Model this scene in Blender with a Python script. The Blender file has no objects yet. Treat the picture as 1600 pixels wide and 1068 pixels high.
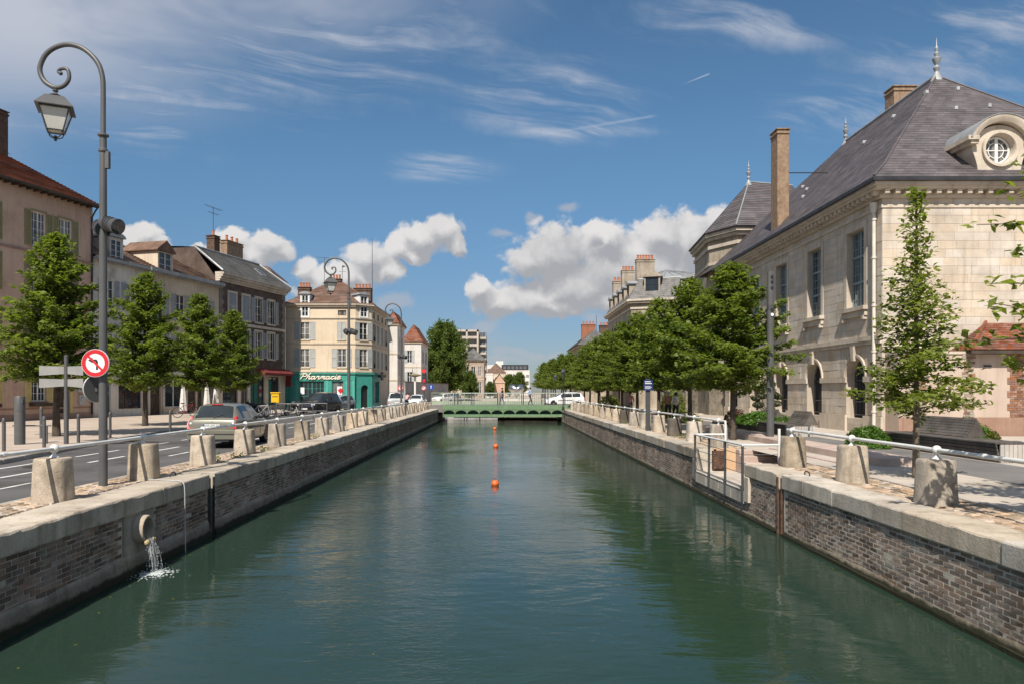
import bpy, math, random
import numpy as np
from mathutils import Vector, Matrix

SC = bpy.context.scene
COL = SC.collection
R = math.radians
random.seed(11)
rng = np.random.default_rng(11)

# ------------------------------------------------------------------ camera, sky, sun, exposure
F, CX, HY, CZ = 1138.0, 783.0, 610.0, 3.1          # focal length, vanishing point and eye height used to survey the place
cam_d = bpy.data.cameras.new("camera")
cam_d.sensor_width = 36.0
cam_d.lens = 36.0 * F / 1600.0
cam_d.shift_x = (800 - CX) / 1600.0
cam_d.shift_y = (HY - 534) / 1600.0
cam_d.clip_start = 0.1
cam_d.clip_end = 6000.0
cam = bpy.data.objects.new("camera", cam_d)
COL.objects.link(cam)
cam.location = (0, 0, CZ)
cam.rotation_euler = (R(90), 0, 0)
SC.camera = cam

SUN_AZ, SUN_EL, SKY_STRENGTH = R(194), R(49), 0.064   # azimuth measured clockwise from +Y: behind the camera, a little to its left
sd = Vector((math.sin(SUN_AZ) * math.cos(SUN_EL), math.cos(SUN_AZ) * math.cos(SUN_EL), math.sin(SUN_EL)))
sun_d = bpy.data.lights.new("sun", 'SUN')
sun_d.energy = 4.2
sun_d.angle = R(0.55)
sun_d.color = (1.0, 0.93, 0.83)
sun = bpy.data.objects.new("sun", sun_d)
COL.objects.link(sun)
sun.location = sd * 120
sun.rotation_euler = sd.to_track_quat('Z', 'Y').to_euler()
SC.view_settings.view_transform = 'Standard'
SC.view_settings.look = 'None'
SC.view_settings.exposure = 0.64
SC.view_settings.gamma = 1.0
SC.view_settings.use_curve_mapping = False
SC.cycles.use_denoising = True
SC.cycles.max_bounces = 6
SC.cycles.diffuse_bounces = 3
SC.cycles.glossy_bounces = 3
SC.cycles.transmission_bounces = 4
SC.cycles.sample_clamp_indirect = 6.0
SC.cycles.caustics_reflective = False
SC.cycles.caustics_refractive = False


class NT:
    """small helper for node graphs"""
    def __init__(self, tree):
        self.t = tree
    def n(self, typ, ins=None, **kw):
        nd = self.t.nodes.new(typ)
        for k, v in kw.items():
            setattr(nd, k, v)
        if ins:
            for k, v in ins.items():
                self.put(nd, k, v)
        return nd
    def put(self, nd, k, v):
        s = nd.inputs[k]
        if isinstance(v, bpy.types.NodeSocket):
            self.t.links.new(v, s)
        else:
            s.default_value = v
    def m(self, op, a, b=None, c=None, clamp=False):
        nd = self.t.nodes.new('ShaderNodeMath')
        nd.operation = op
        nd.use_clamp = clamp
        self.put(nd, 0, a)
        if b is not None: self.put(nd, 1, b)
        if c is not None: self.put(nd, 2, c)
        return nd.outputs[0]
    def v(self, op, a, b=None, scale=None):
        nd = self.t.nodes.new('ShaderNodeVectorMath')
        nd.operation = op
        self.put(nd, 0, a)
        if b is not None: self.put(nd, 1, b)
        if scale is not None: self.put(nd, 'Scale', scale)
        return nd.outputs['Value'] if op in ('LENGTH', 'DOT_PRODUCT', 'DISTANCE') else nd.outputs[0]
    def ss(self, x, a, b):
        nd = self.t.nodes.new('ShaderNodeMapRange')
        nd.interpolation_type = 'SMOOTHSTEP'
        self.put(nd, 0, x); self.put(nd, 1, a); self.put(nd, 2, b); self.put(nd, 3, 0.0); self.put(nd, 4, 1.0)
        return nd.outputs[0]
    def mix(self, f, a, b, blend='MIX'):
        nd = self.t.nodes.new('ShaderNodeMix')
        nd.data_type = 'RGBA'
        nd.blend_type = blend
        self.put(nd, 0, f); self.put(nd, 6, a); self.put(nd, 7, b)
        return nd.outputs[2]
    def noise(self, vec, scale, detail=5, rough=0.55, dim='3D', out=0, dist=0.0):
        nd = self.n('ShaderNodeTexNoise', noise_dimensions=dim)
        self.put(nd, 'Vector', vec); self.put(nd, 'Scale', scale)
        self.put(nd, 'Detail', detail); self.put(nd, 'Roughness', rough); self.put(nd, 'Distortion', dist)
        return nd.outputs[out]


def build_world():
    w = bpy.data.worlds.new("World")
    SC.world = w
    w.use_nodes = True
    w.node_tree.nodes.clear()
    N = NT(w.node_tree)
    out = N.n('ShaderNodeOutputWorld')
    bg = N.n('ShaderNodeBackground', {'Strength': SKY_STRENGTH})
    w.node_tree.links.new(bg.outputs[0], out.inputs[0])
    sky = N.n('ShaderNodeTexSky')
    sky.sky_type = 'NISHITA'
    sky.sun_disc = False
    sky.sun_elevation = SUN_EL
    sky.sun_rotation = SUN_AZ
    sky.altitude = 100
    sky.air_density = 1.0
    sky.dust_density = 0.4
    sky.ozone_density = 1.3
    tc = N.n('ShaderNodeTexCoord')
    sep = N.n('ShaderNodeSeparateXYZ', {0: tc.outputs['Generated']})
    x, y, z = sep.outputs
    ya = N.m('MAXIMUM', N.m('ABSOLUTE', y), 0.05)
    u = N.m('DIVIDE', x, ya)
    v = N.m('DIVIDE', z, ya)
    P = N.n('ShaderNodeCombineXYZ', {0: u, 1: v, 2: 0.0}).outputs[0]

    def blobs(p, lst):
        acc = None
        for (px, py, rx, ry) in lst:
            c = ((px - CX) / F, (HY - py) / F, 0)
            d = N.v('MULTIPLY', N.v('SUBTRACT', p, c), (F / rx, F / ry, 0))
            d = N.m('SUBTRACT', 1.0, N.v('LENGTH', d))
            acc = d if acc is None else N.n('ShaderNodeMath', {0: acc, 1: d, 2: 0.10}, operation='SMOOTH_MAX').outputs[0]
        return acc
    cum = [(862, 400, 68, 62), (818, 410, 36, 36), (776, 472, 50, 30), (748, 452, 26, 30), (835, 465, 76, 36), (900, 450, 95, 52), (870, 478, 70, 24),
           (946, 375, 48, 36), (925, 360, 22, 18), (1000, 420, 95, 66), (1035, 372, 50, 46), (1085, 380, 60, 60), (960, 420, 80, 60), (1125, 352, 46, 38), (1150, 380, 55, 60),
           (960, 470, 70, 28),
           (690, 362, 42, 28), (655, 375, 42, 30), (622, 388, 22, 26), (712, 385, 20, 26), (640, 402, 30, 14),
           (575, 405, 40, 36), (545, 432, 55, 34), (480, 418, 26, 22), (500, 436, 46, 30), (600, 425, 34, 24), (520, 455, 70, 20),
           (418, 378, 36, 26), (362, 380, 36, 30), (395, 398, 44, 26), (440, 392, 26, 16), (330, 400, 30, 20),
           (226, 366, 32, 22), (205, 372, 24, 20), (245, 380, 26, 14), (305, 386, 14, 9),
           (1240, 420, 120, 60), (-140, 360, 160, 70), (1820, 330, 140, 60), (2100, 420, 200, 70)]
    wisp = [(828, 340, 17, 13), (886, 324, 22, 10), (788, 361, 26, 9), (755, 510, 34, 16), (700, 390, 36, 12),
            (800, 547, 42, 13), (838, 552, 26, 12), (870, 556, 30, 12), (780, 562, 60, 12), (610, 470, 40, 22), (930, 500, 30, 20), (560, 475, 40, 14)]
    warp = N.noise(P, 14.0, 6, 0.62, '2D', out=1)
    Pw = N.v('ADD', P, N.v('SCALE', N.v('SUBTRACT', warp, (0.5, 0.5, 0.5)), scale=0.030))
    vor = N.n('ShaderNodeTexVoronoi', voronoi_dimensions='2D', feature='SMOOTH_F1')
    N.put(vor, 'Vector', Pw); N.put(vor, 'Scale', 34.0); N.put(vor, 'Detail', 2.0); N.put(vor, 'Roughness', 0.55); N.put(vor, 'Smoothness', 0.35)
    bil = N.m('SUBTRACT', 0.55, vor.outputs['Distance'])
    fb = N.m('SUBTRACT', N.noise(P, 22.0, 7, 0.6, '2D'), 0.5)
    D1 = blobs(Pw, cum)
    D = N.m('ADD', N.m('ADD', D1, 0.10), N.m('ADD', N.m('MULTIPLY', bil, 0.34), N.m('MULTIPLY', fb, 0.42)))
    # the same density a little higher up: tops catch the light, bases stay grey
    Pu = N.v('ADD', Pw, (-0.006, 0.020, 0))
    D2 = N.m('ADD', blobs(Pu, cum), N.m('MULTIPLY', fb, 0.3))
    wide = N.m('MAXIMUM', N.ss(N.m('ABSOLUTE', u), 0.78, 1.1), N.ss(y, 0.1, -0.1))
    az = N.m('ARCTAN2', x, y)
    R2 = N.n('ShaderNodeCombineXYZ', {0: N.m('MULTIPLY', az, 2.2), 1: N.m('MULTIPLY', z, 5.0), 2: 0.0}).outputs[0]
    cb = N.m('SUBTRACT', N.m('MULTIPLY', N.noise(R2, 1.5, 7, 0.58, '2D'), 2.2), N.m('ADD', 1.0, N.m('MULTIPLY', z, 0.5)))
    D = N.m('MAXIMUM', D, N.m('SUBTRACT', N.m('MULTIPLY', N.m('ADD', cb, 1.0), wide), 1.0))  # cumulus added beyond the view to raise the fill light
    fr = N.m('SUBTRACT', N.noise(Pw, 75.0, 5, 0.65, '2D'), 0.5)
    D = N.m('ADD', D, N.m('MULTIPLY', fr, 0.30))
    a_c = N.ss(D, 0.0, 0.36)
    lit = N.ss(N.m('SUBTRACT', N.m('ADD', D1, N.m('MULTIPLY', bil, 0.38)), N.m('ADD', D2, N.m('MULTIPLY', D, 0.25))), -0.42, 0.42)
    low = N.noise(P, 9.0, 4, 0.55, '2D')
    lit = N.m('MULTIPLY', lit, N.m('ADD', 0.55, N.m('MULTIPLY', low, 0.75)), clamp=True)
    lit = N.m('POWER', lit, 0.8)
    k = 1.0 / SKY_STRENGTH
    ccol = N.mix(lit, (0.250 * k, 0.258 * k, 0.278 * k, 1), (0.50 * k, 0.49 * k, 0.485 * k, 1))
    # soft small clouds and the grey bank low over the horizon
    Wd = N.m('ADD', blobs(Pw, wisp), N.m('MULTIPLY', fb, 1.3))
    a_w = N.m('MULTIPLY', N.ss(Wd, 0.0, 0.7), 0.75)
    bank = N.m('MULTIPLY', N.ss(v, 0.11, 0.015), N.ss(N.noise(N.v('MULTIPLY', P, (9, 32, 1)), 1.0, 5, 0.6, '2D'), 0.42, 0.68))
    a_w = N.m('MAXIMUM', a_w, N.m('MULTIPLY', bank, 0.55))
    # cirrus: stretched fibres in the plane of the high cloud deck
    zz = N.m('MAXIMUM', z, 0.04)
    Q = N.n('ShaderNodeCombineXYZ', {0: N.m('DIVIDE', x, zz), 1: N.m('DIVIDE', y, zz), 2: 0.0}).outputs[0]
    rot = N.n('ShaderNodeVectorRotate', {'Vector': Q, 'Angle': R(-24)}, rotation_type='Z_AXIS').outputs[0]
    q2 = N.v('ADD', rot, N.v('SCALE', N.noise(rot, 1.1, 3, 0.5, '2D', out=1), scale=0.42))
    fib = N.noise(N.v('MULTIPLY', q2, (0.55, 2.6, 1)), 1.6, 8, 0.62, '2D')
    cmask = [(120, 40, 620, 230), (440, 50, 480, 140), (690, 262, 110, 34), (870, 150, 200, 90), (900, 205, 150, 16), (1230, 30, 330, 60),
             (1520, 50, 260, 150), (1330, 170, 180, 60), (230, 190, 140, 40), (-300, 150, 420, 300), (1900, 100, 350, 260)]
    cm = N.ss(N.m('ADD', blobs(P, cmask), N.m('MULTIPLY', fb, 0.5)), -0.05, 0.95)
    veil = N.m('MULTIPLY', N.ss(blobs(P, [(60, 0, 640, 270), (430, -10, 480, 150), (-300, 100, 500, 400)]), 0.0, 0.9), N.ss(N.noise(q2, 0.9, 5, 0.6, '2D'), 0.14, 0.66))
    a_i = N.m('MAXIMUM', N.m('MULTIPLY', N.m('MULTIPLY', cm, N.ss(fib, 0.38, 0.74)), 1.15), N.m('MULTIPLY', veil, 1.15))
    outside = N.m('MAXIMUM', N.ss(v, 0.62, 1.3), N.ss(N.m('ABSOLUTE', u), 0.8, 1.4))
    a_i = N.m('MAXIMUM', a_i, N.m('MULTIPLY', N.m('MULTIPLY', outside, N.ss(N.noise(q2, 0.8, 6, 0.6, '2D'), 0.30, 0.66)), 0.85))  # cirrus added overhead and to the sides, out of view, for more fill
    # two contrails
    def trail(p0, p1, wd):
        a = Vector(((p0[0] - CX) / F, (HY - p0[1]) / F, 0)); b = Vector(((p1[0] - CX) / F, (HY - p1[1]) / F, 0))
        d = (b - a); L = d.length; d /= L
        rel = N.v('SUBTRACT', P, tuple(a))
        al = N.v('DOT_PRODUCT', rel, tuple(d)); ac = N.m('ABSOLUTE', N.v('DOT_PRODUCT', rel, (-d.y, d.x, 0)))
        return N.m('MULTIPLY', N.m('MULTIPLY', N.ss(ac, wd / F, 0.0), N.ss(al, 0.0, L * 0.8)), N.ss(al, L, L * 0.93))
    a_t = N.m('MAXIMUM', N.m('MULTIPLY', trail((1062, 134), (1110, 115), 1.6), 0.5),
              N.m('MULTIPLY', N.m('MAXIMUM', trail((755, 392), (880, 356), 2.6), trail((780, 222), (1030, 180), 3.5)), 0.22))
    c = N.mix(N.m('MULTIPLY', a_i, 0.74, clamp=True), N.mix(1.0, sky.outputs[0], N.mix(N.ss(z, 0.0, 0.34), (0.47, 0.54, 0.70, 1), (0.66, 0.92, 1.02, 1)), 'MULTIPLY'), (0.37 * k, 0.385 * k, 0.43 * k, 1))
    c = N.mix(a_t, c, (0.42 * k, 0.45 * k, 0.50 * k, 1))
    c = N.mix(N.m('MULTIPLY', a_w, 0.8), c, (0.29 * k, 0.305 * k, 0.34 * k, 1))
    c = N.mix(a_c, c, ccol)
    N.put(bg, 'Color', c)


build_world()

# ------------------------------------------------------------------ helpers
I4 = Matrix.Identity(4)
def T(x, y, z): return Matrix.Translation((x, y, z))
def RZ(a): return Matrix.Rotation(a, 4, 'Z')
def RX(a): return Matrix.Rotation(a, 4, 'X')
def RY(a): return Matrix.Rotation(a, 4, 'Y')
def S3(x, y, z): return Matrix.Diagonal((x, y, z, 1))
def at_px(px, Y): return (px - CX) * Y / F
def z_px(py, Y): return CZ - (py - HY) * Y / F
def ground(px, py, z):
    Y = F * (CZ - z) / (py - HY)
    return at_px(px, Y), Y


class MB:
    """collects geometry, then links it as ONE mesh object"""
    def __init__(self):
        self.v = []; self.f = []; self.mi = []; self.r = []; self.cm = 0; self.cr = None
    def pt(self, p):
        self.v.append((p[0], p[1], p[2])); return len(self.v) - 1
    def face(self, idx):
        self.f.append(tuple(idx)); self.mi.append(self.cm); self.r.append(0.5 if self.cr is None else self.cr)
    def poly(self, pts):
        self.face([self.pt(p) for p in pts])
    def hexa(self, p):                     # 8 points: bottom ring then top ring
        i = [self.pt(q) for q in p]
        for q in ((3, 2, 1, 0), (4, 5, 6, 7), (0, 1, 5, 4), (1, 2, 6, 5), (2, 3, 7, 6), (3, 0, 4, 7)):
            self.face([i[a] for a in q])
    def box(self, x0, x1, y0, y1, z0, z1, M=None):
        p = [Vector(q) for q in ((x0, y0, z0), (x1, y0, z0), (x1, y1, z0), (x0, y1, z0), (x0, y0, z1), (x1, y0, z1), (x1, y1, z1), (x0, y1, z1))]
        if M is not None: p = [M @ q for q in p]
        self.hexa(p)
    def bbox(self, x0, x1, y0, y1, z0, z1, b, M=None):      # box with chamfered upright and top edges
        rings = []
        for (zz, ins) in ((z0, 0), (z1 - b, 0), (z1, b)):
            c = b
            a = [(x0 + ins + c, y0 + ins), (x1 - ins - c, y0 + ins), (x1 - ins, y0 + ins + c), (x1 - ins, y1 - ins - c),
                 (x1 - ins - c, y1 - ins), (x0 + ins + c, y1 - ins), (x0 + ins, y1 - ins - c), (x0 + ins, y0 + ins + c)]
            rings.append([Vector((q[0], q[1], zz)) for q in a])
        self.loft(rings, M, caps=True)
    def loft(self, rings, M=None, caps=True, closed=True):
        ids = []
        for rg in rings:
            ids.append([self.pt(M @ Vector(q) if M is not None else q) for q in rg])
        n = len(ids[0])
        for a, b in zip(ids, ids[1:]):
            for i in range(n if closed else n - 1):
                j = (i + 1) % n
                self.face((a[i], a[j], b[j], b[i]))
        if caps:
            self.face(ids[0][::-1]); self.face(ids[-1])
    def cyl(self, p0, p1, r0, r1=None, n=10, caps=True):
        r1 = r0 if r1 is None else r1
        p0 = Vector(p0); p1 = Vector(p1); d = (p1 - p0)
        if d.length < 1e-6: return
        q = d.to_track_quat('Z', 'Y')
        a = [p0 + q @ Vector((r0 * math.cos(2 * math.pi * i / n), r0 * math.sin(2 * math.pi * i / n), 0)) for i in range(n)]
        b = [p1 + q @ Vector((r1 * math.cos(2 * math.pi * i / n), r1 * math.sin(2 * math.pi * i / n), 0)) for i in range(n)]
        self.loft([a, b], caps=caps)
    def tube(self, pts, r, n=8, caps=True):
        pts = [Vector(p) for p in pts]
        rr = r if isinstance(r, (list, tuple)) else [r] * len(pts)
        rings = []; prev = None
        for i, p in enumerate(pts):
            d = (pts[min(i + 1, len(pts) - 1)] - pts[max(i - 1, 0)]).normalized()
            if prev is None:
                up = Vector((0, 0, 1)) if abs(d.z) < 0.9 else Vector((1, 0, 0))
                s = d.cross(up).normalized()
            else:
                s = (prev - d * prev.dot(d)).normalized()
            prev = s
            t = d.cross(s)
            rings.append([p + (s * math.cos(2 * math.pi * k / n) + t * math.sin(2 * math.pi * k / n)) * rr[i] for k in range(n)])
        self.loft(rings, caps=caps)
    def lathe(self, prof, c=(0, 0, 0), n=16, M=None):
        rings = [[Vector((c[0] + r * math.cos(2 * math.pi * i / n), c[1] + r * math.sin(2 * math.pi * i / n), c[2] + z)) for i in range(n)] for (r, z) in prof]
        self.loft(rings, M)
    def ball(self, c, r, n=12, m=8, sx=1, sy=1, sz=1):
        prof = [(max(1e-4, math.sin(math.pi * i / m)) * r, -math.cos(math.pi * i / m) * r * sz) for i in range(m + 1)]
        rings = [[Vector((c[0] + sx * q * math.cos(2 * math.pi * i / n), c[1] + sy * q * math.sin(2 * math.pi * i / n), c[2] + z)) for i in range(n)] for q, z in prof]
        self.loft(rings)
    def prism(self, pts, h, M=None):       # 2-D outline in local xz, pushed along +y by h
        a = [Vector((p[0], 0, p[1])) for p in pts]; b = [Vector((p[0], h, p[1])) for p in pts]
        self.loft([a, b], M)
    def torus(self, c, R0, r, M=None, n=20, m=8):
        ids = []
        for i in range(n):
            a = 2 * math.pi * i / n
            ring = []
            for k in range(m):
                b = 2 * math.pi * k / m
                p = Vector(((R0 + r * math.cos(b)) * math.cos(a), (R0 + r * math.cos(b)) * math.sin(a), r * math.sin(b)))
                if M is not None: p = M @ p
                ring.append(self.pt(p + Vector(c)))
            ids.append(ring)
        for i in range(n):
            for k in range(m):
                self.face((ids[i][k], ids[(i + 1) % n][k], ids[(i + 1) % n][(k + 1) % m], ids[i][(k + 1) % m]))
    def mesh(self, name, mats, smooth=None):
        me = bpy.data.meshes.new(name)
        me.from_pydata(self.v, [], self.f)
        ms = mats if isinstance(mats, (list, tuple)) else [mats]
        for m in ms: me.materials.append(m)
        if len(ms) > 1:
            me.polygons.foreach_set('material_index', self.mi)
        a = me.attributes.new('rnd', 'FLOAT', 'FACE')
        a.data.foreach_set('value', self.r)
        if smooth is not None:
            me.shade_smooth()
            me.set_sharp_from_angle(angle=R(smooth))
        return me
    def build(self, name, mats, parent=None, M=None, smooth=None):
        return link(name, self.mesh(name, mats, smooth), parent, M)


def link(name, me, parent=None, M=None):
    """an object; M is its place in the world, whatever it is parented to"""
    o = bpy.data.objects.new(name, me)
    COL.objects.link(o)
    M = I4 if M is None else M
    if parent is not None:
        o.parent = parent
        o.matrix_local = WM[parent.name].inverted() @ M
    else:
        o.matrix_local = M
    WM[o.name] = M.copy()
    return o


WM = {}
def thing(name, label, cat, loc=(0, 0, 0), rz=0.0, group=None):
    o = bpy.data.objects.new(name, None)
    COL.objects.link(o)
    o.empty_display_size = 0.3
    M = T(*loc) @ RZ(rz)
    o.matrix_local = M
    WM[o.name] = M
    return tag(o, label, cat, group)
def tag(o, label, cat, group=None):
    o['label'] = label; o['category'] = cat
    if group: o['group'] = group
    return o
def struct(o):
    o['kind'] = 'structure'; return o
def stuff(o):
    o['kind'] = 'stuff'; return o
def copy_tree(root, M, label=None):
    def rec(o, par):
        c = o.copy(); COL.objects.link(c)
        if par is not None: c.parent = par
        for ch in o.children: rec(ch, c)
        return c
    c = rec(root, None)
    c.matrix_local = M
    WM[c.name] = M.copy()
    if label: c['label'] = label
    return c
ORD = ('first second third fourth fifth sixth seventh eighth ninth tenth eleventh twelfth thirteenth fourteenth fifteenth sixteenth '
       'seventeenth eighteenth nineteenth twentieth').split()


def crom(pts, k=6):
    """Catmull-Rom through points"""
    P = [Vector(p) for p in pts]; out = []
    for i in range(len(P) - 1):
        a = P[max(i - 1, 0)]; b = P[i]; c = P[i + 1]; d = P[min(i + 2, len(P) - 1)]
        for j in range(k):
            t = j / k
            out.append(0.5 * ((2 * b) + (c - a) * t + (2 * a - 5 * b + 4 * c - d) * t * t + (3 * b - a - 3 * c + d) * t ** 3))
    out.append(P[-1])
    return out

# ------------------------------------------------------------------ materials
def mat(name, c1, c2=None, s=3.0, rough=0.85, bump=0.15, bs=25.0, rnd=None, rv=0.25, streak=0.0, stain=0.0, metal=0.0, spec=0.3, coat=0.0, grain=0.12, algae=None, efflo=0.0):
    m = bpy.data.materials.new(name)
    m.use_nodes = True
    N = NT(m.node_tree)
    b = m.node_tree.nodes['Principled BSDF']
    N.put(b, 'Roughness', rough); N.put(b, 'Metallic', metal); N.put(b, 'Specular IOR Level', spec); N.put(b, 'Coat Weight', coat)
    c4 = lambda c: (c[0], c[1], c[2], 1)
    if c2 is None:
        N.put(b, 'Base Color', c4(c1)); return m
    pos = N.n('ShaderNodeNewGeometry').outputs['Position']
    f = N.ss(N.noise(pos, s, 6, 0.6), 0.30, 0.70)
    col = N.mix(f, c4(c1), c4(c2))
    if rnd:
        if rnd == 'obj': rv_ = N.n('ShaderNodeObjectInfo').outputs['Random']
        else: rv_ = N.n('ShaderNodeAttribute', attribute_name='rnd').outputs['Fac']
        hs = N.n('ShaderNodeHueSaturation', {'Color': col, 'Value': N.m('ADD', 1 - rv, N.m('MULTIPLY', rv_, 2 * rv)),
                                             'Saturation': N.m('ADD', 0.75, N.m('MULTIPLY', N.m('FRACT', N.m('MULTIPLY', rv_, 7.31)), 0.5))})
        col = hs.outputs[0]
    if grain:
        g = N.noise(pos, bs * 1.3, 3, 0.7)
        col = N.mix(1.0, col, N.mix(g, (1 - 2 * grain,) * 3 + (1,), (1 + grain,) * 3 + (1,)), 'MULTIPLY')
    if streak:
        st = N.noise(N.v('MULTIPLY', pos, (2.2, 2.2, 0.22)), 1.6, 5, 0.65)
        col = N.mix(N.m('MULTIPLY', N.ss(st, 0.48, 0.74), streak), col, N.mix(1.0, col, (0.42, 0.38, 0.33, 1), 'MULTIPLY'))
    if stain:
        st = N.noise(pos, 0.55, 7, 0.68)
        col = N.mix(N.m('MULTIPLY', N.ss(st, 0.50, 0.68), stain), col, N.mix(1.0, col, (0.38, 0.36, 0.33, 1), 'MULTIPLY'))
    if efflo:                                   # white salts bleeding out of the joints
        e1 = N.ss(N.noise(N.v('MULTIPLY', pos, (1, 0.7, 1.3)), 1.7, 7, 0.7), 0.52, 0.70)
        col = N.mix(N.m('MULTIPLY', e1, efflo), col, (0.50, 0.47, 0.42, 1))
    if algae:                                   # wet, weedy tide line along the water
        z = N.n('ShaderNodeSeparateXYZ', {0: pos}).outputs[2]
        zz = N.m('ADD', z, N.m('MULTIPLY', N.m('SUBTRACT', N.noise(N.v('MULTIPLY', pos, (1, 1.6, 3)), 2.5, 5, 0.6), 0.5), algae[1]))
        col = N.mix(N.ss(zz, algae[0] * 2.2, algae[0] * 1.2), col, N.mix(0.55, col, (0.085, 0.070, 0.042, 1)))
        col = N.mix(N.ss(zz, algae[0], algae[0] * 0.55), col, (0.022, 0.022, 0.010, 1))
    N.put(b, 'Base Color', col)
    if bump:
        h = N.noise(pos, bs, 6, 0.65)
        bp = N.n('ShaderNodeBump', {'Strength': bump, 'Distance': 0.02, 'Height': h})
        N.put(b, 'Normal', bp.outputs[0])
    return m


def paint(name, c, rough=0.4, metal=0.0, coat=0.0, spec=0.5, var=0.10):
    return mat(name, tuple(x * (1 - var) for x in c), tuple(min(1, x * (1 + var)) for x in c), s=2.2, rough=rough, bump=0.03, bs=60, metal=metal, coat=coat, spec=spec, grain=0.05)


def glass(name, c=(0.015, 0.02, 0.025), rough=0.06):
    m = bpy.data.materials.new(name); m.use_nodes = True
    N = NT(m.node_tree); b = m.node_tree.nodes['Principled BSDF']
    pos = N.n('ShaderNodeNewGeometry').outputs['Position']
    col = N.mix(N.noise(pos, 1.7, 3), (c[0] * 0.6, c[1] * 0.6, c[2] * 0.6, 1), (c[0] * 1.8, c[1] * 1.8, c[2] * 1.8, 1))
    if rough > .05:
        rd_ = N.n('ShaderNodeObjectInfo').outputs['Random']
        col = N.mix(N.m('MULTIPLY', N.ss(rd_, 0.52, 0.62), N.ss(N.noise(N.v('MULTIPLY', pos, (9, 9, 0.6)), 1.0, 3), 0.30, 0.62)), col, (0.20, 0.19, 0.175, 1))
    N.put(b, 'Base Color', col); N.put(b, 'Roughness', rough); N.put(b, 'Specular IOR Level', 0.6)
    bp = N.n('ShaderNodeBump', {'Strength': 0.06, 'Distance': 0.05, 'Height': N.noise(pos, 1.3, 2)})
    N.put(b, 'Normal', bp.outputs[0])
    return m


def leaf_mat(name, dark, light, trans=0.35):
    m = bpy.data.materials.new(name); m.use_nodes = True
    t = m.node_tree; N = NT(t); b = t.nodes['Principled BSDF']; out = t.nodes['Material Output']
    r = N.n('ShaderNodeAttribute', attribute_name='rnd').outputs['Fac']
    col = N.mix(r, (*dark, 1), (*light, 1))
    N.put(b, 'Base Color', col); N.put(b, 'Roughness', 0.5); N.put(b, 'Specular IOR Level', 0.35)
    tr = N.n('ShaderNodeBsdfTranslucent', {'Color': N.mix(1.0, col, (1.35, 1.45, 0.5, 1), 'MULTIPLY')})
    mx = N.n('ShaderNodeMixShader', {0: trans})
    t.links.new(b.outputs[0], mx.inputs[1]); t.links.new(tr.outputs[0], mx.inputs[2]); t.links.new(mx.outputs[0], out.inputs[0])
    return m


def water_mat():
    m = bpy.data.materials.new("canal water"); m.use_nodes = True
    N = NT(m.node_tree); b = m.node_tree.nodes['Principled BSDF']
    pos = N.n('ShaderNodeNewGeometry').outputs['Position']
    col = N.mix(N.noise(pos, 0.25, 4), (0.013, 0.030, 0.020, 1), (0.022, 0.043, 0.030, 1))
    N.put(b, 'Base Color', col); N.put(b, 'Roughness', 0.02); N.put(b, 'IOR', 1.333); N.put(b, 'Specular IOR Level', 0.5)
    w1 = N.noise(N.v('MULTIPLY', pos, (0.55, 1.5, 1)), 2.2, 3, 0.55, '2D', dist=0.6)
    w2 = N.noise(N.v('MULTIPLY', pos, (0.8, 1.6, 1)), 7.5, 3, 0.5, '2D', dist=0.8)
    calm = N.ss(N.noise(pos, 0.16, 3, 0.5, '2D'), 0.36, 0.66)
    w0 = N.noise(N.v('MULTIPLY', pos, (0.8, 1.2, 1)), 0.75, 2, 0.5, '2D', dist=0.9)
    h = N.m('ADD', N.m('ADD', N.m('MULTIPLY', w0, 0.9), N.m('MULTIPLY', w1, N.m('ADD', 0.30, N.m('MULTIPLY', calm, 0.40)))), N.m('MULTIPLY', w2, N.m('ADD', 0.08, N.m('MULTIPLY', calm, 0.34))))
    w3 = N.noise(N.v('MULTIPLY', pos, (0.9, 1.5, 1)), 17.0, 2, 0.5, '2D', dist=0.5)
    h = N.m('ADD', h, N.m('MULTIPLY', w3, N.m('ADD', 0.02, N.m('MULTIPLY', calm, 0.075))))
    bp = N.n('ShaderNodeBump', {'Strength': 0.17, 'Distance': 0.10, 'Height': h})
    N.put(b, 'Normal', bp.outputs[0])
    return m


m_coping = mat('coping limestone', (0.43, 0.37, 0.30), (0.58, 0.515, 0.43), s=1.4, bump=0.45, bs=26, rnd='obj', rv=0.12, stain=0.8, streak=0.6, grain=0.2)
m_bollard = mat('bollard limestone', (0.36, 0.30, 0.235), (0.54, 0.465, 0.37), s=4.0, bump=0.7, bs=30, rnd='obj', rv=0.2, streak=0.9, stain=0.75, grain=0.24)
m_brick_o = mat('canal brick', (0.17, 0.115, 0.09), (0.34, 0.245, 0.195), s=1.3, bump=0.5, bs=45, rnd='obj', rv=0.45, stain=0.6, grain=0.2, efflo=0.55)
m_brick_a = mat('canal brick run', (0.17, 0.115, 0.09), (0.34, 0.245, 0.195), s=1.3, bump=0.5, bs=45, rnd='attr', rv=0.45, stain=0.6, grain=0.2, efflo=0.55)
m_brickR_o = mat('canal brick grey', (0.15, 0.105, 0.080), (0.33, 0.245, 0.19), s=1.0, bump=0.5, bs=45, rnd='obj', rv=0.5, stain=0.5, grain=0.2, efflo=0.45)
m_brickR_a = mat('canal brick grey run', (0.15, 0.105, 0.080), (0.33, 0.245, 0.19), s=1.0, bump=0.5, bs=45, rnd='attr', rv=0.5, stain=0.5, grain=0.2, efflo=0.45)
m_mortar = mat('lime mortar', (0.42, 0.37, 0.305), (0.62, 0.56, 0.475), s=2.5, bump=0.6, bs=30, streak=0.6, stain=0.6, grain=0.2)
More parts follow.
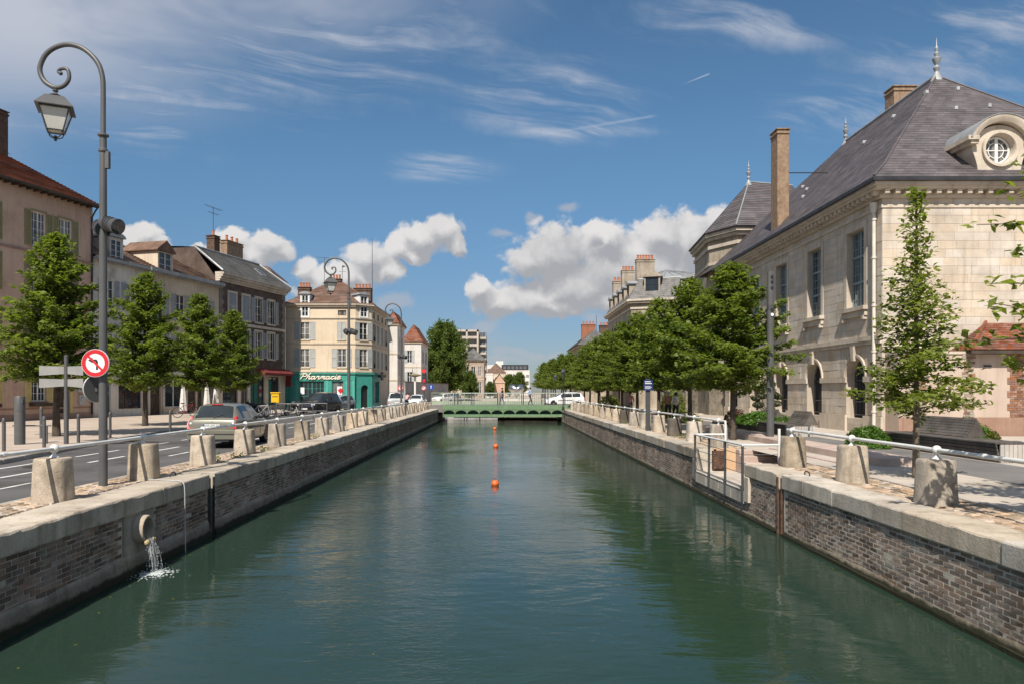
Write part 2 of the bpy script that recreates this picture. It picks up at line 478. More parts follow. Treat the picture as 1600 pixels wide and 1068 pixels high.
m_footing = mat('cement footing', (0.30, 0.26, 0.205), (0.46, 0.40, 0.325), s=2.0, bump=0.9, bs=15, streak=0.8, stain=0.7, grain=0.25, algae=(0.15, 0.14), efflo=0.25)
m_asphalt = mat('asphalt', (0.082, 0.078, 0.077), (0.128, 0.122, 0.119), s=0.6, bump=0.3, bs=90, stain=0.55, grain=0.2)
m_asphalt_r = mat('pale asphalt', (0.155, 0.145, 0.138), (0.205, 0.195, 0.185), s=0.6, bump=0.3, bs=90, stain=0.25, grain=0.18)
m_pave = mat('pavement', (0.42, 0.34, 0.275), (0.52, 0.435, 0.36), s=0.8, bump=0.2, bs=60, stain=0.3, grain=0.14)
m_pave_r = mat('promenade paving', (0.42, 0.365, 0.31), (0.53, 0.465, 0.40), s=0.8, bump=0.2, bs=60, stain=0.3, grain=0.14)
m_joint = mat('sandy joint', (0.22, 0.16, 0.11), (0.36, 0.28, 0.205), s=4, bump=0.6, bs=60, grain=0.2)
m_cob_o = mat('cobble stone', (0.33, 0.24, 0.17), (0.50, 0.395, 0.295), s=2.0, bump=0.5, bs=50, rnd='obj', rv=0.35, grain=0.2, stain=0.3)
m_cob_a = mat('cobble stone run', (0.33, 0.24, 0.17), (0.50, 0.395, 0.295), s=2.0, bump=0.5, bs=50, rnd='attr', rv=0.35, grain=0.2, stain=0.3)
m_kerb = mat('kerb stone', (0.33, 0.30, 0.265), (0.43, 0.40, 0.355), s=1.2, bump=0.3, bs=40, rnd='obj', rv=0.12, stain=0.4)
m_line = mat('road paint', (0.62, 0.61, 0.58), (0.78, 0.77, 0.74), s=5, bump=0.1, bs=60, stain=0.5)
m_white = paint('white rail paint', (0.66, 0.655, 0.63), rough=0.35)
m_grey = paint('grey post paint', (0.088, 0.087, 0.086), rough=0.45)
m_lgrey = paint('light grey metal', (0.40, 0.41, 0.41), rough=0.4)
m_board = paint('sign board grey', (0.27, 0.265, 0.255), rough=0.45)
m_dgrey = paint('dark grey metal', (0.06, 0.062, 0.066), rough=0.4)
m_black = paint('black', (0.016, 0.016, 0.017), rough=0.5)
m_rust = mat('rusty iron', (0.055, 0.028, 0.018), (0.14, 0.075, 0.045), s=9, bump=0.5, bs=60, stain=0.4)
m_iron = mat('old iron', (0.030, 0.026, 0.023), (0.07, 0.058, 0.048), s=6, bump=0.4, bs=50, rough=0.7)
m_red = paint('sign red', (0.55, 0.022, 0.03), rough=0.35)
m_signw = paint('sign white', (0.74, 0.74, 0.73), rough=0.35, var=0.04)
m_blue = paint('sign blue', (0.02, 0.07, 0.36), rough=0.35)
m_navy = paint('navy panel', (0.02, 0.035, 0.12), rough=0.35)
m_yellow = paint('post yellow', (0.72, 0.43, 0.015), rough=0.4)
m_orange = paint('buoy orange', (0.74, 0.125, 0.02), rough=0.4)
m_glass = glass('window glass')
m_glass_far = glass('far window glass', (0.075, 0.085, 0.095), 0.12)
m_cglass = glass('car glass', (0.018, 0.024, 0.026), 0.03)
m_lamp_glass = paint('opal lamp glass', (0.62, 0.60, 0.55), rough=0.2, var=0.05)
m_water = water_mat()
# ------------------------------------------------------------------ the setting: water, ground, roads
def sheet(name, pts, z, m, parent=None, div=0):
    b = MB(); b.poly([(x, y, z) for x, y in pts])
    return struct(b.build(name, m))

XL, XR, ZC = -6.22, 5.98, 1.32          # coping edges and coping height
YB = 72.0                               # the bridge
sheet('canal_water', [(-6.6, -25), (6.4, -25), (6.4, 80.5), (-6.6, 80.5)], 0.0, m_water)
m_bed = mat('ground soil', (0.16, 0.14, 0.11), (0.24, 0.21, 0.17), s=0.2, bump=0.2, bs=10)
sheet('ground', [(-3000, 80.5), (3000, 80.5), (3000, 4000), (-3000, 4000)], 1.24, m_bed)
sheet('road', [(-300, -40), (-7.95, -40), (-7.95, 80.5), (-300, 80.5)], 1.27, m_asphalt)
sheet('plaza', [(-60, 80.5), (60, 80.5), (40, 400), (-40, 400)], 1.26, m_pave)
sheet('promenade', [(9.9, -40), (300, -40), (300, 80.5), (9.9, 80.5)], 1.30, m_pave_r)
sheet('promenade', [(7.62, -40), (9.9, -40), (9.9, 80.5), (7.62, 80.5)], 1.31, m_pave_r)
sheet('promenade_lane', [(9.95, -30), (12.35, -30), (12.35, 80), (9.95, 80)], 1.304, m_asphalt_r)


def slab(name, pts, z0, z1, m):
    b = MB(); b.loft([[Vector((x, y, z0)) for x, y in pts], [Vector((x, y, z1)) for x, y in pts]])
    return struct(b.build(name, m))
kerb_line = [(-11.3, -5), (-11.9, 9), (-12.6, 18.2), (-13.9, 25), (-15.0, 34), (-15.7, 45), (-16.6, 62), (-19.0, 66)]
slab('pavement', kerb_line + [(-19.0, 69.6), (-120, 60), (-120, -40), (-11.3, -40)], 1.0, 1.385, m_pave)
slab('pavement', [(-60, 70.2), (-14.6, 70.2), (-12.2, 71.6), (-11.8, 79.9), (-60, 79.9)], 1.0, 1.385, m_pave)
slab('pavement', [(-60, 81), (-12.4, 81), (-8.3, 125), (-6.5, 170), (-60, 170)], 1.0, 1.385, m_pave)
kb = thing('kerb', 'pale stone kerb along the far edge of the left road', 'kerb', (-12.6, 18.2, 1.27))
for (a, c) in zip(kerb_line, kerb_line[1:]):
    a = Vector((*a, 0)); c = Vector((*c, 0)); d = c - a; n = max(1, int(d.length / 1.05)); d /= n
    for i in range(n):
        p = a + d * i; b = MB(); L = d.length
        b.bbox(0.004, L - 0.006, -0.15, 0.02, -0.25, 0.125 + random.uniform(-.004, .004), 0.012)
        b.build('kerb_stone', m_kerb, kb, T(p.x, p.y, 1.27) @ RZ(math.atan2(d.y, d.x)))
dash = MB()
def dashline(x, y0, y1, w=0.11):
    dash.poly([(x - w / 2, y0, 1.275), (x + w / 2, y0, 1.275), (x + w / 2, y1, 1.275), (x - w / 2, y1, 1.275)])
for i in range(14): dashline(-10.55, 15.0 - 6.9 + i * 3.5 - 7, 16.8 - 6.9 + i * 3.5 - 7)
for i in range(16): dashline(-11.75 - (0.02 * i), 10 + i * 3.4, 12.3 + i * 3.4, 0.10)
for y in (13.2, 20.5, 27.5, 34.5, 41.5): dashline(-9.35, y, y + 1.3, 0.10)
o = struct(dash.build('lane_marking', m_line))

# ------------------------------------------------------------------ quay walls
brick_me, cob_me = {}, {}
def brick_mesh(key, m):
    if key not in brick_me:
        L = []
        for k in range(5):
            b = MB(); j = lambda a: random.uniform(-a, a)
            x1 = 0.104 + j(.005); z1 = 0.0285 + j(.003)
            b.hexa([(-.07, -x1 + j(.003), -z1 + j(.002)), (j(.003), -x1 + j(.003), -z1 + j(.003)), (j(.003), x1 + j(.003), -z1 + j(.003)), (-.07, x1, -z1),
                    (-.07, -x1, z1), (j(.003), -x1 + j(.003), z1 + j(.003)), (j(.003), x1 + j(.003), z1 + j(.003)), (-.07, x1, z1)])
            L.append(b.mesh('brick', m))
        brick_me[key] = L
    return brick_me[key]


def quay_wall(side, label, gaps, mo, ma):
    """side -1: left, +1: right. gaps: stretches (y0, y1, top) where the wall stops lower or is slotted"""
    sg = -side                                # which way the face looks
    xe = XL if side < 0 else XR
    xm = xe + side * 0.045                    # mortar plane
    root = thing('quay_wall', label, 'quay wall', (xe, 15, 0))
    cuts = sorted(gaps)
    spans = []; y = -25.0
    for (a, c, t) in cuts:
        spans.append((y, a, ZC)); spans.append((a, c, t)); y = c
    spans.append((y, YB + 8.4, ZC))
    core = MB(); foot = MB(); algae = MB()
    for (a, c, t) in spans:
        if t is None:                         # slot: dark recess with a back face
            core.box(min(xm + side * .22, xm + side * .8), max(xm + side * .22, xm + side * .8), a, c, -.6, ZC - .01)
            continue
        top = t - 0.30
        core.box(min(xm, xm + side * .9), max(xm, xm + side * .9), a, c, -.6, top)
        # footing, uneven along the water
        n = max(1, int((c - a) / 0.5)); rows = []
        for i in range(n + 1):
            yy = a + (c - a) * i / n
            h = (0.30 if side < 0 else 0.115) + 0.02 * math.sin(yy * 1.1) + random.uniform(-.025, .025)
            e = 0.040 + random.uniform(-.010, .012)
            rows.append([Vector((xm, yy, h + .03)), Vector((xm - side * e * .6, yy, h)), Vector((xm - side * e, yy, h * .5)), Vector((xm - side * (e + .03), yy, 0.06)), Vector((xm - side * (e + .05), yy, -.5))])
        foot.loft(rows, closed=False, caps=False)
    core.build('wall_core', m_mortar, root)
    foot.build('footing', m_footing, root, smooth=40)
    # coping
    for (a, c, t) in spans:
        if t != ZC: continue
        y = a
        while y < c - 0.05:
            L = random.uniform(1.15, 2.3)
            if c - (y + L) < 0.7: L = c - y
            b = MB()
            dz = random.uniform(-.008, .008); dx = random.uniform(-.008, .006)
            x0, x1 = (xe + dx, xe - .80) if side < 0 else (xe + dx, xe + .64)
            lo, hi = min(x0, x1), max(x0, x1)
            rings = []; ns = 2 if y > 30 else max(3, int(L / .22)); back = hi if side < 0 else lo
            lo2, hi2 = 0, 0; xf = xe + dx; chip = [random.choice((0, 0, 0, .012, .025)) for _ in range(ns + 1)]
            for i in range(ns + 1):
                yy = .002 + (L - .006) * i / ns; e = .022 + random.uniform(-.006, .008) + chip[i]; j = random.uniform(-.005, .005)
                pr = [(xf + side * .012, 1.005 + random.uniform(-.006, .006)), (xf + j, 1.03), (xf + j, ZC + dz - e), (xf + side * e * .45 + j, ZC + dz - e * .3), (xf + side * e * 1.2, ZC + dz), (back if side < 0 else hi, ZC + dz), (back if side < 0 else hi, 1.005)]
                if side < 0: pr[5] = (lo, ZC + dz); pr[6] = (lo, 1.005)
                rings.append([Vector((p[0], yy, p[1])) for p in pr])
            b.loft(rings)
            b.build('coping_stone', m_coping, root, T(0, y, 0))
            y += L
    # bricks, laid course by course: the nearest as parts, the rest as one mesh
    meshes = brick_mesh(mo.name, mo)
    sgl = 0; rest = MB()
    pitch, ch = 0.235, 0.0735
    lst = []
    for r in range(11 if side < 0 else 12):
        z = (0.238 if side < 0 else 0.165) + r * ch
        yy = 6.5 + (pitch / 2 if r % 2 else 0)
        while yy < YB - .1:
            lst.append((yy, z)); yy += pitch
    lst.sort()
    for (yy, z) in lst:
        ok = True
        for (a, c, t) in cuts:
            if a - .11 < yy < c + .11 and (t is None or z > t - .32): ok = False
        if not ok or random.random() < 0.01: continue
        if side < 0 and 12.02 < yy < 13.15: continue
        worn = 0.030 * (0.5 + 0.5 * math.sin(yy * 0.9 + z * 6)) * (1.0 if z < 0.55 else 0.45)
        x = xm - side * (max(.0015, (.008 if side < 0 else .0035) - worn * .10 + random.uniform(-.003, .003)))
        M = T(x, yy, z + random.uniform(-.004, .004)) @ RX(random.uniform(-.012, .012))
        if side > 0: M = M @ RZ(math.pi)
        if sgl < 300 and yy > (8.9 if side < 0 else 8.2):
            link('brick', random.choice(meshes), root, M); sgl += 1
        else:
            rest.cr = random.random()
            q = [M @ Vector(p) for p in ((-.07, -.104, -.029), (0, -.103, -.028), (0, .103, -.028), (-.07, .104, -.029), (-.07, -.104, .029), (0, -.103, .028), (0, .103, .028), (-.07, .104, .029))]
            rest.hexa(q)
    stuff(rest.build('brickwork', ma, root))
    return root
wall_l = quay_wall(-1, 'left canal wall of dark brown brick with the drain outlet pipe', [(15.55, 15.83, None)], m_brick_o, m_brick_a)
wall_r = quay_wall(1, 'right canal wall of grey brick broken by the lowered landing', [(15.52, 15.80, None), (17.9, 22.4, 0.66)], m_brickR_o, m_brickR_a)
# iron lining of the stop-log slots
for root, xe, side in ((wall_l, XL, -1), (wall_r, XR, 1)):
    y0 = 15.53
    for y in (y0 + .03, y0 + .26):
        b = MB(); b.box(xe + side * .01 - .02, xe + side * .01 + .02, y - .016, y + .016, -.3, 1.24)
        b.build('iron_edge', m_rust if side > 0 else m_iron, root)
    b = MB(); b.box(xe + side * .16 - .02, xe + side * .16 + .02, y0 + .05, y0 + .24, -.3, 1.26)
    for k in range(4): b.box(xe + side * .12 - .015, xe + side * .12 + .015, y0 + .05, y0 + .24, .1 + k * .3, .14 + k * .3)
    b.build('slot_plate', m_black, root)
# landing stones in front, jamb stones
for i, (a, c) in enumerate(((17.92, 18.9), (18.92, 20.0), (20.02, 21.2), (21.22, 22.38))):
    b = MB(); b.bbox(XR - .015, XR + .55, a, c, .33, .655, .015); b.build('landing_stone', m_coping, wall_r)
for a in (17.58, 22.42):
    b = MB(); b.bbox(XR - .02, XR + .60, a, a + .30, .40, 1.003, .012); b.build('jamb_stone', m_coping, wall_r)

# paving strips of cobbles between coping and road
def cobbles(name, x0, x1, nx, y0, y1, yend, z, mo, ma, skip=None):
    root = struct(sheet(name, [(x0, -25), (x1, -25), (x1, 17.9 if x0 > 0 else 80.4), (x0, 17.9 if x0 > 0 else 80.4)], z, m_joint))
    if x0 > 0:
        sheet('quay_strip', [(x0, 22.4), (x1, 22.4), (x1, 80.4), (x0, 80.4)], z, m_joint)
    w = (x1 - x0) / nx; ln = 0.205; k = 0; rest = MB()
    M5 = []
    for i in range(6):
        b = MB(); j = lambda: random.uniform(-.012, .012)
        hx, hy = w / 2 - .010, ln / 2 - .010
        b.loft([[Vector((-hx, -hy, -.05)), Vector((hx, -hy, -.05)), Vector((hx, hy, -.05)), Vector((-hx, hy, -.05))],
                [Vector((-hx + j() * .5, -hy, .012)), Vector((hx, -hy + j() * .5, .012)), Vector((hx + j() * .5, hy, .012)), Vector((-hx, hy + j() * .5, .012))],
                [Vector((-hx * .72 + j(), -hy * .78 + j(), .030)), Vector((hx * .75 + j(), -hy * .75, .030)), Vector((hx * .72, hy * .78 + j(), .030)), Vector((-hx * .75, hy * .74, .030))]])
        M5.append(b)
    ms = [b.mesh('cobble', mo) for b in M5]
    y = y0
    r = 0
    while y < yend:
        for c in range(nx):
            yy = y + (ln / 2 if c % 2 else 0)
            if x0 > 0 and 17.65 < yy < 22.6: continue
            M = T(x0 + (c + .5) * w + random.uniform(-.008, .008), yy + random.uniform(-.01, .01), z + random.uniform(-.014, .004)) @ RZ(random.uniform(-.05, .05) + (math.pi if random.random() < .5 else 0)) @ RX(random.uniform(-.04, .04))
            i = random.randrange(6)
            if k < 300 and yy > y0 + 2.0:
                link('cobble', ms[i], root, M); k += 1
            else:
                rest.cr = random.random(); off = len(rest.v)
                rest.v += [tuple(M @ Vector(p)) for p in M5[i].v]
                for f in M5[i].f: rest.face([off + q for q in f])
        y += ln; r += 1
    stuff(rest.build('cobbles', ma, root))
    return root
cobbles('quay_strip', XR + .645, 7.60, 6, 6.4, 0, 42, 1.285, m_cob_o, m_cob_a)
cobbles('quay_strip', -7.94, XL - .805, 6, 6.6, 0, 42, 1.285, m_cob_o, m_cob_a)
b = MB(); b.box(-8.06, -7.945, -25, 80.4, 1.1, 1.293); struct(b.build('road_edge', m_kerb))
b = MB(); b.box(7.605, 7.70, -25, 17.6, 1.1, 1.322); b.box(7.605, 7.70, 22.7, 80.4, 1.1, 1.322); struct(b.build('road_edge', m_kerb))

# landing: low platform, ochre end wall, steps
m_ochre = mat('ochre render', (0.50, 0.33, 0.19), (0.60, 0.41, 0.25), s=1.5, bump=0.2, bs=40, streak=0.4)
m_pink = mat('pink step stone', (0.42, 0.32, 0.27), (0.52, 0.41, 0.35), s=2, bump=0.25, bs=40, stain=0.3)
ld = thing('landing_stage', 'sunken landing with ochre end wall and pink stone steps cut into the right quay', 'landing', (6.9, 20, .65))
b = MB(); b.box(XR + .552, 8.3, 17.9, 22.4, .3, .65); b.build('platform', m_pave_r, ld)
b = MB(); b.box(XR + .56, 7.22, 22.402, 22.6, .64, 1.33); b.build('end_wall', m_ochre, ld)
b = MB(); b.box(8.30, 8.5, 17.6, 22.6, .3, 1.335); b.build('side_wall', m_pink, ld)
b = MB(); b.box(6.6, 8.3, 17.6, 17.9, .3, 1.30); b.build('near_wall', m_pink, ld)
for i in range(4):
    b = MB(); b.bbox(7.23, 8.295, 21.1 + i * .33, 22.6, .651 + i * .165, .651 + (i + 1) * .165, .012); b.build('step', m_pink, ld)
cab = thing('junction_box', 'rusty brown metal box fixed on the ochre wall of the landing', 'junction box', (6.75, 22.4, .75))
b = MB(); b.box(6.48, 6.86, 22.26, 22.40, .70, 1.27); b.build('box_body', m_rust, cab)
b = MB(); b.box(6.50, 6.84, 22.245, 22.258, .72, 1.25); b.build('lid', m_rust, cab)
for x in (6.53, 6.81):
    for z in (.76, .97, 1.2):
        b = MB(); b.cyl((x, 22.245, z), (x, 22.232, z), .012, n=6); b.build('bolt', m_lgrey, cab)
gr = thing('guard_rail', 'dark steel guard rail with white top rail around the landing', 'railing', (XR, 20, .65))
def gpost(x, y, z0, z1, m, nm='post', w=.028):
    b = MB(); b.box(x - w, x + w, y - w * .7, y + w * .7, z0, z1); b.build(nm, m, gr)
for y in (17.95, 19.35, 20.85, 22.35): gpost(XR - .03, y, .38, 1.75, m_dgrey)
b = MB(); b.tube([(XR - .03, 17.93, 1.77), (XR - .03, 22.37, 1.77)], .03); b.build('top_rail', m_white, gr)
b = MB(); b.tube([(XR - .03, 17.95, 1.77), (6.85, 17.95, 1.77)], .028); b.build('top_rail', m_white, gr)
b = MB(); b.tube([(XR - .03, 22.35, 1.77), (6.85, 22.35, 1.77)], .028); b.build('top_rail', m_white, gr)
for z in (.72, 1.07, 1.30, 1.53):
    b = MB(); b.tube([(XR - .03, 17.95, z), (XR - .03, 22.35, z)], .009, n=6); b.build('cable', m_grey, gr)
    if z > .8:
        b = MB(); b.tube([(XR - .03, 17.95, z), (6.85, 17.95, z)], .009, n=6); b.build('cable', m_grey, gr)
gpost(6.85, 17.95, 1.32, 2.17, m_white); gpost(6.88, 22.35, 1.32, 2.17, m_white)
# low terrace edge beside the lane
b = MB(); b.bbox(9.0, 9.94, 17.3, 34, 1.2, 1.50, .015); struct(b.build('terrace_step', m_pink))

# ------------------------------------------------------------------ bollards and white hand rails
def bollard_mesh(seed):
    rnd = random.Random(seed); b = MB()
    W, D, H = .28, .25, .715
    def ring(s, z, j):
        pts = []
        n = 32
        for i in range(n):
            a = 2 * math.pi * i / n - math.pi / 2
            ca, sa = math.cos(a), math.sin(a)
            e = 0.55
            x = W * s * math.copysign(abs(ca) ** e, ca); y = D * s * math.copysign(abs(sa) ** e, sa)
            pts.append([x + rnd.uniform(-j, j), y + rnd.uniform(-j, j), z])
        return [Vector(p) for p in pts]
    rings = []
    for (z, s, j) in ((-.03, 1.0, 0), (.04, 1.0, .004), (.25, .965, .003), (.47, .93, .003), (.66, .90, .003), (.70, .875, .003), (.715, .82, .002)):
        rings.append(ring(s, z, j))
    b.loft(rings)
    return b.mesh('stone_body', m_bollard, smooth=38)
bol_me = [bollard_mesh(s) for s in range(5)]
m_shadestone = mat('shaded bollard stone', (0.10, 0.085, 0.068), (0.17, 0.148, 0.12), s=3.0, bump=0.5, bs=34, streak=0.5, stain=0.4, grain=0.2)  # bollard stone with shade put into its colour, for two bollards
PL = [11.85 + 2.95 * k for k in range(21) if 11.85 + 2.95 * k < 71]
PR = [11.57] + [14.37 + 2.93 * k for k in range(21) if k != 2 and 14.37 + 2.93 * k < 71]
for side, xs, ys in ((-1, -7.27, [8.9] + PL), (1, 6.92, [8.7] + PR)):
    sd_ = 'left' if side < 0 else 'right'
    for i, y in enumerate(ys):
        if i == 0: lab = f'stone bollard at the near end of the {sd_} quay rail'
        else: lab = f'tapered stone bollard under the white rail on the {sd_} quay, {ORD[i - 1]} counting away' if i - 1 < 20 else f'farthest stone bollard on the {sd_} quay'
        o = bpy.data.objects.new('stone_bollard', random.choice(bol_me)); COL.objects.link(o)
        M = T(xs + random.uniform(-.02, .02), y, 1.315) @ RZ(random.uniform(-.06, .06)) @ S3(1, 1, random.uniform(.97, 1.02))
        o.matrix_local = M; WM[o.name] = M
        if side > 0 and i in (6, 10):
            o.data = o.data.copy(); o.data.materials[0] = m_shadestone; lab = lab.replace('tapered', 'shade-darkened')
        tag(o, lab, 'bollard', f'stone bollards along the {sd_} quay')
    rr = thing('hand_rail', f'white tubular hand rail with ball fittings along the {sd_} quay', 'hand rail', (xs, ys[0], 1.3))
    fb = MB(); fb.lathe([(.075, 0), (.07, .012), (.032, .045), (.026, .075), (.03, .085)], n=12); fb.ball((0, 0, .145), .072, 14, 10)
    fme = fb.mesh('ball_fitting', m_white, smooth=40)
    for y in ys: link('ball_fitting', fme, rr, T(xs, y, 2.02))
    segs = [(ys[0], ys[-1])] if side < 0 else [(ys[0], 17.6), (22.5, ys[-1])]
    for (a, c) in segs:
        pts = [Vector((xs + random.uniform(-.004, .004), a + (c - a) * i / 24, 2.165 + random.uniform(-.004, .004))) for i in range(25)]
        b = MB(); b.tube(pts, .034, n=10); b.build('rail', m_white, rr, smooth=50)
        y = a + 1.7
        while y < min(c, 30):
            b = MB(); b.tube([(xs, y, 2.165), (xs, y + .1, 2.165)], .040, n=10); b.build('rail_sleeve', m_white, rr); y += 5.9

# mooring rings and small hoops near the coping
def hoop(x, y, lab):
    b = MB(); b.tube(crom([(-.0, -.12, -.03), (0, -.11, .06), (0, 0, .085), (0, .11, .06), (0, .12, -.03)], 4), .014, n=6)
    o = b.build('mooring_hoop', m_iron, None, T(x, y, ZC), smooth=50)
    tag(o, lab, 'mooring ring')
hoop(-6.85, 15.2, 'small rusty mooring hoop on the left coping by the slot')
hoop(6.45, 15.35, 'small iron mooring hoop on the right coping by the slot')

# ------------------------------------------------------------------ drain outlet with falling water, hose
pipe = thing('drain_pipe', 'clay drain pipe with a wide rim set in the left wall', 'drain pipe', (XL, 12.55, .72))
m_clay = mat('clay pipe', (0.36, 0.29, 0.22), (0.50, 0.42, 0.33), s=4, bump=0.3, bs=40, stain=0.5)
b = MB(); b.box(XL - .06, XL - .025, 12.05, 13.1, .30, 1.0); b.build('cement_surround', mat('cement patch', (0.27, 0.235, 0.19), (0.38, 0.34, 0.285), s=3, bump=0.5, bs=30, streak=0.6), pipe)
b = MB(); n = 28
def crc(x, r): return [Vector((x, 12.55 + r * math.cos(2 * math.pi * i / n), .73 + r * math.sin(2 * math.pi * i / n))) for i in range(n)]
b.loft([crc(XL - .02, .24), crc(XL + .12, .235), crc(XL + .15, .225), crc(XL + .15, .185), crc(XL + .10, .172), crc(XL - .5, .17)], caps=False)
b.build('pipe_rim', m_clay, pipe, smooth=45)
b = MB(); b.poly(crc(XL - .02, .172)); b.build('pipe_throat', m_black, pipe)
b = MB()
for i in range(7): b.ball((XL + .14 + random.uniform(-.04, .05), 12.55 + random.uniform(-.12, .12), .55 + random.uniform(-.05, .04)), random.uniform(.035, .06), 7, 5)
b.build('lime_crust', mat('lime crust', (0.42, 0.30, 0.13), (0.55, 0.44, 0.25), s=14, bump=0.8, bs=50), pipe, smooth=60)
m_drop = bpy.data.materials.new('falling water'); m_drop.use_nodes = True
_b = m_drop.node_tree.nodes['Principled BSDF']; _b.inputs['Base Color'].default_value = (0.78, 0.82, 0.83, 1); _b.inputs['Roughness'].default_value = 0.1
_b.inputs['Transmission Weight'].default_value = 0.55; _b.inputs['IOR'].default_value = 1.33
b = MB(); rd = random.Random(4)
for i in range(34):
    q0, q1 = rd.gauss(0, .040), rd.gauss(0, .030); f1 = rd.uniform(.75, 1.0); pts = []
    for k in range(9):
        t = f1 * k / 8; pts.append((XL + .16 + .11 * t + q1 * (.3 + t), 12.52 + q0 * (.5 + 1.1 * t) + rd.gauss(0, .006), .575 - .56 * t * t - .015 * t))
    r0 = rd.uniform(.003, .009); b.tube(pts, [r0 * (1 - .5 * k / 8) * rd.uniform(.6, 1.2) for k in range(9)], n=5)
for i in range(420):
    t = rd.random() ** .8; spread = .035 + .12 * t
    x = XL + .16 + .12 * t + rd.gauss(0, spread * .4); y = 12.51 + rd.gauss(0, spread * .6); z = .56 - .52 * t * t - .05 * t + rd.gauss(0, .02)
    if z < .01: continue
    r = rd.uniform(.003, .007)
    b.ball((x, y, z), r, 5, 4, 1, 1, rd.uniform(1.2, 3.2))
for i in range(120):
    a = rd.uniform(0, 6.28); q = rd.gauss(.10, .10)
    b.ball((XL + .36 + abs(q) * math.cos(a), 12.40 + abs(q) * 1.6 * math.sin(a), abs(rd.gauss(.02, .03)) + .004), rd.uniform(.003, .006), 5, 4)
w_ = stuff(b.build('splashing_water', m_drop, None, None, smooth=60))
b = MB()
for i in range(320):
    a = rd.uniform(0, 6.28); q = abs(rd.gauss(0, .17)) + .01
    cx, cy = XL + .34 + 1.4 * q * math.cos(a), 12.40 + 1.5 * q * math.sin(a) - .06; r = rd.uniform(.006, .030) * max(.25, 1 - q * 2.0)
    k = rd.randrange(5, 8); b.poly([(cx + r * math.cos(6.283 * j / k) * rd.uniform(.6, 1.3), cy + 1.9 * r * math.sin(6.283 * j / k) * rd.uniform(.6, 1.3), .0042 + i * .00002) for j in range(k)])
stuff(b.build('foam', paint('foam', (0.58, 0.64, 0.62), rough=0.6), None))
b = MB(); b.tube(crom([(-7.25, 14.62, 1.34), (-6.9, 14.5, 1.335), (-6.5, 14.35, 1.337), (-6.24, 14.2, 1.332), (-6.16, 14.16, 1.25), (-6.13, 14.12, .9), (-6.10, 14.05, .5), (-6.06, 13.98, .12), (-6.05, 13.97, -.2)], 5), .010, n=6)
tag(b.build('hose', m_lgrey, None, smooth=60), 'thin pale hose hanging over the left coping into the water', 'hose')

# ------------------------------------------------------------------ buoys
def buoy(px, py, dpx, lab):
    Y = F * 3.1 / (py - HY); r = dpx * Y / F / 2; x = at_px(px, Y)
    t = thing('buoy', lab, 'buoy', (x, Y, 0), random.uniform(0, 3), 'orange buoys along the middle of the canal')
    M = T(x, Y, r * .45) @ RX(R(random.uniform(-6, 6))) @ RY(R(random.uniform(-6, 6)))
    b = MB(); b.lathe([(r * .15, -r), (r * .62, -r * .78), (r * .93, -r * .35), (r, 0), (r * .93, r * .36), (r * .68, r * .74), (r * .3, r * .96), (r * .12, r)], n=20); b.build('float_body', m_orange, t, M, smooth=50)
    b = MB(); b.lathe([(r * 1.005, -r * .05), (r * 1.03, 0), (r * 1.005, r * .05)], n=20); b.build('seam', m_orange, t, M)
    b = MB(); b.cyl((0, 0, r * .95), (0, 0, r * 1.12), r * .16, n=8); b.torus((0, 0, r * 1.24), r * .14, r * .045, RX(R(90)), 12, 6); b.build('eyelet', m_black, t, M)
buoy(773.5, 757.5, 12.5, 'nearest and largest orange buoy with a black eyelet')
buoy(774.5, 698, 8.2, 'orange buoy floating second nearest in midstream')
buoy(773, 670, 5.6, 'small far orange buoy close to the bridge')

# ------------------------------------------------------------------ green bridge
m_green = paint('bridge green', (0.150, 0.240, 0.130), rough=0.45, var=0.12)
m_green_shade = paint('shaded bridge green', (0.035, 0.085, 0.045), rough=0.5)  # the bridge green darkened: shade of recesses and underside put into the colour
m_pgreen = paint('pale green rail', (0.27, 0.33, 0.25), rough=0.45)
br = thing('bridge', 'low green iron girder bridge with arched panels across the canal', 'bridge', (0.8, YB, 1.3))
bx0, bx1 = -5.75, 7.35
b = MB(); b.box(bx0, bx1, YB + .3, YB + 5.9, 1.45, 1.68); b.build('deck', m_asphalt_r, br)
b = MB(); b.box(bx0, bx1, YB - .06, YB + .298, 1.25, 1.70); b.build('top_girder', m_green, br)
b = MB(); b.box(bx0, bx1, YB - .02, YB + .02, .58, .80); b.box(bx0, bx1, YB - .10, YB + .10, .54, .578); b.build('bottom_flange', m_green, br)
b = MB(); b.box(bx0, bx1, YB + .30, YB + .34, .58, 1.25); b.build('web_plate', m_green_shade, br)
n = 11; w = (bx1 - bx0) / n
hood = MB(); pts = [(-w / 2 + .03, .86), (-w / 2 + .03, 1.248), (w / 2 - .03, 1.248), (w / 2 - .03, .86)]
arc = [(w / 2 - .03, .86)] + [(w / 2 * .93 * math.cos(math.pi * k / 10), .88 + .31 * math.sin(math.pi * k / 10)) for k in range(11)] + [(-w / 2 + .03, .86)]
hood.prism([(-w / 2 + .03, 1.248)] + arc[::-1] + [(w / 2 - .03, 1.248)], .05)
hme = hood.mesh('arched_panel', m_green)
rib = MB(); rib.box(-.03, .03, -.09, .15, .58, 1.249); rme = rib.mesh('rib', m_green)
for i in range(n):
    link('arched_panel', hme, br, T(bx0 + w * (i + .5), YB - .03, 0))
for i in range(n + 1): link('rib', rme, br, T(min(max(bx0 + w * i, bx0 + .04), bx1 - .04), YB, 0))
b = MB()
for y in np.linspace(YB + .8, YB + 5.4, 5): b.box(bx0, bx1, y - .08, y + .08, .6, 1.45)
b.build('under_beams', m_green_shade, br)
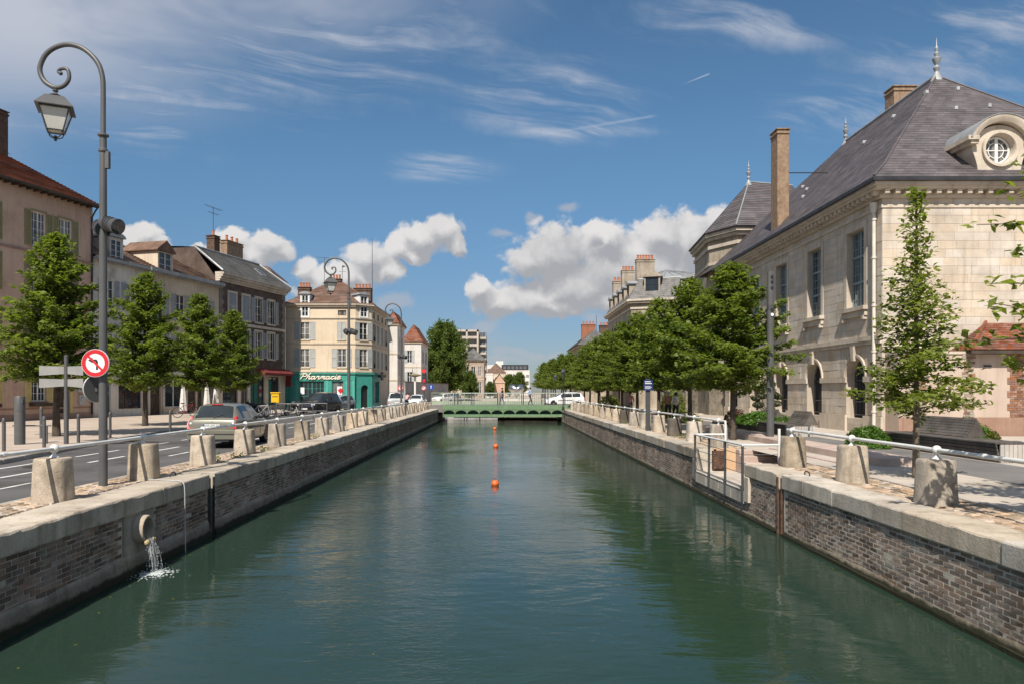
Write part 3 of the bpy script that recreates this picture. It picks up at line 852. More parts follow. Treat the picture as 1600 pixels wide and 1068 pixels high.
for yy in (YB + .12, YB + 5.8):
    b = MB(); b.box(bx0, bx1, yy - .03, yy + .03, 2.82, 2.88); b.box(bx0, bx1, yy - .02, yy + .02, 2.30, 2.34); b.build('bridge_rail', m_lgrey if yy < YB + 1 else m_pgreen, br)
    b = MB()
    for k in range(60):
        x = bx0 + (bx1 - bx0) * (k + .5) / 60; b.box(x - .008, x + .008, yy - .008, yy + .008, 1.70, 2.82)
    stuff(b.build('balusters', m_grey, br))
    for x in (-4.6, -4.3, -2.9, -.35, -.1, 2.2, 4.35, 4.65, 6.3):
        b = MB(); b.box(x - .045, x + .045, yy - .045, yy + .045, 1.69, 2.90); b.build('rail_post', m_dgrey, br)
m_pier = mat('pier concrete', (0.33, 0.32, 0.30), (0.44, 0.43, 0.41), s=1, streak=.7, bump=.2)
b = MB(); b.box(-5.9, -.4, YB + 8.0, YB + 8.4, -.6, 1.3)
tag(b.build('weir_gate', m_pier), 'pale concrete slab closing the canal left under the bridge', 'weir')
m_rub = mat('rubble masonry', (0.12, 0.105, 0.085), (0.22, 0.195, 0.16), s=3, streak=.5, bump=.7, bs=10, algae=(0.25, 0.2))
b = MB(); b.box(-.38, 7.4, YB + 7.2, YB + 8.4, -.6, 1.28); b.box(-.38, 7.4, YB + 6.7, YB + 7.2, -.6, .22)
tag(b.build('end_wall', m_rub), 'dark masonry wall ending the canal right under the bridge', 'wall')
for x0, x1 in ((-40, bx0), (bx1, 40)):           # road ramps up to the deck
    s = -1 if x1 == bx0 else 1
    b = MB(); xa, xb = (x1, x1 - 7) if s < 0 else (x0, x0 + 7)
    b.loft([[Vector((xa, YB, 1.0)), Vector((xa, YB + 6, 1.0)), Vector((xa, YB + 6, 1.68)), Vector((xa, YB, 1.68))], [Vector((xb, YB, 1.0)), Vector((xb, YB + 6, 1.0)), Vector((xb, YB + 6, 1.27)), Vector((xb, YB, 1.27))]])
    struct(b.build('road_ramp', m_asphalt_r))
# ------------------------------------------------------------------ building kit
def FM(origin, nrm):
    """frame of a facade: local x along it, local -y outwards, z up"""
    n = Vector((nrm[0], nrm[1], 0)).normalized(); yy = -n; u = yy.cross(Vector((0, 0, 1)))
    M = Matrix(((u.x, yy.x, 0, origin[0]), (u.y, yy.y, 0, origin[1]), (0, 0, 1, origin[2] if len(origin) > 2 else 0), (0, 0, 0, 1)))
    return M


def wall_mb(b, M, W, z0, z1, ops, d=.22):
    """ops: (u0,u1,v0,v1[, arch]) with arch True for a round head above v1"""
    rects = [(o[0], o[1], o[2], o[3] + ((o[1] - o[0]) / 2 if len(o) > 4 and o[4] else 0)) for o in ops]
    us = sorted({0, W, *[r[0] for r in rects], *[r[1] for r in rects]}); vs = sorted({z0, z1, *[r[2] for r in rects], *[r[3] for r in rects]})
    us = [u for u in us if 0 <= u <= W]; vs = [v for v in vs if z0 <= v <= z1]
    P = lambda u, y, v: M @ Vector((u, y, v))
    for a, c in zip(us, us[1:]):
        for e, g in zip(vs, vs[1:]):
            mu, mv = (a + c) / 2, (e + g) / 2
            if any(r[0] < mu < r[1] and r[2] < mv < r[3] for r in rects): continue
            b.poly([P(a, 0, e), P(c, 0, e), P(c, 0, g), P(a, 0, g)])
    for o, r in zip(ops, rects):
        u0, u1, v0, v1 = r
        if len(o) > 4 and o[4]:
            rad = (u1 - u0) / 2; uc = (u0 + u1) / 2; vs_ = o[3]; n = 14
            arc = [(uc + rad * math.cos(math.pi * k / n), vs_ + rad * math.sin(math.pi * k / n)) for k in range(n + 1)]
            for k in range(n):
                (a1, b1), (a2, b2) = arc[k], arc[k + 1]
                b.poly([P(a1, 0, b1), P(a1, 0, v1), P(a2, 0, v1), P(a2, 0, b2)][::-1] if False else [P(a2, 0, b2), P(a1, 0, b1), P(a1, 0, v1), P(a2, 0, v1)])
                b.poly([P(a1, 0, b1), P(a2, 0, b2), P(a2, d, b2), P(a1, d, b1)])
            b.poly([P(u1, 0, v0), P(u1, 0, vs_), P(u1, d, vs_), P(u1, d, v0)]); b.poly([P(u0, 0, vs_), P(u0, 0, v0), P(u0, d, v0), P(u0, d, vs_)])
        else:
            b.poly([P(u1, 0, v0), P(u1, 0, v1), P(u1, d, v1), P(u1, d, v0)]); b.poly([P(u0, 0, v1), P(u0, 0, v0), P(u0, d, v0), P(u0, d, v1)])
            b.poly([P(u0, d, v1), P(u1, d, v1), P(u1, 0, v1), P(u0, 0, v1)])
        b.poly([P(u0, 0, v0), P(u1, 0, v0), P(u1, d, v0), P(u0, d, v0)])


_win = {}
def window(parent, M, u0, u1, v0, v1, m, cols=2, rows=3, y=.14, gm=None, arch=False, fw=.055, mun=.026, stile=.07, name='window'):
    """frame + glazing bars as the window, its glass as a child"""
    w, h = u1 - u0, v1 - v0
    key = (round(w, 2), round(h, 2), m.name, cols, rows, fw, stile)
    if key not in _win:
        b = MB()
        b.box(0, fw, -.03, .03, 0, h); b.box(w - fw, w, -.03, .03, 0, h); b.box(fw, w - fw, -.03, .03, 0, fw); b.box(fw, w - fw, -.03, .03, h - fw, h)
        if stile: b.box(w / 2 - stile / 2, w / 2 + stile / 2, -.04, .035, fw, h - fw)
        for k in range(1, cols):
            x = w * k / cols
            if stile and abs(x - w / 2) < .01: continue
            b.box(x - mun / 2, x + mun / 2, -.02, .02, fw, h - fw)
        for k in range(1, rows):
            z = h * k / rows; b.box(fw, w - fw, -.018, .018, z - mun / 2, z + mun / 2)
        g = MB(); g.poly([(fw * .5, .012, fw * .5), (w - fw * .5, .012, fw * .5), (w - fw * .5, .012, h - fw * .5), (fw * .5, .012, h - fw * .5)])
        _win[key] = (b.mesh('window', m), g.mesh('pane', gm or m_glass))
    a, g = _win[key]
    MM = M @ T(u0, y, v0)
    o = link(name, a, parent, MM)
    link('pane', g, o, MM)
    return o


_shut = {}
def shutter(parent, M, u, v0, w, h, m, y=-.045):
    key = (round(w, 2), round(h, 2), m.name)
    if key not in _shut:
        b = MB(); f = .06
        b.box(0, f, 0, .04, 0, h); b.box(w - f, w, 0, .04, 0, h); b.box(f, w - f, 0, .04, 0, f); b.box(f, w - f, 0, .04, h - f, h); b.box(f, w - f, 0, .04, h * .48, h * .48 + f)
        n = max(6, int(h / .11))
        for k in range(n):
            z = f + (h - 2 * f) * (k + .5) / n
            b.loft([[Vector((f, .004, z - .05)), Vector((f, .014, z - .05)), Vector((f, .036, z + .03)), Vector((f, .026, z + .03))],
                    [Vector((w - f, .004, z - .05)), Vector((w - f, .014, z - .05)), Vector((w - f, .036, z + .03)), Vector((w - f, .026, z + .03))]], caps=False)
        b.box(f, w - f, .034, .038, f, h - f)
        _shut[key] = b.mesh('shutter', m)
    return link('shutter', _shut[key], parent, M @ T(u, y, v0))


def boxp(name, parent, M, x0, x1, y0, y1, z0, z1, m):
    b = MB(); b.box(x0, x1, y0, y1, z0, z1); return b.build(name, m, parent, M)


def slope(b, A, B, Cc, D, n, t=.03, seg=1.2):
    """roof slope A-B (eave) to D-C (top) laid in n overlapping courses"""
    A, B, Cc, D = map(Vector, (A, B, Cc, D))
    nr = (B - A).cross(D - A).normalized()
    if nr.z < 0: nr = -nr
    prev = None
    for i in range(n):
        f0, f1 = i / n, (i + 1) / n
        a0 = A.lerp(D, f0) + nr * t; b0 = B.lerp(Cc, f0) + nr * t; a1 = A.lerp(D, f1) + nr * .004; b1 = B.lerp(Cc, f1) + nr * .004
        lo = [A.lerp(D, f0) - (nr * .03 if i == 0 else nr * 0), B.lerp(Cc, f0) - (nr * .03 if i == 0 else nr * 0)]
        m = max(1, min(10 if seg > 1 else 90, int((b0 - a0).length / seg)))
        for k in range(m):
            b.cr = random.random()
            p = [a0.lerp(b0, k / m), a0.lerp(b0, (k + 1) / m), a1.lerp(b1, (k + 1) / m), a1.lerp(b1, k / m)]
            if (p[2] - p[3]).length < 1e-4: p = p[:3]
            b.poly(p)
        b.poly([lo[0], lo[1], b0, a0])
    b.cr = None


def chimney(parent, x, y, z0, z1, wx, wy, m, pots=0, along='x', pm=None, rz=0):
    M = T(x, y, 0) @ RZ(rz)
    b = MB(); b.box(-wx / 2, wx / 2, -wy / 2, wy / 2, z0, z1 - .3); b.box(-wx / 2 - .05, wx / 2 + .05, -wy / 2 - .05, wy / 2 + .05, z1 - .3, z1 - .18); b.box(-wx / 2, wx / 2, -wy / 2, wy / 2, z1 - .18, z1 - .06)
    b.box(-wx / 2 - .07, wx / 2 + .07, -wy / 2 - .07, wy / 2 + .07, z1 - .06, z1)
    c = b.build('chimney', m, parent, M)
    for k in range(pots):
        q = ((k + .5) / pots - .5)
        p = MB(); p.lathe([(.14, 0), (.125, .1), (.11, .42), (.135, .44), (.135, .5), (.09, .5)], n=10)
        p.build('chimney_pot', pm or m_pot, c, M @ T(q * wx * .95 if along == 'x' else 0, q * wy * .95 if along == 'y' else 0, z1))
    return c


def antenna(parent, x, y, z0, h, ang=0.6, big=1.0):
    b = MB(); b.cyl((0, 0, 0), (0, 0, h), .025, n=6)
    for (zz, L, n) in ((h - .05, 1.5 * big, 9), (h - .55, .9 * big, 5)):
        b.cyl((-L / 2, 0, zz), (L / 2, 0, zz), .015, n=5)
        for k in range(n):
            xx = -L / 2 + L * k / (n - 1); l = .18 + .16 * (k / n); b.cyl((xx, -l, zz), (xx, l, zz), .009, n=4)
    return b.build('antenna', m_dgrey, parent, T(x, y, z0) @ RZ(ang))


# building materials
m_pinkw = mat('pink plaster', (0.50, 0.345, 0.262), (0.58, 0.415, 0.325), s=.5, bump=.12, bs=30, streak=.35, stain=.25)
m_pinkdark = mat('pink plinth', (0.29, 0.185, 0.15), (0.37, 0.25, 0.205), s=1, bump=.3, bs=30, streak=.3)
m_greyw = mat('grey white plaster', (0.56, 0.53, 0.48), (0.68, 0.645, 0.595), s=.5, bump=.2, bs=20, streak=.6, stain=.6)
m_beige = mat('beige plaster', (0.55, 0.45, 0.34), (0.67, 0.565, 0.44), s=.5, bump=.15, bs=20, streak=.5, stain=.3)
m_cream = mat('cream plaster', (0.60, 0.485, 0.35), (0.69, 0.57, 0.425), s=.4, bump=.08, bs=30, streak=.3, stain=.12)
m_band = mat('cream band', (0.55, 0.45, 0.34), (0.64, 0.54, 0.42), s=1, bump=.1, streak=.4)
m_darkbrick = mat('dark facade brick', (0.085, 0.060, 0.048), (0.145, 0.105, 0.085), s=1.5, bump=.5, bs=14, streak=.4, grain=.25)
m_lightst = mat('pale dressed stone', (0.48, 0.42, 0.345), (0.60, 0.53, 0.45), s=1.2, bump=.2, streak=.5, stain=.3)
m_tile_red = mat('red roof tile', (0.175, 0.066, 0.042), (0.29, 0.125, 0.078), s=1.2, rnd='attr', rv=.2, bump=.6, bs=9, grain=.25, stain=.4)
m_tile_br = mat('brown roof tile', (0.135, 0.082, 0.06), (0.245, 0.16, 0.118), s=1.2, rnd='attr', rv=.3, bump=.6, bs=9, grain=.25, stain=.4)
m_tile_br2 = mat('warm brown tile', (0.128, 0.080, 0.060), (0.205, 0.130, 0.098), s=1.2, rnd='attr', rv=.2, bump=.6, bs=9, grain=.2)
m_slate = mat('purple slate', (0.092, 0.080, 0.083), (0.140, 0.123, 0.127), s=.9, rnd='attr', rv=.20, bump=.5, bs=11, grain=.2, rough=.6, stain=.35)
m_slate_g = mat('grey slate', (0.10, 0.098, 0.095), (0.17, 0.165, 0.155), s=.9, rnd='attr', rv=.18, bump=.5, bs=11, grain=.2, rough=.65, stain=.3)
m_zinc = mat('zinc', (0.28, 0.29, 0.295), (0.38, 0.39, 0.395), s=1.2, rough=.5, bump=.1, metal=.25, streak=.4)
m_lead = mat('dark gutter', (0.022, 0.022, 0.026), (0.045, 0.045, 0.05), s=2, rough=.5, bump=.1)
m_shut_o = paint('olive shutter', (0.25, 0.22, 0.105), rough=.6)
m_shut_y = paint('yellow shutter', (0.52, 0.42, 0.17), rough=.6)
m_shut_g = paint('grey shutter', (0.36, 0.365, 0.345), rough=.6)
m_shut_b = paint('blue grey shutter', (0.30, 0.32, 0.34), rough=.6)
m_wood = paint('white joinery', (0.70, 0.70, 0.67), rough=.5)
m_bluejoin = paint('blue grey joinery', (0.20, 0.265, 0.29), rough=.5)
m_pot = mat('terracotta pot', (0.38, 0.13, 0.065), (0.48, 0.19, 0.10), s=4, bump=.2)
m_chbrick = mat('chimney brick', (0.24, 0.155, 0.10), (0.36, 0.255, 0.17), s=5, bump=.6, bs=12, streak=.4, grain=.2)
m_chdark = mat('dark chimney brick', (0.085, 0.05, 0.038), (0.15, 0.095, 0.07), s=5, bump=.6, bs=12, streak=.4, grain=.2)
m_chred = mat('red chimney brick', (0.27, 0.105, 0.06), (0.36, 0.155, 0.095), s=5, bump=.6, bs=12, streak=.4, grain=.2)
m_teal = paint('teal shopfront', (0.050, 0.280, 0.225), rough=.45)
m_teal2 = paint('teal moulding', (0.075, 0.35, 0.285), rough=.45)
m_awn = mat('maroon awning', (0.13, 0.02, 0.022), (0.18, 0.032, 0.032), s=2, bump=.1)
m_wooddk = mat('dark timber', (0.045, 0.034, 0.026), (0.085, 0.065, 0.05), s=3, bump=.4, bs=30)

# ------------------------------------------------------------------ left row of houses (along a street line that closes in on the canal)
D_ = Vector((.252, .968, 0)).normalized(); N_ = Vector((.968, -.252, 0)).normalized()
P0 = Vector((-27.9, 40.6, 0))
def t_of(px):
    r = (px - CX) / F
    return (P0.x - r * P0.y) / (r * D_.y - D_.x)
def rowM(t): 
    p = P0 + D_ * t; return FM((p.x, p.y, 0), N_)
def row_house(name, label, t0, t1, cat='house'):
    p = P0 + D_ * t0
    return thing(name, label, cat, (p.x, p.y, 1.3), math.atan2(D_.y, D_.x))
ZS = 1.35                                         # pavement level at the houses

# pink house
A0, A1 = -13.0, 6.45
h = row_house('pink_house', 'pink plastered house with olive shutters and a red tiled roof', A0, A1)
M = rowM(A0); W = A1 - A0; ops = []; wins = []
ucs = [2.45 - A0 + k * 1.9 - 0 for k in (-6.9, -5.9, -4.6, -3.6, -1.75, 0, 1)]
for row, (v0, v1) in enumerate(((5.6, 7.65), (8.75, 10.85), (11.55, 13.6))):
    for u in ucs: wins.append((u - .5, u + .5, v0, v1))
for u in (ucs[0], ucs[2], ucs[4], ucs[5]): wins.append((u - .5, u + .5, 2.5, 4.3))
door = (3.8 - A0, 4.65 - A0, ZS, 4.25)
b = MB(); wall_mb(b, M, W, ZS - .2, 15.0, wins + [door], .2)
P = lambda u, y, v: M @ Vector((u, y, v))
b.poly([P(W, 0, ZS - .2), P(W, 14, ZS - .2), P(W, 14, 15), P(W, 7, 18.6), P(W, 0, 15)]); b.poly([P(0, 0, 0), P(0, 14, 0), P(0, 14, 15), P(0, 0, 15)]); b.poly([P(0, 14, 0), P(W, 14, 0), P(W, 14, 15), P(0, 14, 15)])
b.build('wall', m_pinkw, h)
for i, (u0, u1, v0, v1) in enumerate(wins):
    up = v0 > 5
    window(h, M, u0, u1, v0, v1, m_wood, 4, 4, .12)
    sm = m_shut_o if up else m_shut_y
    shutter(h, M, u0 - .455, v0 - .02, .44, v1 - v0 + .04, sm); shutter(h, M, u1 + .015, v0 - .02, .44, v1 - v0 + .04, sm)
    boxp('sill', h, M, u0 - .08, u1 + .08, -.07, -.002, v0 - .09, v0 - .025, m_pinkdark)
    boxp('lintel', h, M, u0 - .05, u1 + .05, -.03, -.003, v1 + .025, v1 + .12, m_shut_o if up else m_pinkdark)
    if not up:
        f = boxp('window_box', h, M, u0 - .2, u1 + .2, -.32, -.075, v0 - .30, v0 - .1, m_wooddk)
    elif v0 > 11:
        b = MB()
        for z in (v0 + .3, v0 + .55, v0 + .8): b.cyl((u0, -.02, z), (u1, -.02, z), .012, n=5)
        b.build('guard_bars', m_black, h, M)
boxp('door', h, M, door[0] + .03, door[1] - .03, .12, .17, ZS, 4.2, m_wooddk)
boxp('door_post', h, M, door[1] + .03, door[1] + .22, -.04, -.003, ZS, 4.3, m_shut_y)
boxp('string_course', h, M, 0, W, -.06, -.002, 11.16, 11.30, m_pinkdark); boxp('dado_band', h, M, 0, W, -.03, -.002, 2.02, 2.12, m_pinkdark)
boxp('plinth', h, M, 0, W + .02, -.045, -.002, 1.25, 1.75, m_pinkdark)
b = MB()
slope(b, P(-.2, -.6, 14.92), P(W + .25, -.6, 14.92), P(W + .25, 7, 18.75), P(-.2, 7, 18.75), 26, .05, .30); slope(b, P(W + .25, 14.6, 14.92), P(-.2, 14.6, 14.92), P(-.2, 7, 18.75), P(W + .25, 7, 18.75), 20, .05)
b.build('roof', m_tile_red, h)
b = MB(); b.box(-.2, W + .25, -.66, -.5, 14.80, 14.92)
for k in range(40): b.box(.2 + k * .48, .28 + k * .48, -.58, -.003, 14.72, 14.86)
b.build('eave', m_wooddk, h, M)
b = MB(); b.box(-.2, W + .25, -.56, -.003, 14.87, 14.90); b.build('soffit', m_wooddk, h, M)
b = MB(); b.cyl((W - .12, -.08, 1.6), (W - .12, -.08, 14.2), .055, n=8); b.tube([(W - .12, -.08, 14.2), (W - .12, -.35, 14.6), (W - .12, -.55, 14.8)], .05); b.build('downpipe', m_lead, h, M)
p = M @ Vector((W - .75, 7.2, 0)); chimney(h, p.x, p.y, 17.0, 21.6, 1.3, 1.0, m_chdark, 2, rz=math.atan2(D_.y, D_.x))
p = M @ Vector((W + .2, 6.2, 0)); 
vent = thing('gas_meter_cover', 'round grey wall plates beside the door of the pink house', 'wall plate', tuple(rowM(5.5) @ Vector((0, 0, 1.4))))
for (t, z, r) in ((5.45, 3.35, .26), (5.55, 2.55, .24)):
    b = MB(); b.box(t - A0 - r, t - A0 + r, -.14, -.006, z - .32, z + .3); b.cyl((t - A0, -.15, z), (t - A0, -.20, z), r * .7, n=14); b.build('plate', m_lgrey, vent, M)

# grey white house with mansard and round-headed dormer
B0, B1 = 6.45, 11.2
h = row_house('grey_house', 'narrow grey white house with a round headed dormer in its brown roof', B0, B1)
M = rowM(B0); W = B1 - B0
wins = [(.9, 1.8, 8.6, 10.4), (2.9, 3.8, 8.6, 10.4), (.9, 1.8, 5.6, 7.5), (2.9, 3.8, 5.6, 7.5)]
dr = [(.5, 1.5, ZS, 3.9), (2.2, 4.3, 1.9, 3.9)]
b = MB(); wall_mb(b, M, W, ZS - .2, 11.7, wins + dr, .2); P = lambda u, y, v, M=M: M @ Vector((u, y, v))
b.poly([P(0, 9, 0), P(W, 9, 0), P(W, 9, 12), P(0, 9, 12)]); b.poly([P(W, 0, 11), P(W, 9, 11), P(W, 4.5, 13.9)]); b.poly([P(.03, 0, 1), P(.03, 9, 1), P(.03, 9, 11.6), P(.03, 0, 11.6)]); b.poly([P(W - .03, 0, 1), P(W - .03, 9, 1), P(W - .03, 9, 11.6), P(W - .03, 0, 11.6)]); b.build('wall', m_greyw, h)
for w_ in wins:
    window(h, M, *w_, m_wood, 2, 3, .12); shutter(h, M, w_[0] - .46, w_[2], .45, w_[3] - w_[2], m_shut_b); shutter(h, M, w_[1] + .01, w_[2], .45, w_[3] - w_[2], m_shut_b)
    boxp('sill', h, M, w_[0] - .08, w_[1] + .08, -.08, -.002, w_[2] - .1, w_[2] - .004, m_lightst)
boxp('door', h, M, .52, 1.48, .13, .17, ZS, 3.88, m_wooddk); window(h, M, 2.2, 4.3, 1.9, 3.9, m_awn, 3, 2, .12, stile=0)
b = MB(); slope(b, P(-.05, -.35, 11.72), P(W + .05, -.35, 11.72), P(W + .05, 4.5, 14.5), P(-.05, 4.5, 14.5), 18, .04); slope(b, P(W, 9.2, 11.72), P(0, 9.2, 11.72), P(0, 4.5, 14.5), P(W, 4.5, 14.5), 14, .04); b.build('roof', m_tile_br, h)
boxp('gutter', h, M, -.05, W + .05, -.48, -.3, 11.58, 11.78, m_zinc); boxp('eave_board', h, M, -.05, W + .05, -.3, -.003, 11.5, 11.7, m_zinc)
def dormer(h, M, u0, u1, v0, v1, y, back, mw, mr, roundh=False, gab=0.0, jm=None, cols=2, rows=3):
    jm = jm or m_wood; d = MB(); uc = (u0 + u1) / 2
    d.box(u0, u0 + .14, y, y + back, v0, v1); d.box(u1 - .14, u1, y, y + back, v0, v1); d.box(u0, u1, y - .03, y + .12, v0 - .12, v0 - .001); d.box(u0 + .142, u1 - .142, y, y + back, v1 - .14, v1)
    o = d.build('dormer', mw, h, M)
    window(h, M, u0 + .14, u1 - .14, v0, v1 - .14, jm, cols, rows, y + .08)
    r = MB(); e = .14
    if roundh:
        n = 10; pr = [(uc + (uc - u0 + e) * math.cos(math.pi * k / n), v1 + .02 + (uc - u0) * .55 * math.sin(math.pi * k / n)) for k in range(n + 1)]
    elif gab: pr = [(u1 + e + .06, v1 - .02), (uc, v1 + gab), (u0 - e - .06, v1 - .02), (u0 - e - .06, v1 - .10), (uc, v1 + gab - .09) if False else (u0 - e, v1 - .12), (u1 + e, v1 - .12)]
    else: pr = [(u1 + e, v1 + .002), (u1 + e, v1 + .10), (uc, v1 + .16), (u0 - e, v1 + .10), (u0 - e, v1 + .002)]
    r.prism(pr[::-1], back + .25, T(0, y - .14, 0)); r.build('dormer_roof', mr, o, M)
    return o
dormer(h, M, 1.55, 2.75, 11.75, 13.35, .12, 2.2, m_greyw, m_zinc, roundh=True, rows=4)
p = M @ Vector((.6, 3.2, 0)); chimney(h, p.x, p.y, 12.5, 15.2, .8, 1.2, m_lightst, 2, 'y', rz=math.atan2(D_.y, D_.x))
p = M @ Vector((.2, 8.5, 0)); antenna(h, p.x, p.y, 14.0, 5.2, .2, 1.5)

# beige house
C0, C1 = 11.2, 19.4
h = row_house('beige_house', 'beige plastered house with a timber gabled dormer and old brown tiles', C0, C1)
M = rowM(C0); W = C1 - C0; P = lambda u, y, v, M=M: M @ Vector((u, y, v))
wins = [(u - .5, u + .5, v0, v1) for u in (1.3, 3.6, 6.6) for v0, v1 in ((8.3, 10.3), (5.3, 7.3))]
shop = [(.4, 1.5, ZS, 4.0), (1.9, 3.9, 1.9, 4.0), (4.4, 5.4, ZS, 4.0), (5.8, 7.7, 1.9, 4.0)]
b = MB(); wall_mb(b, M, W, ZS - .2, 11.7, wins + shop, .22); b.poly([P(0, 9, 0), P(W, 9, 0), P(W, 9, 12), P(0, 9, 12)]); b.poly([P(.03, 0, 1), P(.03, 9, 1), P(.03, 9, 11.6), P(.03, 0, 11.6)]); b.poly([P(W - .03, 0, 1), P(W - .03, 9, 1), P(W - .03, 9, 11.6), P(W - .03, 0, 11.6)]); b.build('wall', m_beige, h)
for w_ in wins:
    window(h, M, *w_, m_wood, 2, 3, .13); shutter(h, M, w_[0] - .52, w_[2], .5, w_[3] - w_[2], m_shut_g); shutter(h, M, w_[1] + .02, w_[2], .5, w_[3] - w_[2], m_shut_g)
    boxp('sill', h, M, w_[0] - .1, w_[1] + .1, -.08, -.002, w_[2] - .1, w_[2] - .004, m_lightst)
for i, s_ in enumerate(shop):
    if s_[2] == ZS: boxp('door', h, M, s_[0] + .02, s_[1] - .02, .13, .17, ZS, s_[3] - .02, m_wooddk)
    else: window(h, M, *s_, m_wood if i == 1 else m_awn, 2, 1, .12, stile=.06, name='shop_window')
boxp('shop_band', h, M, .2, W - .2, -.10, -.002, 4.1, 4.55, m_greyw)
for u in (.15, 1.65, 4.1, 5.55, 7.85): boxp('pilaster', h, M, u, u + .18, -.08, -.003, ZS, 4.098, m_greyw if u < 3 else m_lightst)
b = MB(); slope(b, P(-.05, -.4, 11.72), P(W + .3, -.4, 11.72), P(W + .3, 4.8, 14.2), P(-.05, 4.8, 14.2), 20, .045); slope(b, P(W, 9.2, 11.72), P(0, 9.2, 11.72), P(0, 4.8, 14.2), P(W, 4.8, 14.2), 14, .04); b.build('roof', m_tile_br, h)
boxp('gutter', h, M, -.05, W + .1, -.55, -.35, 11.56, 11.80, m_zinc); boxp('eave_board', h, M, -.05, W + .1, -.35, -.003, 11.46, 11.7, m_zinc)
dormer(h, M, 1.3, 2.9, 11.85, 13.35, .10, 3.0, m_beige, m_tile_br, gab=.75)

# dark brick house
E0, E1 = 19.4, 29.4
h = row_house('dark_brick_house', 'dark brick town house with pale window surrounds and a grey slate mansard', E0, E1)
M = rowM(E0); W = E1 - E0; P = lambda u, y, v, M=M: M @ Vector((u, y, v))
uc = [t_of(363) - E0, t_of(384) - E0, t_of(403.5) - E0, t_of(423) - E0]
wins = [(u - .5, u + .5, 9.15, 11.25) for u in uc] + [(u - .5, u + .5, 6.0, 8.3) for u in uc]
shop = [(.5, 2.6, 1.9, 4.4), (3.0, 4.0, ZS, 4.4), (4.4, 6.6, 1.9, 4.4), (7.2, 9.0, ZS + .4, 4.4)]
b = MB(); wall_mb(b, M, W, 4.75, 12.05, wins, .22); b.build('wall', m_darkbrick, h)
b = MB(); wall_mb(b, M, W, ZS - .2, 4.75, shop, .25); b.build('shop_wall', m_lightst, h)
b = MB(); b.poly([P(0, 0, 0), P(0, 9, 0), P(0, 9, 15), P(0, 2.3, 14.9), P(0, 0, 12)]); b.poly([P(W, 0, 0), P(W, 9, 0), P(W, 9, 15), P(W, 2.3, 14.9), P(W, 0, 12)]); b.poly([P(0, 9, 0), P(W, 9, 0), P(W, 9, 15), P(0, 9, 15)]); b.build('side_wall', m_darkbrick, h)
for i, w_ in enumerate(wins):
    window(h, M, *w_, m_wood, 2, 3, .12)
    b = MB(); b.box(w_[0] - .16, w_[0] - .001, -.05, -.002, w_[2], w_[3]); b.box(w_[1] + .001, w_[1] + .16, -.05, -.002, w_[2], w_[3]); b.box(w_[0] - .18, w_[1] + .18, -.07, -.002, w_[3] + .001, w_[3] + .18); b.box(w_[0] - .2, w_[1] + .2, -.12, -.002, w_[2] - .14, w_[2] - .001)
    b.build('window_surround', m_lightst, h, M)
    if i in (0, 1): 
        shutter(h, M, w_[0] + .02, w_[2], .47, 2.08, m_shut_b, -.06); shutter(h, M, w_[0] + .51, w_[2], .47, 2.08, m_shut_b, -.06)
    else:
        shutter(h, M, w_[0] - .66, w_[2], .48, w_[3] - w_[2], m_shut_b, -.1); shutter(h, M, w_[1] + .18, w_[2], .48, w_[3] - w_[2], m_shut_b, -.1)
    b = MB()
    for z in (w_[2] + .25, w_[2] + .5): b.cyl((w_[0], -.03, z), (w_[1], -.03, z), .012, n=5)
    b.build('guard_bars', m_black, h, M)
qb = MB()
for k in range(20):
    z = 4.8 + k * .36; w2 = .62 if k % 2 else .42
    qb.box(0.001, w2, -.04, -.002, z, z + .345); qb.box(W - w2, W - .001, -.04, -.002, z, z + .345)
stuff(qb.build('quoins', mat('grey quoin', (.17, .145, .12), (.25, .215, .18), s=2, bump=.4, streak=.4), h, M))
boxp('string_course', h, M, .0, W, -.10, -.002, 8.62, 8.86, m_lightst)
for k, (dz, e) in enumerate(((12.05, .12), (12.22, .25), (12.40, .42), (12.58, .52))): boxp('cornice', h, M, -.02 - e * .1, W + e * .6, -e, .3, dz, dz + (.168 if k < 3 else .2), m_lightst)
b = MB(); slope(b, P(-.1, -.45, 12.80), P(W + .25, -.45, 12.80), P(W - .6, 2.4, 14.95), P(.1, 2.4, 14.95), 18, .035); slope(b, P(.1, 2.4, 14.95), P(W - .6, 2.4, 14.95), P(W - .6, 8.8, 15.4), P(.1, 8.8, 15.4), 6, .02); slope(b, P(W + .25, -.45, 12.8), P(W + .25, 8.8, 12.8), P(W - .6, 8.8, 15.2), P(W - .6, 2.4, 14.95), 16, .035); b.build('roof', m_slate_g, h)
b = MB(); b.tube([P(-.1, -.47, 12.86), P(.1, 2.4, 15.02), P(W - .6, 2.4, 15.02), P(W + .25, -.47, 12.86)], .09, n=6); b.build('zinc_ridge', m_zinc, h)
sk = MB(); sk.box(-.35, .35, -.02, .03, -.5, .5); fr = sk.build('skylight', m_lgrey, h, M @ T(7.4, 1.0, 13.93) @ RX(R(-53)))
g = MB(); g.poly([(-.29, -.025, -.44), (.29, -.025, -.44), (.29, -.025, .44), (-.29, -.025, .44)]); g.build('pane', m_glass, fr, M @ T(7.4, 1.0, 13.93) @ RX(R(-53)))
for i, s_ in enumerate(shop):
    if i in (1, 3): window(h, M, s_[0], s_[1], s_[2], s_[3], m_wooddk, 2, 2, .15, name='shop_door')
    else: window(h, M, *s_, m_wooddk, 3, 2, .15, stile=0, name='shop_window')
rz_ = math.atan2(D_.y, D_.x)
p = M @ Vector((6.9, 3.6, 0)); chimney(h, p.x, p.y, 14.0, 16.7, 2.4, .7, m_chbrick, 3, 'x', rz=rz_)
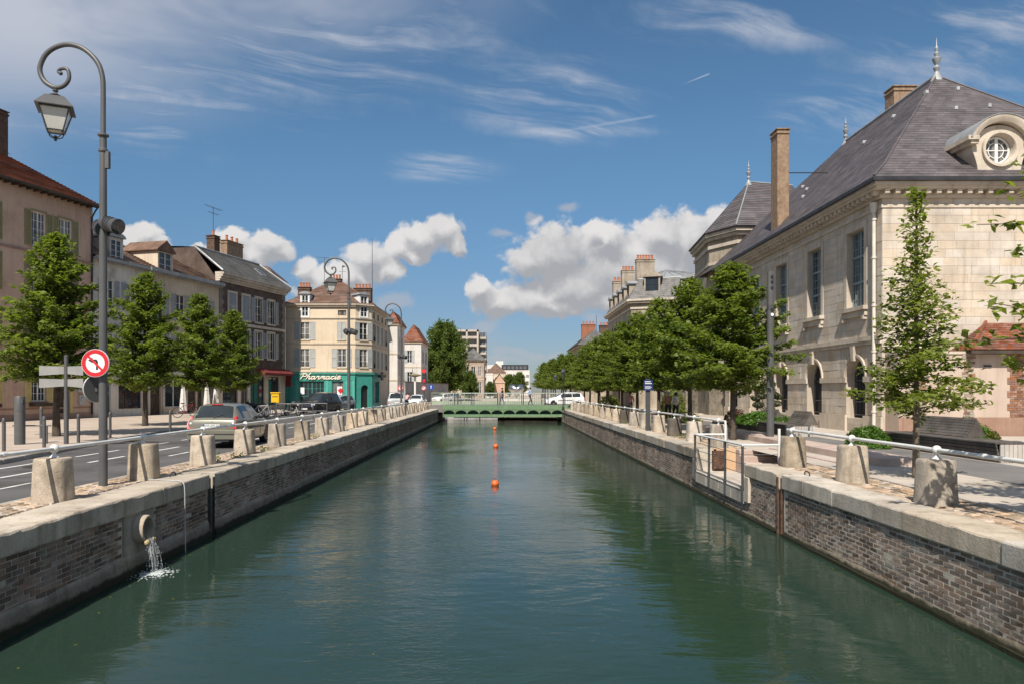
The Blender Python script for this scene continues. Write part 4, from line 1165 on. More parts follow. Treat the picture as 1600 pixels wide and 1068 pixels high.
p = M @ Vector((5.3, 4.4, 0)); chimney(h, p.x, p.y, 14.0, 17.0, .8, .8, m_chdark, 1, rz=rz_); antenna(h, p.x, p.y, 17.0, 2.6, 1.3, 1.5)
b = MB(); q = [M @ Vector(v) for v in ((5.3, -.9, 4.72), (W + .1, -.9, 4.72), (W + .1, -.02, 5.15), (5.3, -.02, 5.15), (5.3, -.9, 4.5), (W + .1, -.9, 4.5))]
b.poly([q[0], q[1], q[2], q[3]]); b.poly([q[4], q[5], q[1], q[0]]); b.poly([q[1], q[5], M @ Vector((W + .1, -.02, 4.5)), q[2]]); b.poly([q[0], q[3], M @ Vector((5.3, -.02, 4.5)), q[4]])
tag(b.build('awning', m_awn), 'maroon shop awning on the dark brick house', 'awning')
b = MB(); b.box(W + .12, W + .20, -.55, .0, 3.5, 5.0); b.box(W + .14, W + .18, -.6, 0, 5.0, 5.06); o = b.build('shop_banner', m_awn, None, M); tag(o, 'hanging maroon shop banner at the corner by the pharmacy', 'banner')
b = MB(); b.prism([(-.12, -.45), (.12, .1), (.05, .5), (-.1, .35), (.02, 0)], .004, T(0, -.3, 0)); b.build('banner_mark', m_signw, o, M @ T(W + .115, 0, 4.25) @ RZ(R(90)) @ T(-.0, .285, 0))

# small house behind the corner
b = MB(); hs = thing('corner_house', 'small tall house with a brown roof behind the dark brick house', 'house', (-22.4, 72.5, 1.3))
b.box(-26.0, -22.7, 72.0, 76.5, 1, 14.4); b.build('wall', m_beige, hs)
b = MB(); slope(b, (-26.2, 71.7, 14.4), (-22.4, 71.7, 14.4), (-23.7, 74, 15.7), (-24.8, 74, 15.7), 8); slope(b, (-22.4, 71.7, 14.4), (-22.4, 76.7, 14.4), (-23.7, 74, 15.7), (-23.7, 74, 15.7), 8); slope(b, (-26.2, 76.7, 14.4), (-26.2, 71.7, 14.4), (-24.8, 74, 15.7), (-24.8, 74, 15.7), 8); b.build('roof', m_tile_br2, hs)

# ------------------------------------------------------------------ pharmacy
h = thing('pharmacy_house', 'cream corner house with grey shutters above the teal pharmacy front', 'house', (-18.6, 76, 1.3))
fx0, fx1, fy = -22.5, -15.2, 76.0; cx1, cy1 = -13.75, 77.3; sy1 = 88.5
Mf = FM((fx0, fy, 0), (0, -1)); Wf = fx1 - fx0
nc = Vector((cy1 - fy, -(cx1 - fx1), 0)); Mc = FM((fx1, fy, 0), (nc.x, nc.y)); Wc = math.hypot(cx1 - fx1, cy1 - fy)
Ms = FM((cx1, cy1, 0), (1, 0)); Ws = sy1 - cy1
def u_px(px): return at_px(px, fy) - fx0
ZE = 12.05
wf = [(u_px(470) - .1, u_px(476) + .5, 8.55, 10.35), (u_px(527.5), u_px(540), 8.55, 10.35), (u_px(470) - .1, u_px(476) + .5, 5.7, 7.6), (u_px(527), u_px(541), 5.7, 7.6), (u_px(528), u_px(541), 11.05, 11.6)]
wc = [(.5, 1.45, 8.55, 10.35), (.5, 1.45, 5.7, 7.6)]
ws = [(u - .45, u + .45, v0, v1) for u in (1.5, 4.2, 6.9, 9.6) for v0, v1 in ((8.55, 10.35), (5.7, 7.6), (10.95, 11.65))]
b = MB(); wall_mb(b, Mf, Wf, 4.97, ZE, wf, .2); wall_mb(b, Mc, Wc, 4.97, ZE, wc, .2); wall_mb(b, Ms, Ws, 4.97, ZE, ws, .2)
b.poly([(fx0, fy, 1), (fx0, sy1, 1), (fx0, sy1, ZE), (fx0, fy, ZE)]); b.poly([(fx0, sy1, 1), (cx1, sy1, 1), (cx1, sy1, ZE), (fx0, sy1, ZE)]); b.poly([Ms @ Vector(v) for v in ((4.5, 0, 1.2), (Ws, 0, 1.2), (Ws, 0, 4.97), (4.5, 0, 4.97))])
b.build('wall', m_cream, h)
for Mx, ww, Wx, sh in ((Mf, wf, Wf, 1), (Mc, wc, Wc, 1), (Ms, ws, Ws, 1)):
    for i, w_ in enumerate(ww):
        closed = (Mx is Mf and i == 1) or (Mx is Ms and i % 3 < 2 and i // 3 in (1, 2))
        small = w_[3] - w_[2] < 1
        window(h, Mx, *w_, m_wood if not small else m_wooddk, 2, 1 if small else 3, .12)
        if small: continue
        sw = (w_[1] - w_[0]) / 2 + .08
        if closed:
            shutter(h, Mx, w_[0] - .05, w_[2] - .03, sw - .04, w_[3] - w_[2] + .06, m_shut_g, -.05); shutter(h, Mx, (w_[0] + w_[1]) / 2 + .01, w_[2] - .03, sw - .04, w_[3] - w_[2] + .06, m_shut_g, -.05)
        else:
            shutter(h, Mx, w_[0] - sw - .02, w_[2] - .03, sw, w_[3] - w_[2] + .06, m_shut_g); shutter(h, Mx, w_[1] + .02, w_[2] - .03, sw, w_[3] - w_[2] + .06, m_shut_g)
            b = MB()
            for k in range(9): x = w_[0] + (w_[1] - w_[0]) * (k + .5) / 9; b.cyl((x, -.06, w_[2]), (x, -.06, w_[2] + .45), .010, n=4)
            b.cyl((w_[0], -.06, w_[2] + .45), (w_[1], -.06, w_[2] + .45), .016, n=5); b.build('window_guard', m_black, h, Mx)
        boxp('sill', h, Mx, w_[0] - .08, w_[1] + .08, -.09, -.002, w_[2] - .12, w_[2] - .035, m_band)
for z0, z1, e in ((10.72, 10.86, .10), (8.08, 8.24, .08), (5.18, 5.36, .10), (11.95, 12.12, .22), (12.12, 12.25, .34)):
    b = MB()
    for i_, (Mx, Wx) in enumerate(((Mf, Wf), (Mc, Wc), (Ms, Ws))):
        b.box(-e * .35, Wx + e * .35, -e, .05, z0 + .004 * i_, z1 + .004 * i_, Mx)
    b.build('string_course', m_band, h)
# hipped roof
apx, apy, apz = -18.0, 81.5, 15.1
E = [Vector(q) for q in ((fx0 - .3, fy - .35, 12.25), (fx1 + .1, fy - .35, 12.25), (cx1 + .38, cy1 - .1, 12.25), (cx1 + .38, sy1 + .3, 12.25), (fx0 - .3, sy1 + .3, 12.25))]
RA, RB, RC = Vector((-19.6, 80.6, 14.9)), Vector((-17.6, 80.6, 15.15)), Vector((-17.9, 85, 15.0))
b = MB(); slope(b, E[0], E[1], RB, RA, 18); slope(b, E[1], E[2], RB, RB, 18); slope(b, E[2], E[3], RC, RB, 18); slope(b, E[3], E[4], RA, RC, 14); slope(b, E[4], E[0], RA, RA, 14); b.build('roof', m_tile_br2, h)
b = MB(); b.tube([E[1] + Vector((0, 0, .06)), RB + Vector((0, 0, .06))], .07, n=6); b.tube([E[2] + Vector((0, 0, .06)), RB + Vector((0, 0, .06))], .07, n=6); b.build('hip_tiles', m_tile_br, h)
dormer(h, Mf, u_px(469.5), u_px(484), 10.95, 13.25, -.10, 3.2, m_wood, m_zinc, roundh=True, rows=4)
dormer(h, Mc, .45, 1.5, 10.95, 13.25, -.10, 2.6, m_wood, m_zinc, roundh=True, rows=4)
chimney(h, -21.3, 79.0, 12.0, 14.4, 1.3, .8, m_chdark, 4); chimney(h, -15.3, 80.6, 12.0, 14.5, 1.9, .8, m_chdark, 5); chimney(h, -18.9, 83, 14, 15.9, 1.4, .8, m_chdark, 4)
antenna(h, -19.9, 82, 14.6, 3.6, .4, 1.4)
b = MB(); b.cyl((-14.6, 82.5, 11.5), (-14.6, 82.5, 20.4), .05, .025, n=6); b.build('mast', m_dgrey, h)
b = MB(); b.cyl((-17.6, 80.7, 15.1), (-17.6, 80.7, 17.0), .025, n=6); b.cyl((-18.0, 80.7, 16.4), (-17.2, 80.7, 16.4), .018, n=5); b.poly([(-17.6, 80.7, 16.8), (-17.2, 80.7, 16.95), (-17.6, 80.7, 17.1)]); b.build('weather_vane', m_dgrey, h)
# shop front
sh = [(u_px(468.5), u_px(507), 1.9, 4.25), (u_px(519), u_px(537), 1.9, 4.25)]
b = MB(); wall_mb(b, Mf @ T(0, -.18, 0), Wf, ZS - .2, 4.97, sh, .25); wall_mb(b, Mc @ T(0, -.18, 0), Wc, ZS - .2, 4.97, [(.55, 1.45, ZS, 3.4, True)], .35); wall_mb(b, Ms @ T(0, -.18, 0), 4.4, ZS - .2, 4.97, [(.7, 3.7, 1.9, 4.25)], .25)
for i_, (Mx, Wx) in enumerate(((Mf, Wf), (Mc, Wc), (Ms, 4.4))): b.box(-.06, Wx + .06, -.30, 0, 4.971 + .004 * i_, 5.10 + .004 * i_, Mx)
b.poly([Mf @ Vector(v) for v in ((0, -.18, 1.2), (0, 0, 1.2), (0, 0, 4.97), (0, -.18, 4.97))]); b.poly([Ms @ Vector(v) for v in ((4.4, -.18, 1.2), (4.4, 0, 1.2), (4.4, 0, 4.97), (4.4, -.18, 4.97))])
b.build('shop_front', m_teal, h)
for Mx, Wx in ((Mf, Wf), (Ms, 4.4)):
    boxp('shop_moulding', h, Mx, 0, Wx, -.22, -.182, 4.34, 4.40, m_teal2); boxp('shop_moulding', h, Mx, 0, Wx, -.24, -.182, ZS - .1, 1.7, m_teal2)
for u in (0.02, u_px(464) - .1, u_px(510), u_px(541), Wf - .3): boxp('shop_pilaster', h, Mf, u, u + .24, -.225, -.182, 1.71, 4.33, m_teal2)
window(h, Mf, *sh[0], m_teal2, 6, 3, .0, stile=.06, name='shop_window'); window(h, Mf, *sh[1], m_teal2, 2, 3, .0, stile=0, name='shop_window'); window(h, Ms, .7, 3.7, 1.9, 4.25, m_teal2, 4, 3, .0, name='shop_window')
boxp('door', h, Mc, .56, 1.44, .05, .09, ZS, 3.85, m_black)
boxp('poster', h, Mf, u_px(527), u_px(535), -.11, -.10, 2.6, 3.7, m_signw); b = MB()
b.prism([(0, .3), (.3, .55), (.6, .3), (.3, -.1)], .004); b.build('poster_print', m_red, h, Mf @ T(u_px(528), -.116, 3.0))
boxp('poster', h, Mf, u_px(470), u_px(476), -.11, -.10, 2.9, 3.6, m_signw)
# script lettering
L = {'P': [[(0.05, -.05), (.22, .5), (.36, 1.0)], [(0.02, .72), (.12, .95), (.38, 1.04), (.62, .92), (.66, .72), (.5, .52), (.26, .48)]],
     'h': [[(.0, 0), (.12, .4), (.34, 1.0), (.40, .98)], [(.06, .18), (.2, .46), (.32, .46), (.32, .3), (.26, .06), (.36, .0), (.46, .14)]],
     'a': [[(.38, .42), (.22, .48), (.05, .28), (.06, .04), (.18, .0), (.32, .2), (.41, .46)], [(.41, .46), (.32, .08), (.40, .0), (.52, .16)]],
     'r': [[(.0, .1), (.12, .42), (.16, .5), (.2, .42), (.32, .45), (.26, .1), (.34, .0), (.44, .14)]],
     'm': [[(.0, 0), (.14, .46)], [(.06, .2), (.2, .46), (.28, .42), (.20, .0)], [(.22, .2), (.38, .46), (.46, .42), (.38, .06), (.46, 0), (.56, .14)]],
     'c': [[(.36, .38), (.28, .47), (.10, .36), (.04, .12), (.14, .0), (.28, .04), (.40, .18)]],
     'i': [[(.02, .12), (.14, .46), (.08, .06), (.16, 0), (.26, .14)], [(.17, .66), (.20, .70), (.23, .74)]],
     'e': [[(.0, .20), (.18, .22), (.32, .36), (.26, .50), (.12, .44), (.02, .20), (.08, .0), (.24, .0), (.44, .18)]]}
ADV = {'P': .62, 'h': .46, 'a': .50, 'r': .42, 'm': .55, 'c': .38, 'i': .25, 'e': .40}
sx = 4.25 / sum(ADV[c] for c in 'Pharmacie'); x = u_px(469.5); sz = .60
for c in 'Pharmacie':
    b = MB(); sh_ = MB()
    for st in L[c]:
        pts = crom([(x + q[0] * sx + .10 * q[1], -.262, 4.46 + q[1] * sz * (.92 if c == 'P' else 1)) for q in st], 5)
        n = len(pts); rr = [.064 * (0.62 + .38 * math.sin(math.pi * k / (n - 1))) for k in range(n)]
        b.tube(pts, rr, n=8)
        sh_.tube([q + Vector((.045, .045, -.04)) for q in pts], rr, n=6)  # black offset copy modelled as the letter's shadow
    o = b.build('letter', paint('cream lettering', (.80, .72, .58), rough=.5) if c == 'P' else bpy.data.materials['cream lettering'], h, Mf)
    sh_.build('letter_shadow', m_black, o, Mf)
    x += ADV[c] * sx
# dark cross sign hung on the flank, small wall lamp
o = thing('pharmacy_cross', 'unlit dark green pharmacy cross on the side of the cream house', 'shop sign', (-13.3, 80, 4.9))
b = MB(); Mq = T(-13.05, 79.8, 4.85)
b.box(-.45, .45, -.07, .07, -.15, .15, Mq); b.box(-.15, .15, -.07, .07, .151, .45, Mq); b.box(-.15, .15, -.07, .07, -.45, -.151, Mq); b.build('cross_body', m_black, o)
b = MB(); b.box(-.72, -.46, -.02, .02, -.02, .02, Mq); b.build('bracket', m_dgrey, o)

# the corner house is a little smaller than drawn above and stands nearer
for o in [h, bpy.data.objects['pharmacy_cross']]:
    k_ = .934; o.matrix_local = T(-18.6 * k_, 71.0, 1.3) @ S3(k_, k_, k_) @ T(18.6, -76, -1.3) @ WM[o.name]; WM[o.name] = o.matrix_local.copy()
# ------------------------------------------------------------------ further houses on the left
def simple_house(name, label, x0, x1, y0, y1, ze, wm, roofm, zr, wins_f, wins_s, jm=None, band=None, shm=None, cat='house', gable=False, over=.3, zb=1.2):
    h = thing(name, label, cat, ((x0 + x1) / 2, y0, zb))
    Mf = FM((x0, y0, 0), (0, -1)); left = (x0 + x1) / 2 < 0
    Ms = FM((x1, y0, 0), (1, 0)) if left else FM((x0, y1, 0), (-1, 0))
    W, D = x1 - x0, y1 - y0
    b = MB(); wall_mb(b, Mf, W, zb, ze, wins_f, .2); wall_mb(b, Ms, D, zb, ze, wins_s, .2)
    xo = x0 if left else x1
    b.poly([(xo, y0, zb), (xo, y1, zb), (xo, y1, ze), (xo, y0, ze)]); b.poly([(x0, y1, zb), (x1, y1, zb), (x1, y1, ze), (x0, y1, ze)])
    b.build('wall', wm, h)
    for Mx, ww in ((Mf, wins_f), (Ms, wins_s)):
        for w_ in ww:
            window(h, Mx, w_[0], w_[1], w_[2], w_[3], jm or m_wood, 2, 3, .12)
            if shm: shutter(h, Mx, w_[0] - (w_[1] - w_[0]) / 2, w_[2], (w_[1] - w_[0]) / 2, w_[3] - w_[2], shm); shutter(h, Mx, w_[1], w_[2], (w_[1] - w_[0]) / 2, w_[3] - w_[2], shm)
    for z in (band or []): boxp('string_course', h, Mf, 0, W + .05, -.06, -.002, z, z + .15, m_band); boxp('string_course', h, Ms, -.0, D, -.06, -.002, z, z + .15, m_band)
    o_ = over; q = [Vector(v) for v in ((x0 - o_, y0 - o_, ze), (x1 + o_, y0 - o_, ze), (x1 + o_, y1 + o_, ze), (x0 - o_, y1 + o_, ze))]
    b = MB()
    if roofm is not None:
        if gable:
            ra, rb = Vector(((x0 + x1) / 2, y0 - o_, zr)), Vector(((x0 + x1) / 2, y1 + o_, zr))
            slope(b, q[1], q[2], rb, ra, 26, .02, .6); slope(b, q[3], q[0], ra, rb, 26, .02, .6)
            g = MB(); g.poly([(x0, y0 - .001, ze), (x1, y0 - .001, ze), ((x0 + x1) / 2, y0 - .001, zr - .1)]); g.build('gable', wm, h)
        else:
            k = min(W, D) / 2
            if D > W: ra, rb = Vector(((x0 + x1) / 2, y0 + k, zr)), Vector(((x0 + x1) / 2, y1 - k, zr)); slope(b, q[0], q[1], ra, ra, 26, .02, .6); slope(b, q[1], q[2], rb, ra, 26, .02, .6); slope(b, q[2], q[3], rb, rb, 26, .02, .6); slope(b, q[3], q[0], ra, rb, 26, .02, .6)
            else: ra, rb = Vector((x0 + k, (y0 + y1) / 2, zr)), Vector((x1 - k, (y0 + y1) / 2, zr)); slope(b, q[0], q[1], rb, ra, 26, .02, .6); slope(b, q[1], q[2], rb, rb, 26, .02, .6); slope(b, q[2], q[3], ra, rb, 26, .02, .6); slope(b, q[3], q[0], ra, ra, 26, .02, .6)
        b.build('roof', roofm, h)
        e = MB(); e.box(x0 - o_ * .6, x1 + o_ * .6, y0 - o_ * .6, y1 + o_ * .6, ze - .22, ze - .03); e.build('cornice', m_band, h)
    else:
        b.box(x0 - .05, x1 + .05, y0 - .05, y1 + .05, ze, ze + .4); b.build('parapet', wm, h)
    return h
m_whitew = mat('white plaster', (0.58, 0.545, 0.50), (0.68, 0.645, 0.60), s=.4, bump=.1, streak=.3, stain=.2)
simple_house('white_tower_house', 'narrow tall white house just past the pharmacy', -14.4, -13.1, 92, 98.8, 11.6, m_whitew, m_tile_red, 13.2, [], [(1.2, 2.0, 8.2, 10), (4.2, 5.0, 8.2, 10), (1.2, 2.0, 5, 7), (4.2, 5, 5, 7)], band=[4.4, 7.7])
hb = simple_house('red_roof_house', 'house with a long red roof between the pharmacy and the white house', -21, -14.6, 90, 101, 12.0, m_cream, m_tile_red, 15.2, [], [(1, 1.8, 8, 10), (4, 4.8, 8, 10)])
h = simple_house('white_house', 'white two storey house with grey shutters and a pyramid red roof', -15.0, -12.3, 112, 122.5, 10.6, m_whitew, m_tile_red, 13.4, [(.55, 1.3, 7.4, 9.3), (.55, 1.3, 3.8, 6.0)], [(2, 2.9, 7.4, 9.3), (6.5, 7.4, 7.4, 9.3), (2, 2.9, 3.8, 6.0), (6.5, 7.4, 3.8, 6)], shm=m_shut_g, band=[6.7])
gw = thing('garden_wall', 'grey rendered garden wall in front of the white house', 'wall', (-12, 105, 1.3))
b = MB(); q = [(-13.05, 99), (-12.3, 105), (-11.0, 116), (-9.3, 128)]
for (a, c) in zip(q, q[1:]): b.poly([(*a, 1.2), (*c, 1.2), (*c, 4.3), (*a, 4.3)]); b.poly([(*a, 4.3), (*c, 4.3), (c[0] - .3, c[1], 4.3), (a[0] - .3, a[1], 4.3)])
b.build('wall', mat('grey render', (.30, .285, .27), (.38, .365, .345), s=.6, streak=.6), gw)
b = MB()
for (a, c) in zip(q, q[1:]): b.hexa([(a[0] + .06, a[1], 4.3), (c[0] + .06, c[1], 4.3), (c[0] - .4, c[1], 4.3), (a[0] - .4, a[1], 4.3), (a[0] + .06, a[1], 4.42), (c[0] + .06, c[1], 4.42), (c[0] - .4, c[1], 4.42), (a[0] - .4, a[1], 4.42)])
b.build('coping', m_tile_br, gw)
# apartment tower
h = thing('apartment_tower', 'eight storey concrete apartment tower with balconies beyond the plane tree', 'apartment block', (-11, 262, 1.3))
m_conc = mat('apartment concrete', (0.40, 0.36, 0.305), (0.49, 0.445, 0.385), s=.3, streak=.4, bump=.1)
b = MB(); b.box(-16.5, -8.1, 262.6, 276, 1, 24.9); b.box(-8.099, -5.4, 264.5, 276, 1, 23.4); b.box(-16.5, -15.7, 261.0, 262.599, 1, 24.9); b.box(-12.6, -12.0, 261, 262.599, 1, 24.9); b.box(-8.7, -8.1, 261, 262.599, 1, 24.9); b.box(-16.5, -8.1, 261, 262.599, 24.2, 24.9); b.build('wall', m_conc, h)
for k in range(8):
    z = 2.6 + k * 2.75
    for x0, x1 in ((-15.69, -12.61), (-11.99, -8.71)):
        boxp('balcony', h, I4, x0, x1, 261.05, 262.59, z - .12, z + .75, m_conc)
        window(h, FM((0, 262.58, 0), (0, -1)), x0 + .3, x1 - .3, z + .80, z + 2.3, m_conc, 3, 1, 0, stile=0, gm=m_glass_far)
    boxp('balcony', h, I4, -8.0, -5.4, 263.4, 264.49, z - .1, z + .6, m_conc); window(h, FM((0, 264.48, 0), (0, -1)), -7.9, -5.6, z + .65, z + 2.4, m_conc, 2, 1, 0, stile=0, gm=m_glass_far)
    window(h, FM((-5.4, 264.5, 0), (1, 0)) @ T(0, -.03, 0), 1.0, 3.5, z + .4, z + 2.2, m_dgrey, 2, 1, 0, stile=0)
# ornate old house under it
h = simple_house('mansion', 'ornate stone mansion with a grey domed roof below the apartment tower', -9.2, -4.0, 170, 182, 10.2, mat('ornate stone', (.33, .255, .20), (.45, .36, .29), s=1, streak=.6, bump=.3), m_slate_g, 13.2,
                 [(.6, 1.6, 6.6, 8.8), (2.2, 3.2, 6.6, 8.8), (3.8, 4.6, 6.6, 8.8), (.6, 1.6, 2.6, 5.2), (2.2, 3.2, 2.6, 5.2), (3.8, 4.6, 2.6, 5.2)], [(2, 3, 6.6, 8.8), (5, 6, 6.6, 8.8), (8, 9, 6.6, 8.8), (2, 3, 2.6, 5.2), (5, 6, 2.6, 5.2), (8, 9, 2.6, 5.2)], band=[5.7, 9.4], over=.6)
simple_house('small_villa', 'small pale villa seen under the plane tree', -17, -10, 185, 192, 9.0, m_cream, m_tile_br2, 11.5, [(1, 2, 3, 5), (3, 4, 3, 5), (5, 6, 3, 5), (3, 4, 6, 8), (5, 6, 6, 8)], [])
simple_house('white_pillar_house', 'narrow white gable end beside the ornate mansion', -4.0, -2.2, 196, 205, 7.4, m_whitew, None, 0, [], [])
h = simple_house('peach_house', 'peach coloured gable house with a red roof beyond the bridge', -2.0, 1.0, 205, 216, 5.6, mat('peach plaster', (.50, .33, .235), (.58, .40, .29), s=.4, streak=.3), m_tile_red, 8.0, [], [(2, 3.4, 3, 4.6), (5, 6.4, 3, 4.6)], gable=True)
simple_house('brown_roof_house', 'broad house with brown tiled roof in the distance past the bridge', -4.6, 1.4, 236, 246, 9.0, m_beige, m_tile_br2, 12.2, [(.8, 1.8, 5.5, 7.5), (2.6, 3.6, 5.5, 7.5), (4.4, 5.4, 5.5, 7.5)], [(2, 3, 5.5, 7.5), (6, 7, 5.5, 7.5)])
h = simple_house('modern_block', 'white modern block with rows of windows at the far end', .5, 12.5, 320, 336, 11.8, m_whitew, None, 0, [(1 + 1.9 * k, 2.2 + 1.9 * k, z, z + 1.4) for k in range(6) for z in (3.2, 6.0, 8.8)], [])
boxp('dark_attic', h, I4, .2, 12.0, 321, 334, 12.2, 14.6, m_lead)
for k in range(6): window(h, FM((0, 320.98, 0), (0, -1)), 1.0 + k * 1.8, 2.1 + k * 1.8, 12.8, 13.9, m_zinc, 2, 1, -.02, stile=0, gm=m_glass_far)
simple_house('white_slab', 'long white slab block on the skyline behind the brown roof', -7.5, 3.0, 345, 356, 15.0, m_whitew, None, 0, [(1 + 2.2 * k, 2.4 + 2.2 * k, 12, 13.6) for k in range(4)], [])
boxp('lift_house', bpy.data.objects['white_slab'], I4, -2.5, 1.0, 347, 352, 15.4, 17.2, m_whitew)
# ------------------------------------------------------------------ right: the large stone building with the slate roof
_sa = dict(s=.9, bump=.35, bs=22, rv=.06, grain=.14)
m_stone_o = mat('facade limestone', (0.50, 0.425, 0.345), (0.62, 0.54, 0.445), rnd='obj', streak=.40, stain=.25, **_sa)
m_stone_a = mat('facade limestone run', (0.50, 0.425, 0.345), (0.62, 0.54, 0.445), rnd='attr', streak=.40, stain=.25, **_sa)
m_stone_c = mat('stone joint', (0.46, 0.39, 0.315), (0.55, 0.475, 0.39), s=.9, bump=.3, streak=.4)
m_trim = mat('trim limestone', (0.50, 0.43, 0.345), (0.61, 0.53, 0.435), s=1.2, bump=.25, bs=22, streak=.45, stain=.25, grain=.12)
ZG = 1.32
bx, by0, by1, bxe, ze = 15.7, 30.0, 51.0, 28.3, 11.0
BM = thing('slate_roof_building', 'large pale limestone building with arched ground floor and steep purple slate roof', 'public building', (bx, by0, ZG))
Mw = FM((bx, by1, 0), (-1, 0)); Ww = by1 - by0            # canal side: u runs towards the camera
Mf = FM((bx, by0, 0), (0, -1)); Wf = bxe - bx
yc = [32.25, 36.5, 40.75, 45.0, 49.2]
ups = [(by1 - y - .78, by1 - y + .78, 6.75, 10.15) for y in yc]
arches = [(by1 - y - .86, by1 - y + .86, ZG + .35, 3.70, True) for y in yc]
dY = .46
wb = MB(); wall_mb(wb, Mw, Ww, ZG - .2, ze, ups + arches, dY); wall_mb(wb, Mf, Wf, ZG - .2, ze, [], .2)
wb.poly([(bxe, by0, 1), (bxe, by1, 1), (bxe, by1, ze), (bxe, by0, ze)]); wb.poly([(bx, by1, 1), (bxe, by1, 1), (bxe, by1, ze), (bx, by1, ze)])
wb.build('wall', m_stone_c, BM)


def ashlar(parent, jobs, mo, ma, limit=300, hgt=.345, proud=(.006, .017), lens=(.55, 1.15)):
    """coursed blocks proud of the wall: nearest first as parts, the rest as one mesh"""
    cells = []
    for (M, W, z0, z1, ops) in jobs:
        nr = max(1, int(round((z1 - z0) / hgt))); hh = (z1 - z0) / nr
        for r in range(nr):
            a, c = z0 + r * hh, z0 + (r + 1) * hh
            iv = [(0.0, W)]
            for o in ops:
                top = o[3] + ((o[1] - o[0]) / 2 + .16 if len(o) > 4 and o[4] else 0)
                if o[2] < c - .01 and top > a + .01:
                    nx = []
                    for (s, e) in iv:
                        if o[1] <= s or o[0] >= e: nx.append((s, e)); continue
                        if o[0] > s: nx.append((s, o[0]))
                        if o[1] < e: nx.append((o[1], e))
                    iv = nx
            for (s, e) in iv:
                u = s
                while u < e - .02:
                    L = random.uniform(*lens)
                    if e - (u + L) < .3: L = e - u
                    p = M @ Vector((u + L / 2, 0, (a + c) / 2))
                    cells.append((p.length, M, u, u + L, a, c)); u += L
    cells.sort(key=lambda q: q[0])
    unit = MB(); unit.box(0, 1, -1, 0, 0, 1); um = unit.mesh('stone_block', mo)
    rest = MB()
    for i, (d, M, u0, u1, a, c) in enumerate(cells):
        pr = random.uniform(*proud); g = .005
        MM = M @ T(u0 + g, -.001, a + g) @ S3(u1 - u0 - 2 * g, pr, c - a - 2 * g)
        if i < limit: link('stone_block', um, parent, MM)
        else:
            rest.cr = random.random(); rest.box(0, 1, -1, 0, 0, 1, MM)
    stuff(rest.build('stonework', ma, parent))

ex = .42                                            # surround width
upx = [(o[0] - .28, o[1] + .28, o[2] - .34, o[3] + .30) for o in ups]
archx = [(o[0] - .001, o[1] + .001, o[2] - 2, o[3], True) for o in arches]
ashlar(BM, [(Mf @ T(.0, 0, 0), Wf, 4.75, ze, []), (Mw, Ww, 5.42, ze, upx), (Mw, Ww, 2.05, 3.46, archx), (Mw, Ww, 3.74, 5.05, archx)], m_stone_o, m_stone_a)
# mouldings of the canal side
for z0, z1, e in ((5.06, 5.22, .10), (5.22, 5.40, .16)):
    b = MB(); b.box(-.0, Ww + .0, -e, -.001, z0, z1, Mw); b.build('string_course', m_trim, BM)
edges = [0.0] + sum([[a[0], a[1]] for a in sorted(arches)], []) + [Ww]
for a, c in zip(edges[::2], edges[1::2]):
    boxp('impost_band', BM, Mw, a - .06 if a > 0 else a, c + .06 if c < Ww else c + .05, -.09, -.001, 3.48, 3.72, m_trim)
    b = MB(); b.box(a - .05 if a > 0 else a, c + .05 if c < Ww else c + .07, -.10, -.001, ZG - .2, 2.03, Mw); b.build('plinth', m_trim, BM)
for o in arches:
    uc, r0 = (o[0] + o[1]) / 2, (o[1] - o[0]) / 2; n = 16; rings = []
    for k in range(n + 1):
        a = math.pi * k / n; ca, sa = math.cos(a), math.sin(a)
        rings.append([Mw @ Vector((uc + (r0 + dr) * ca, y, 3.70 + (r0 + dr) * sa)) for dr, y in ((.0, -.002), (.0, -.05), (.07, -.05), (.07, -.085), (.17, -.085), (.17, -.002))])
    b = MB(); b.loft(rings); b.build('archivolt', m_trim, BM, smooth=30)
    b = MB(); b.loft([[Mw @ Vector((uc + x, y, z)) for x, y, z in ((-.10, -.16, 4.42), (.10, -.16, 4.42), (.10, -.002, 4.42), (-.10, -.002, 4.42))], [Mw @ Vector((uc + x, y, z)) for x, y, z in ((-.16, -.20, 5.055), (.16, -.20, 5.055), (.16, -.002, 5.055), (-.16, -.002, 5.055))]]); b.build('keystone', m_trim, BM)
    # grille and dark glazing in the arch
    b = MB(); pts = [(uc - r0 + .02, ZG + .6), (uc + r0 - .02, ZG + .6)] + [(uc + (r0 - .02) * math.cos(math.pi * k / 14), 3.70 + (r0 - .02) * math.sin(math.pi * k / 14)) for k in range(15)]
    b.poly([Mw @ Vector((p[0], dY - .02, p[1])) for p in pts]); b.build('pane', m_glass, BM)
    b = MB()
    for k in range(13):
        x = uc - r0 + .08 + (2 * r0 - .16) * k / 12; top = 3.70 + math.sqrt(max(0, (r0 - .04) ** 2 - (x - uc) ** 2))
        b.cyl(Mw @ Vector((x, dY - .10, ZG + .6)), Mw @ Vector((x, dY - .10, top)), .016, n=5)
    for z in (ZG + .7, 2.6, 3.55): b.box(uc - r0 + .03, uc + r0 - .03, dY - .12, dY - .08, z, z + .045, Mw)
    b.build('window_grille', m_dgrey, BM)
    b = MB(); b.box(uc - r0 + .001, uc + r0 - .001, .02, dY - .001, ZG - .1, ZG + .58, Mw); b.build('sill_block', m_trim, BM)
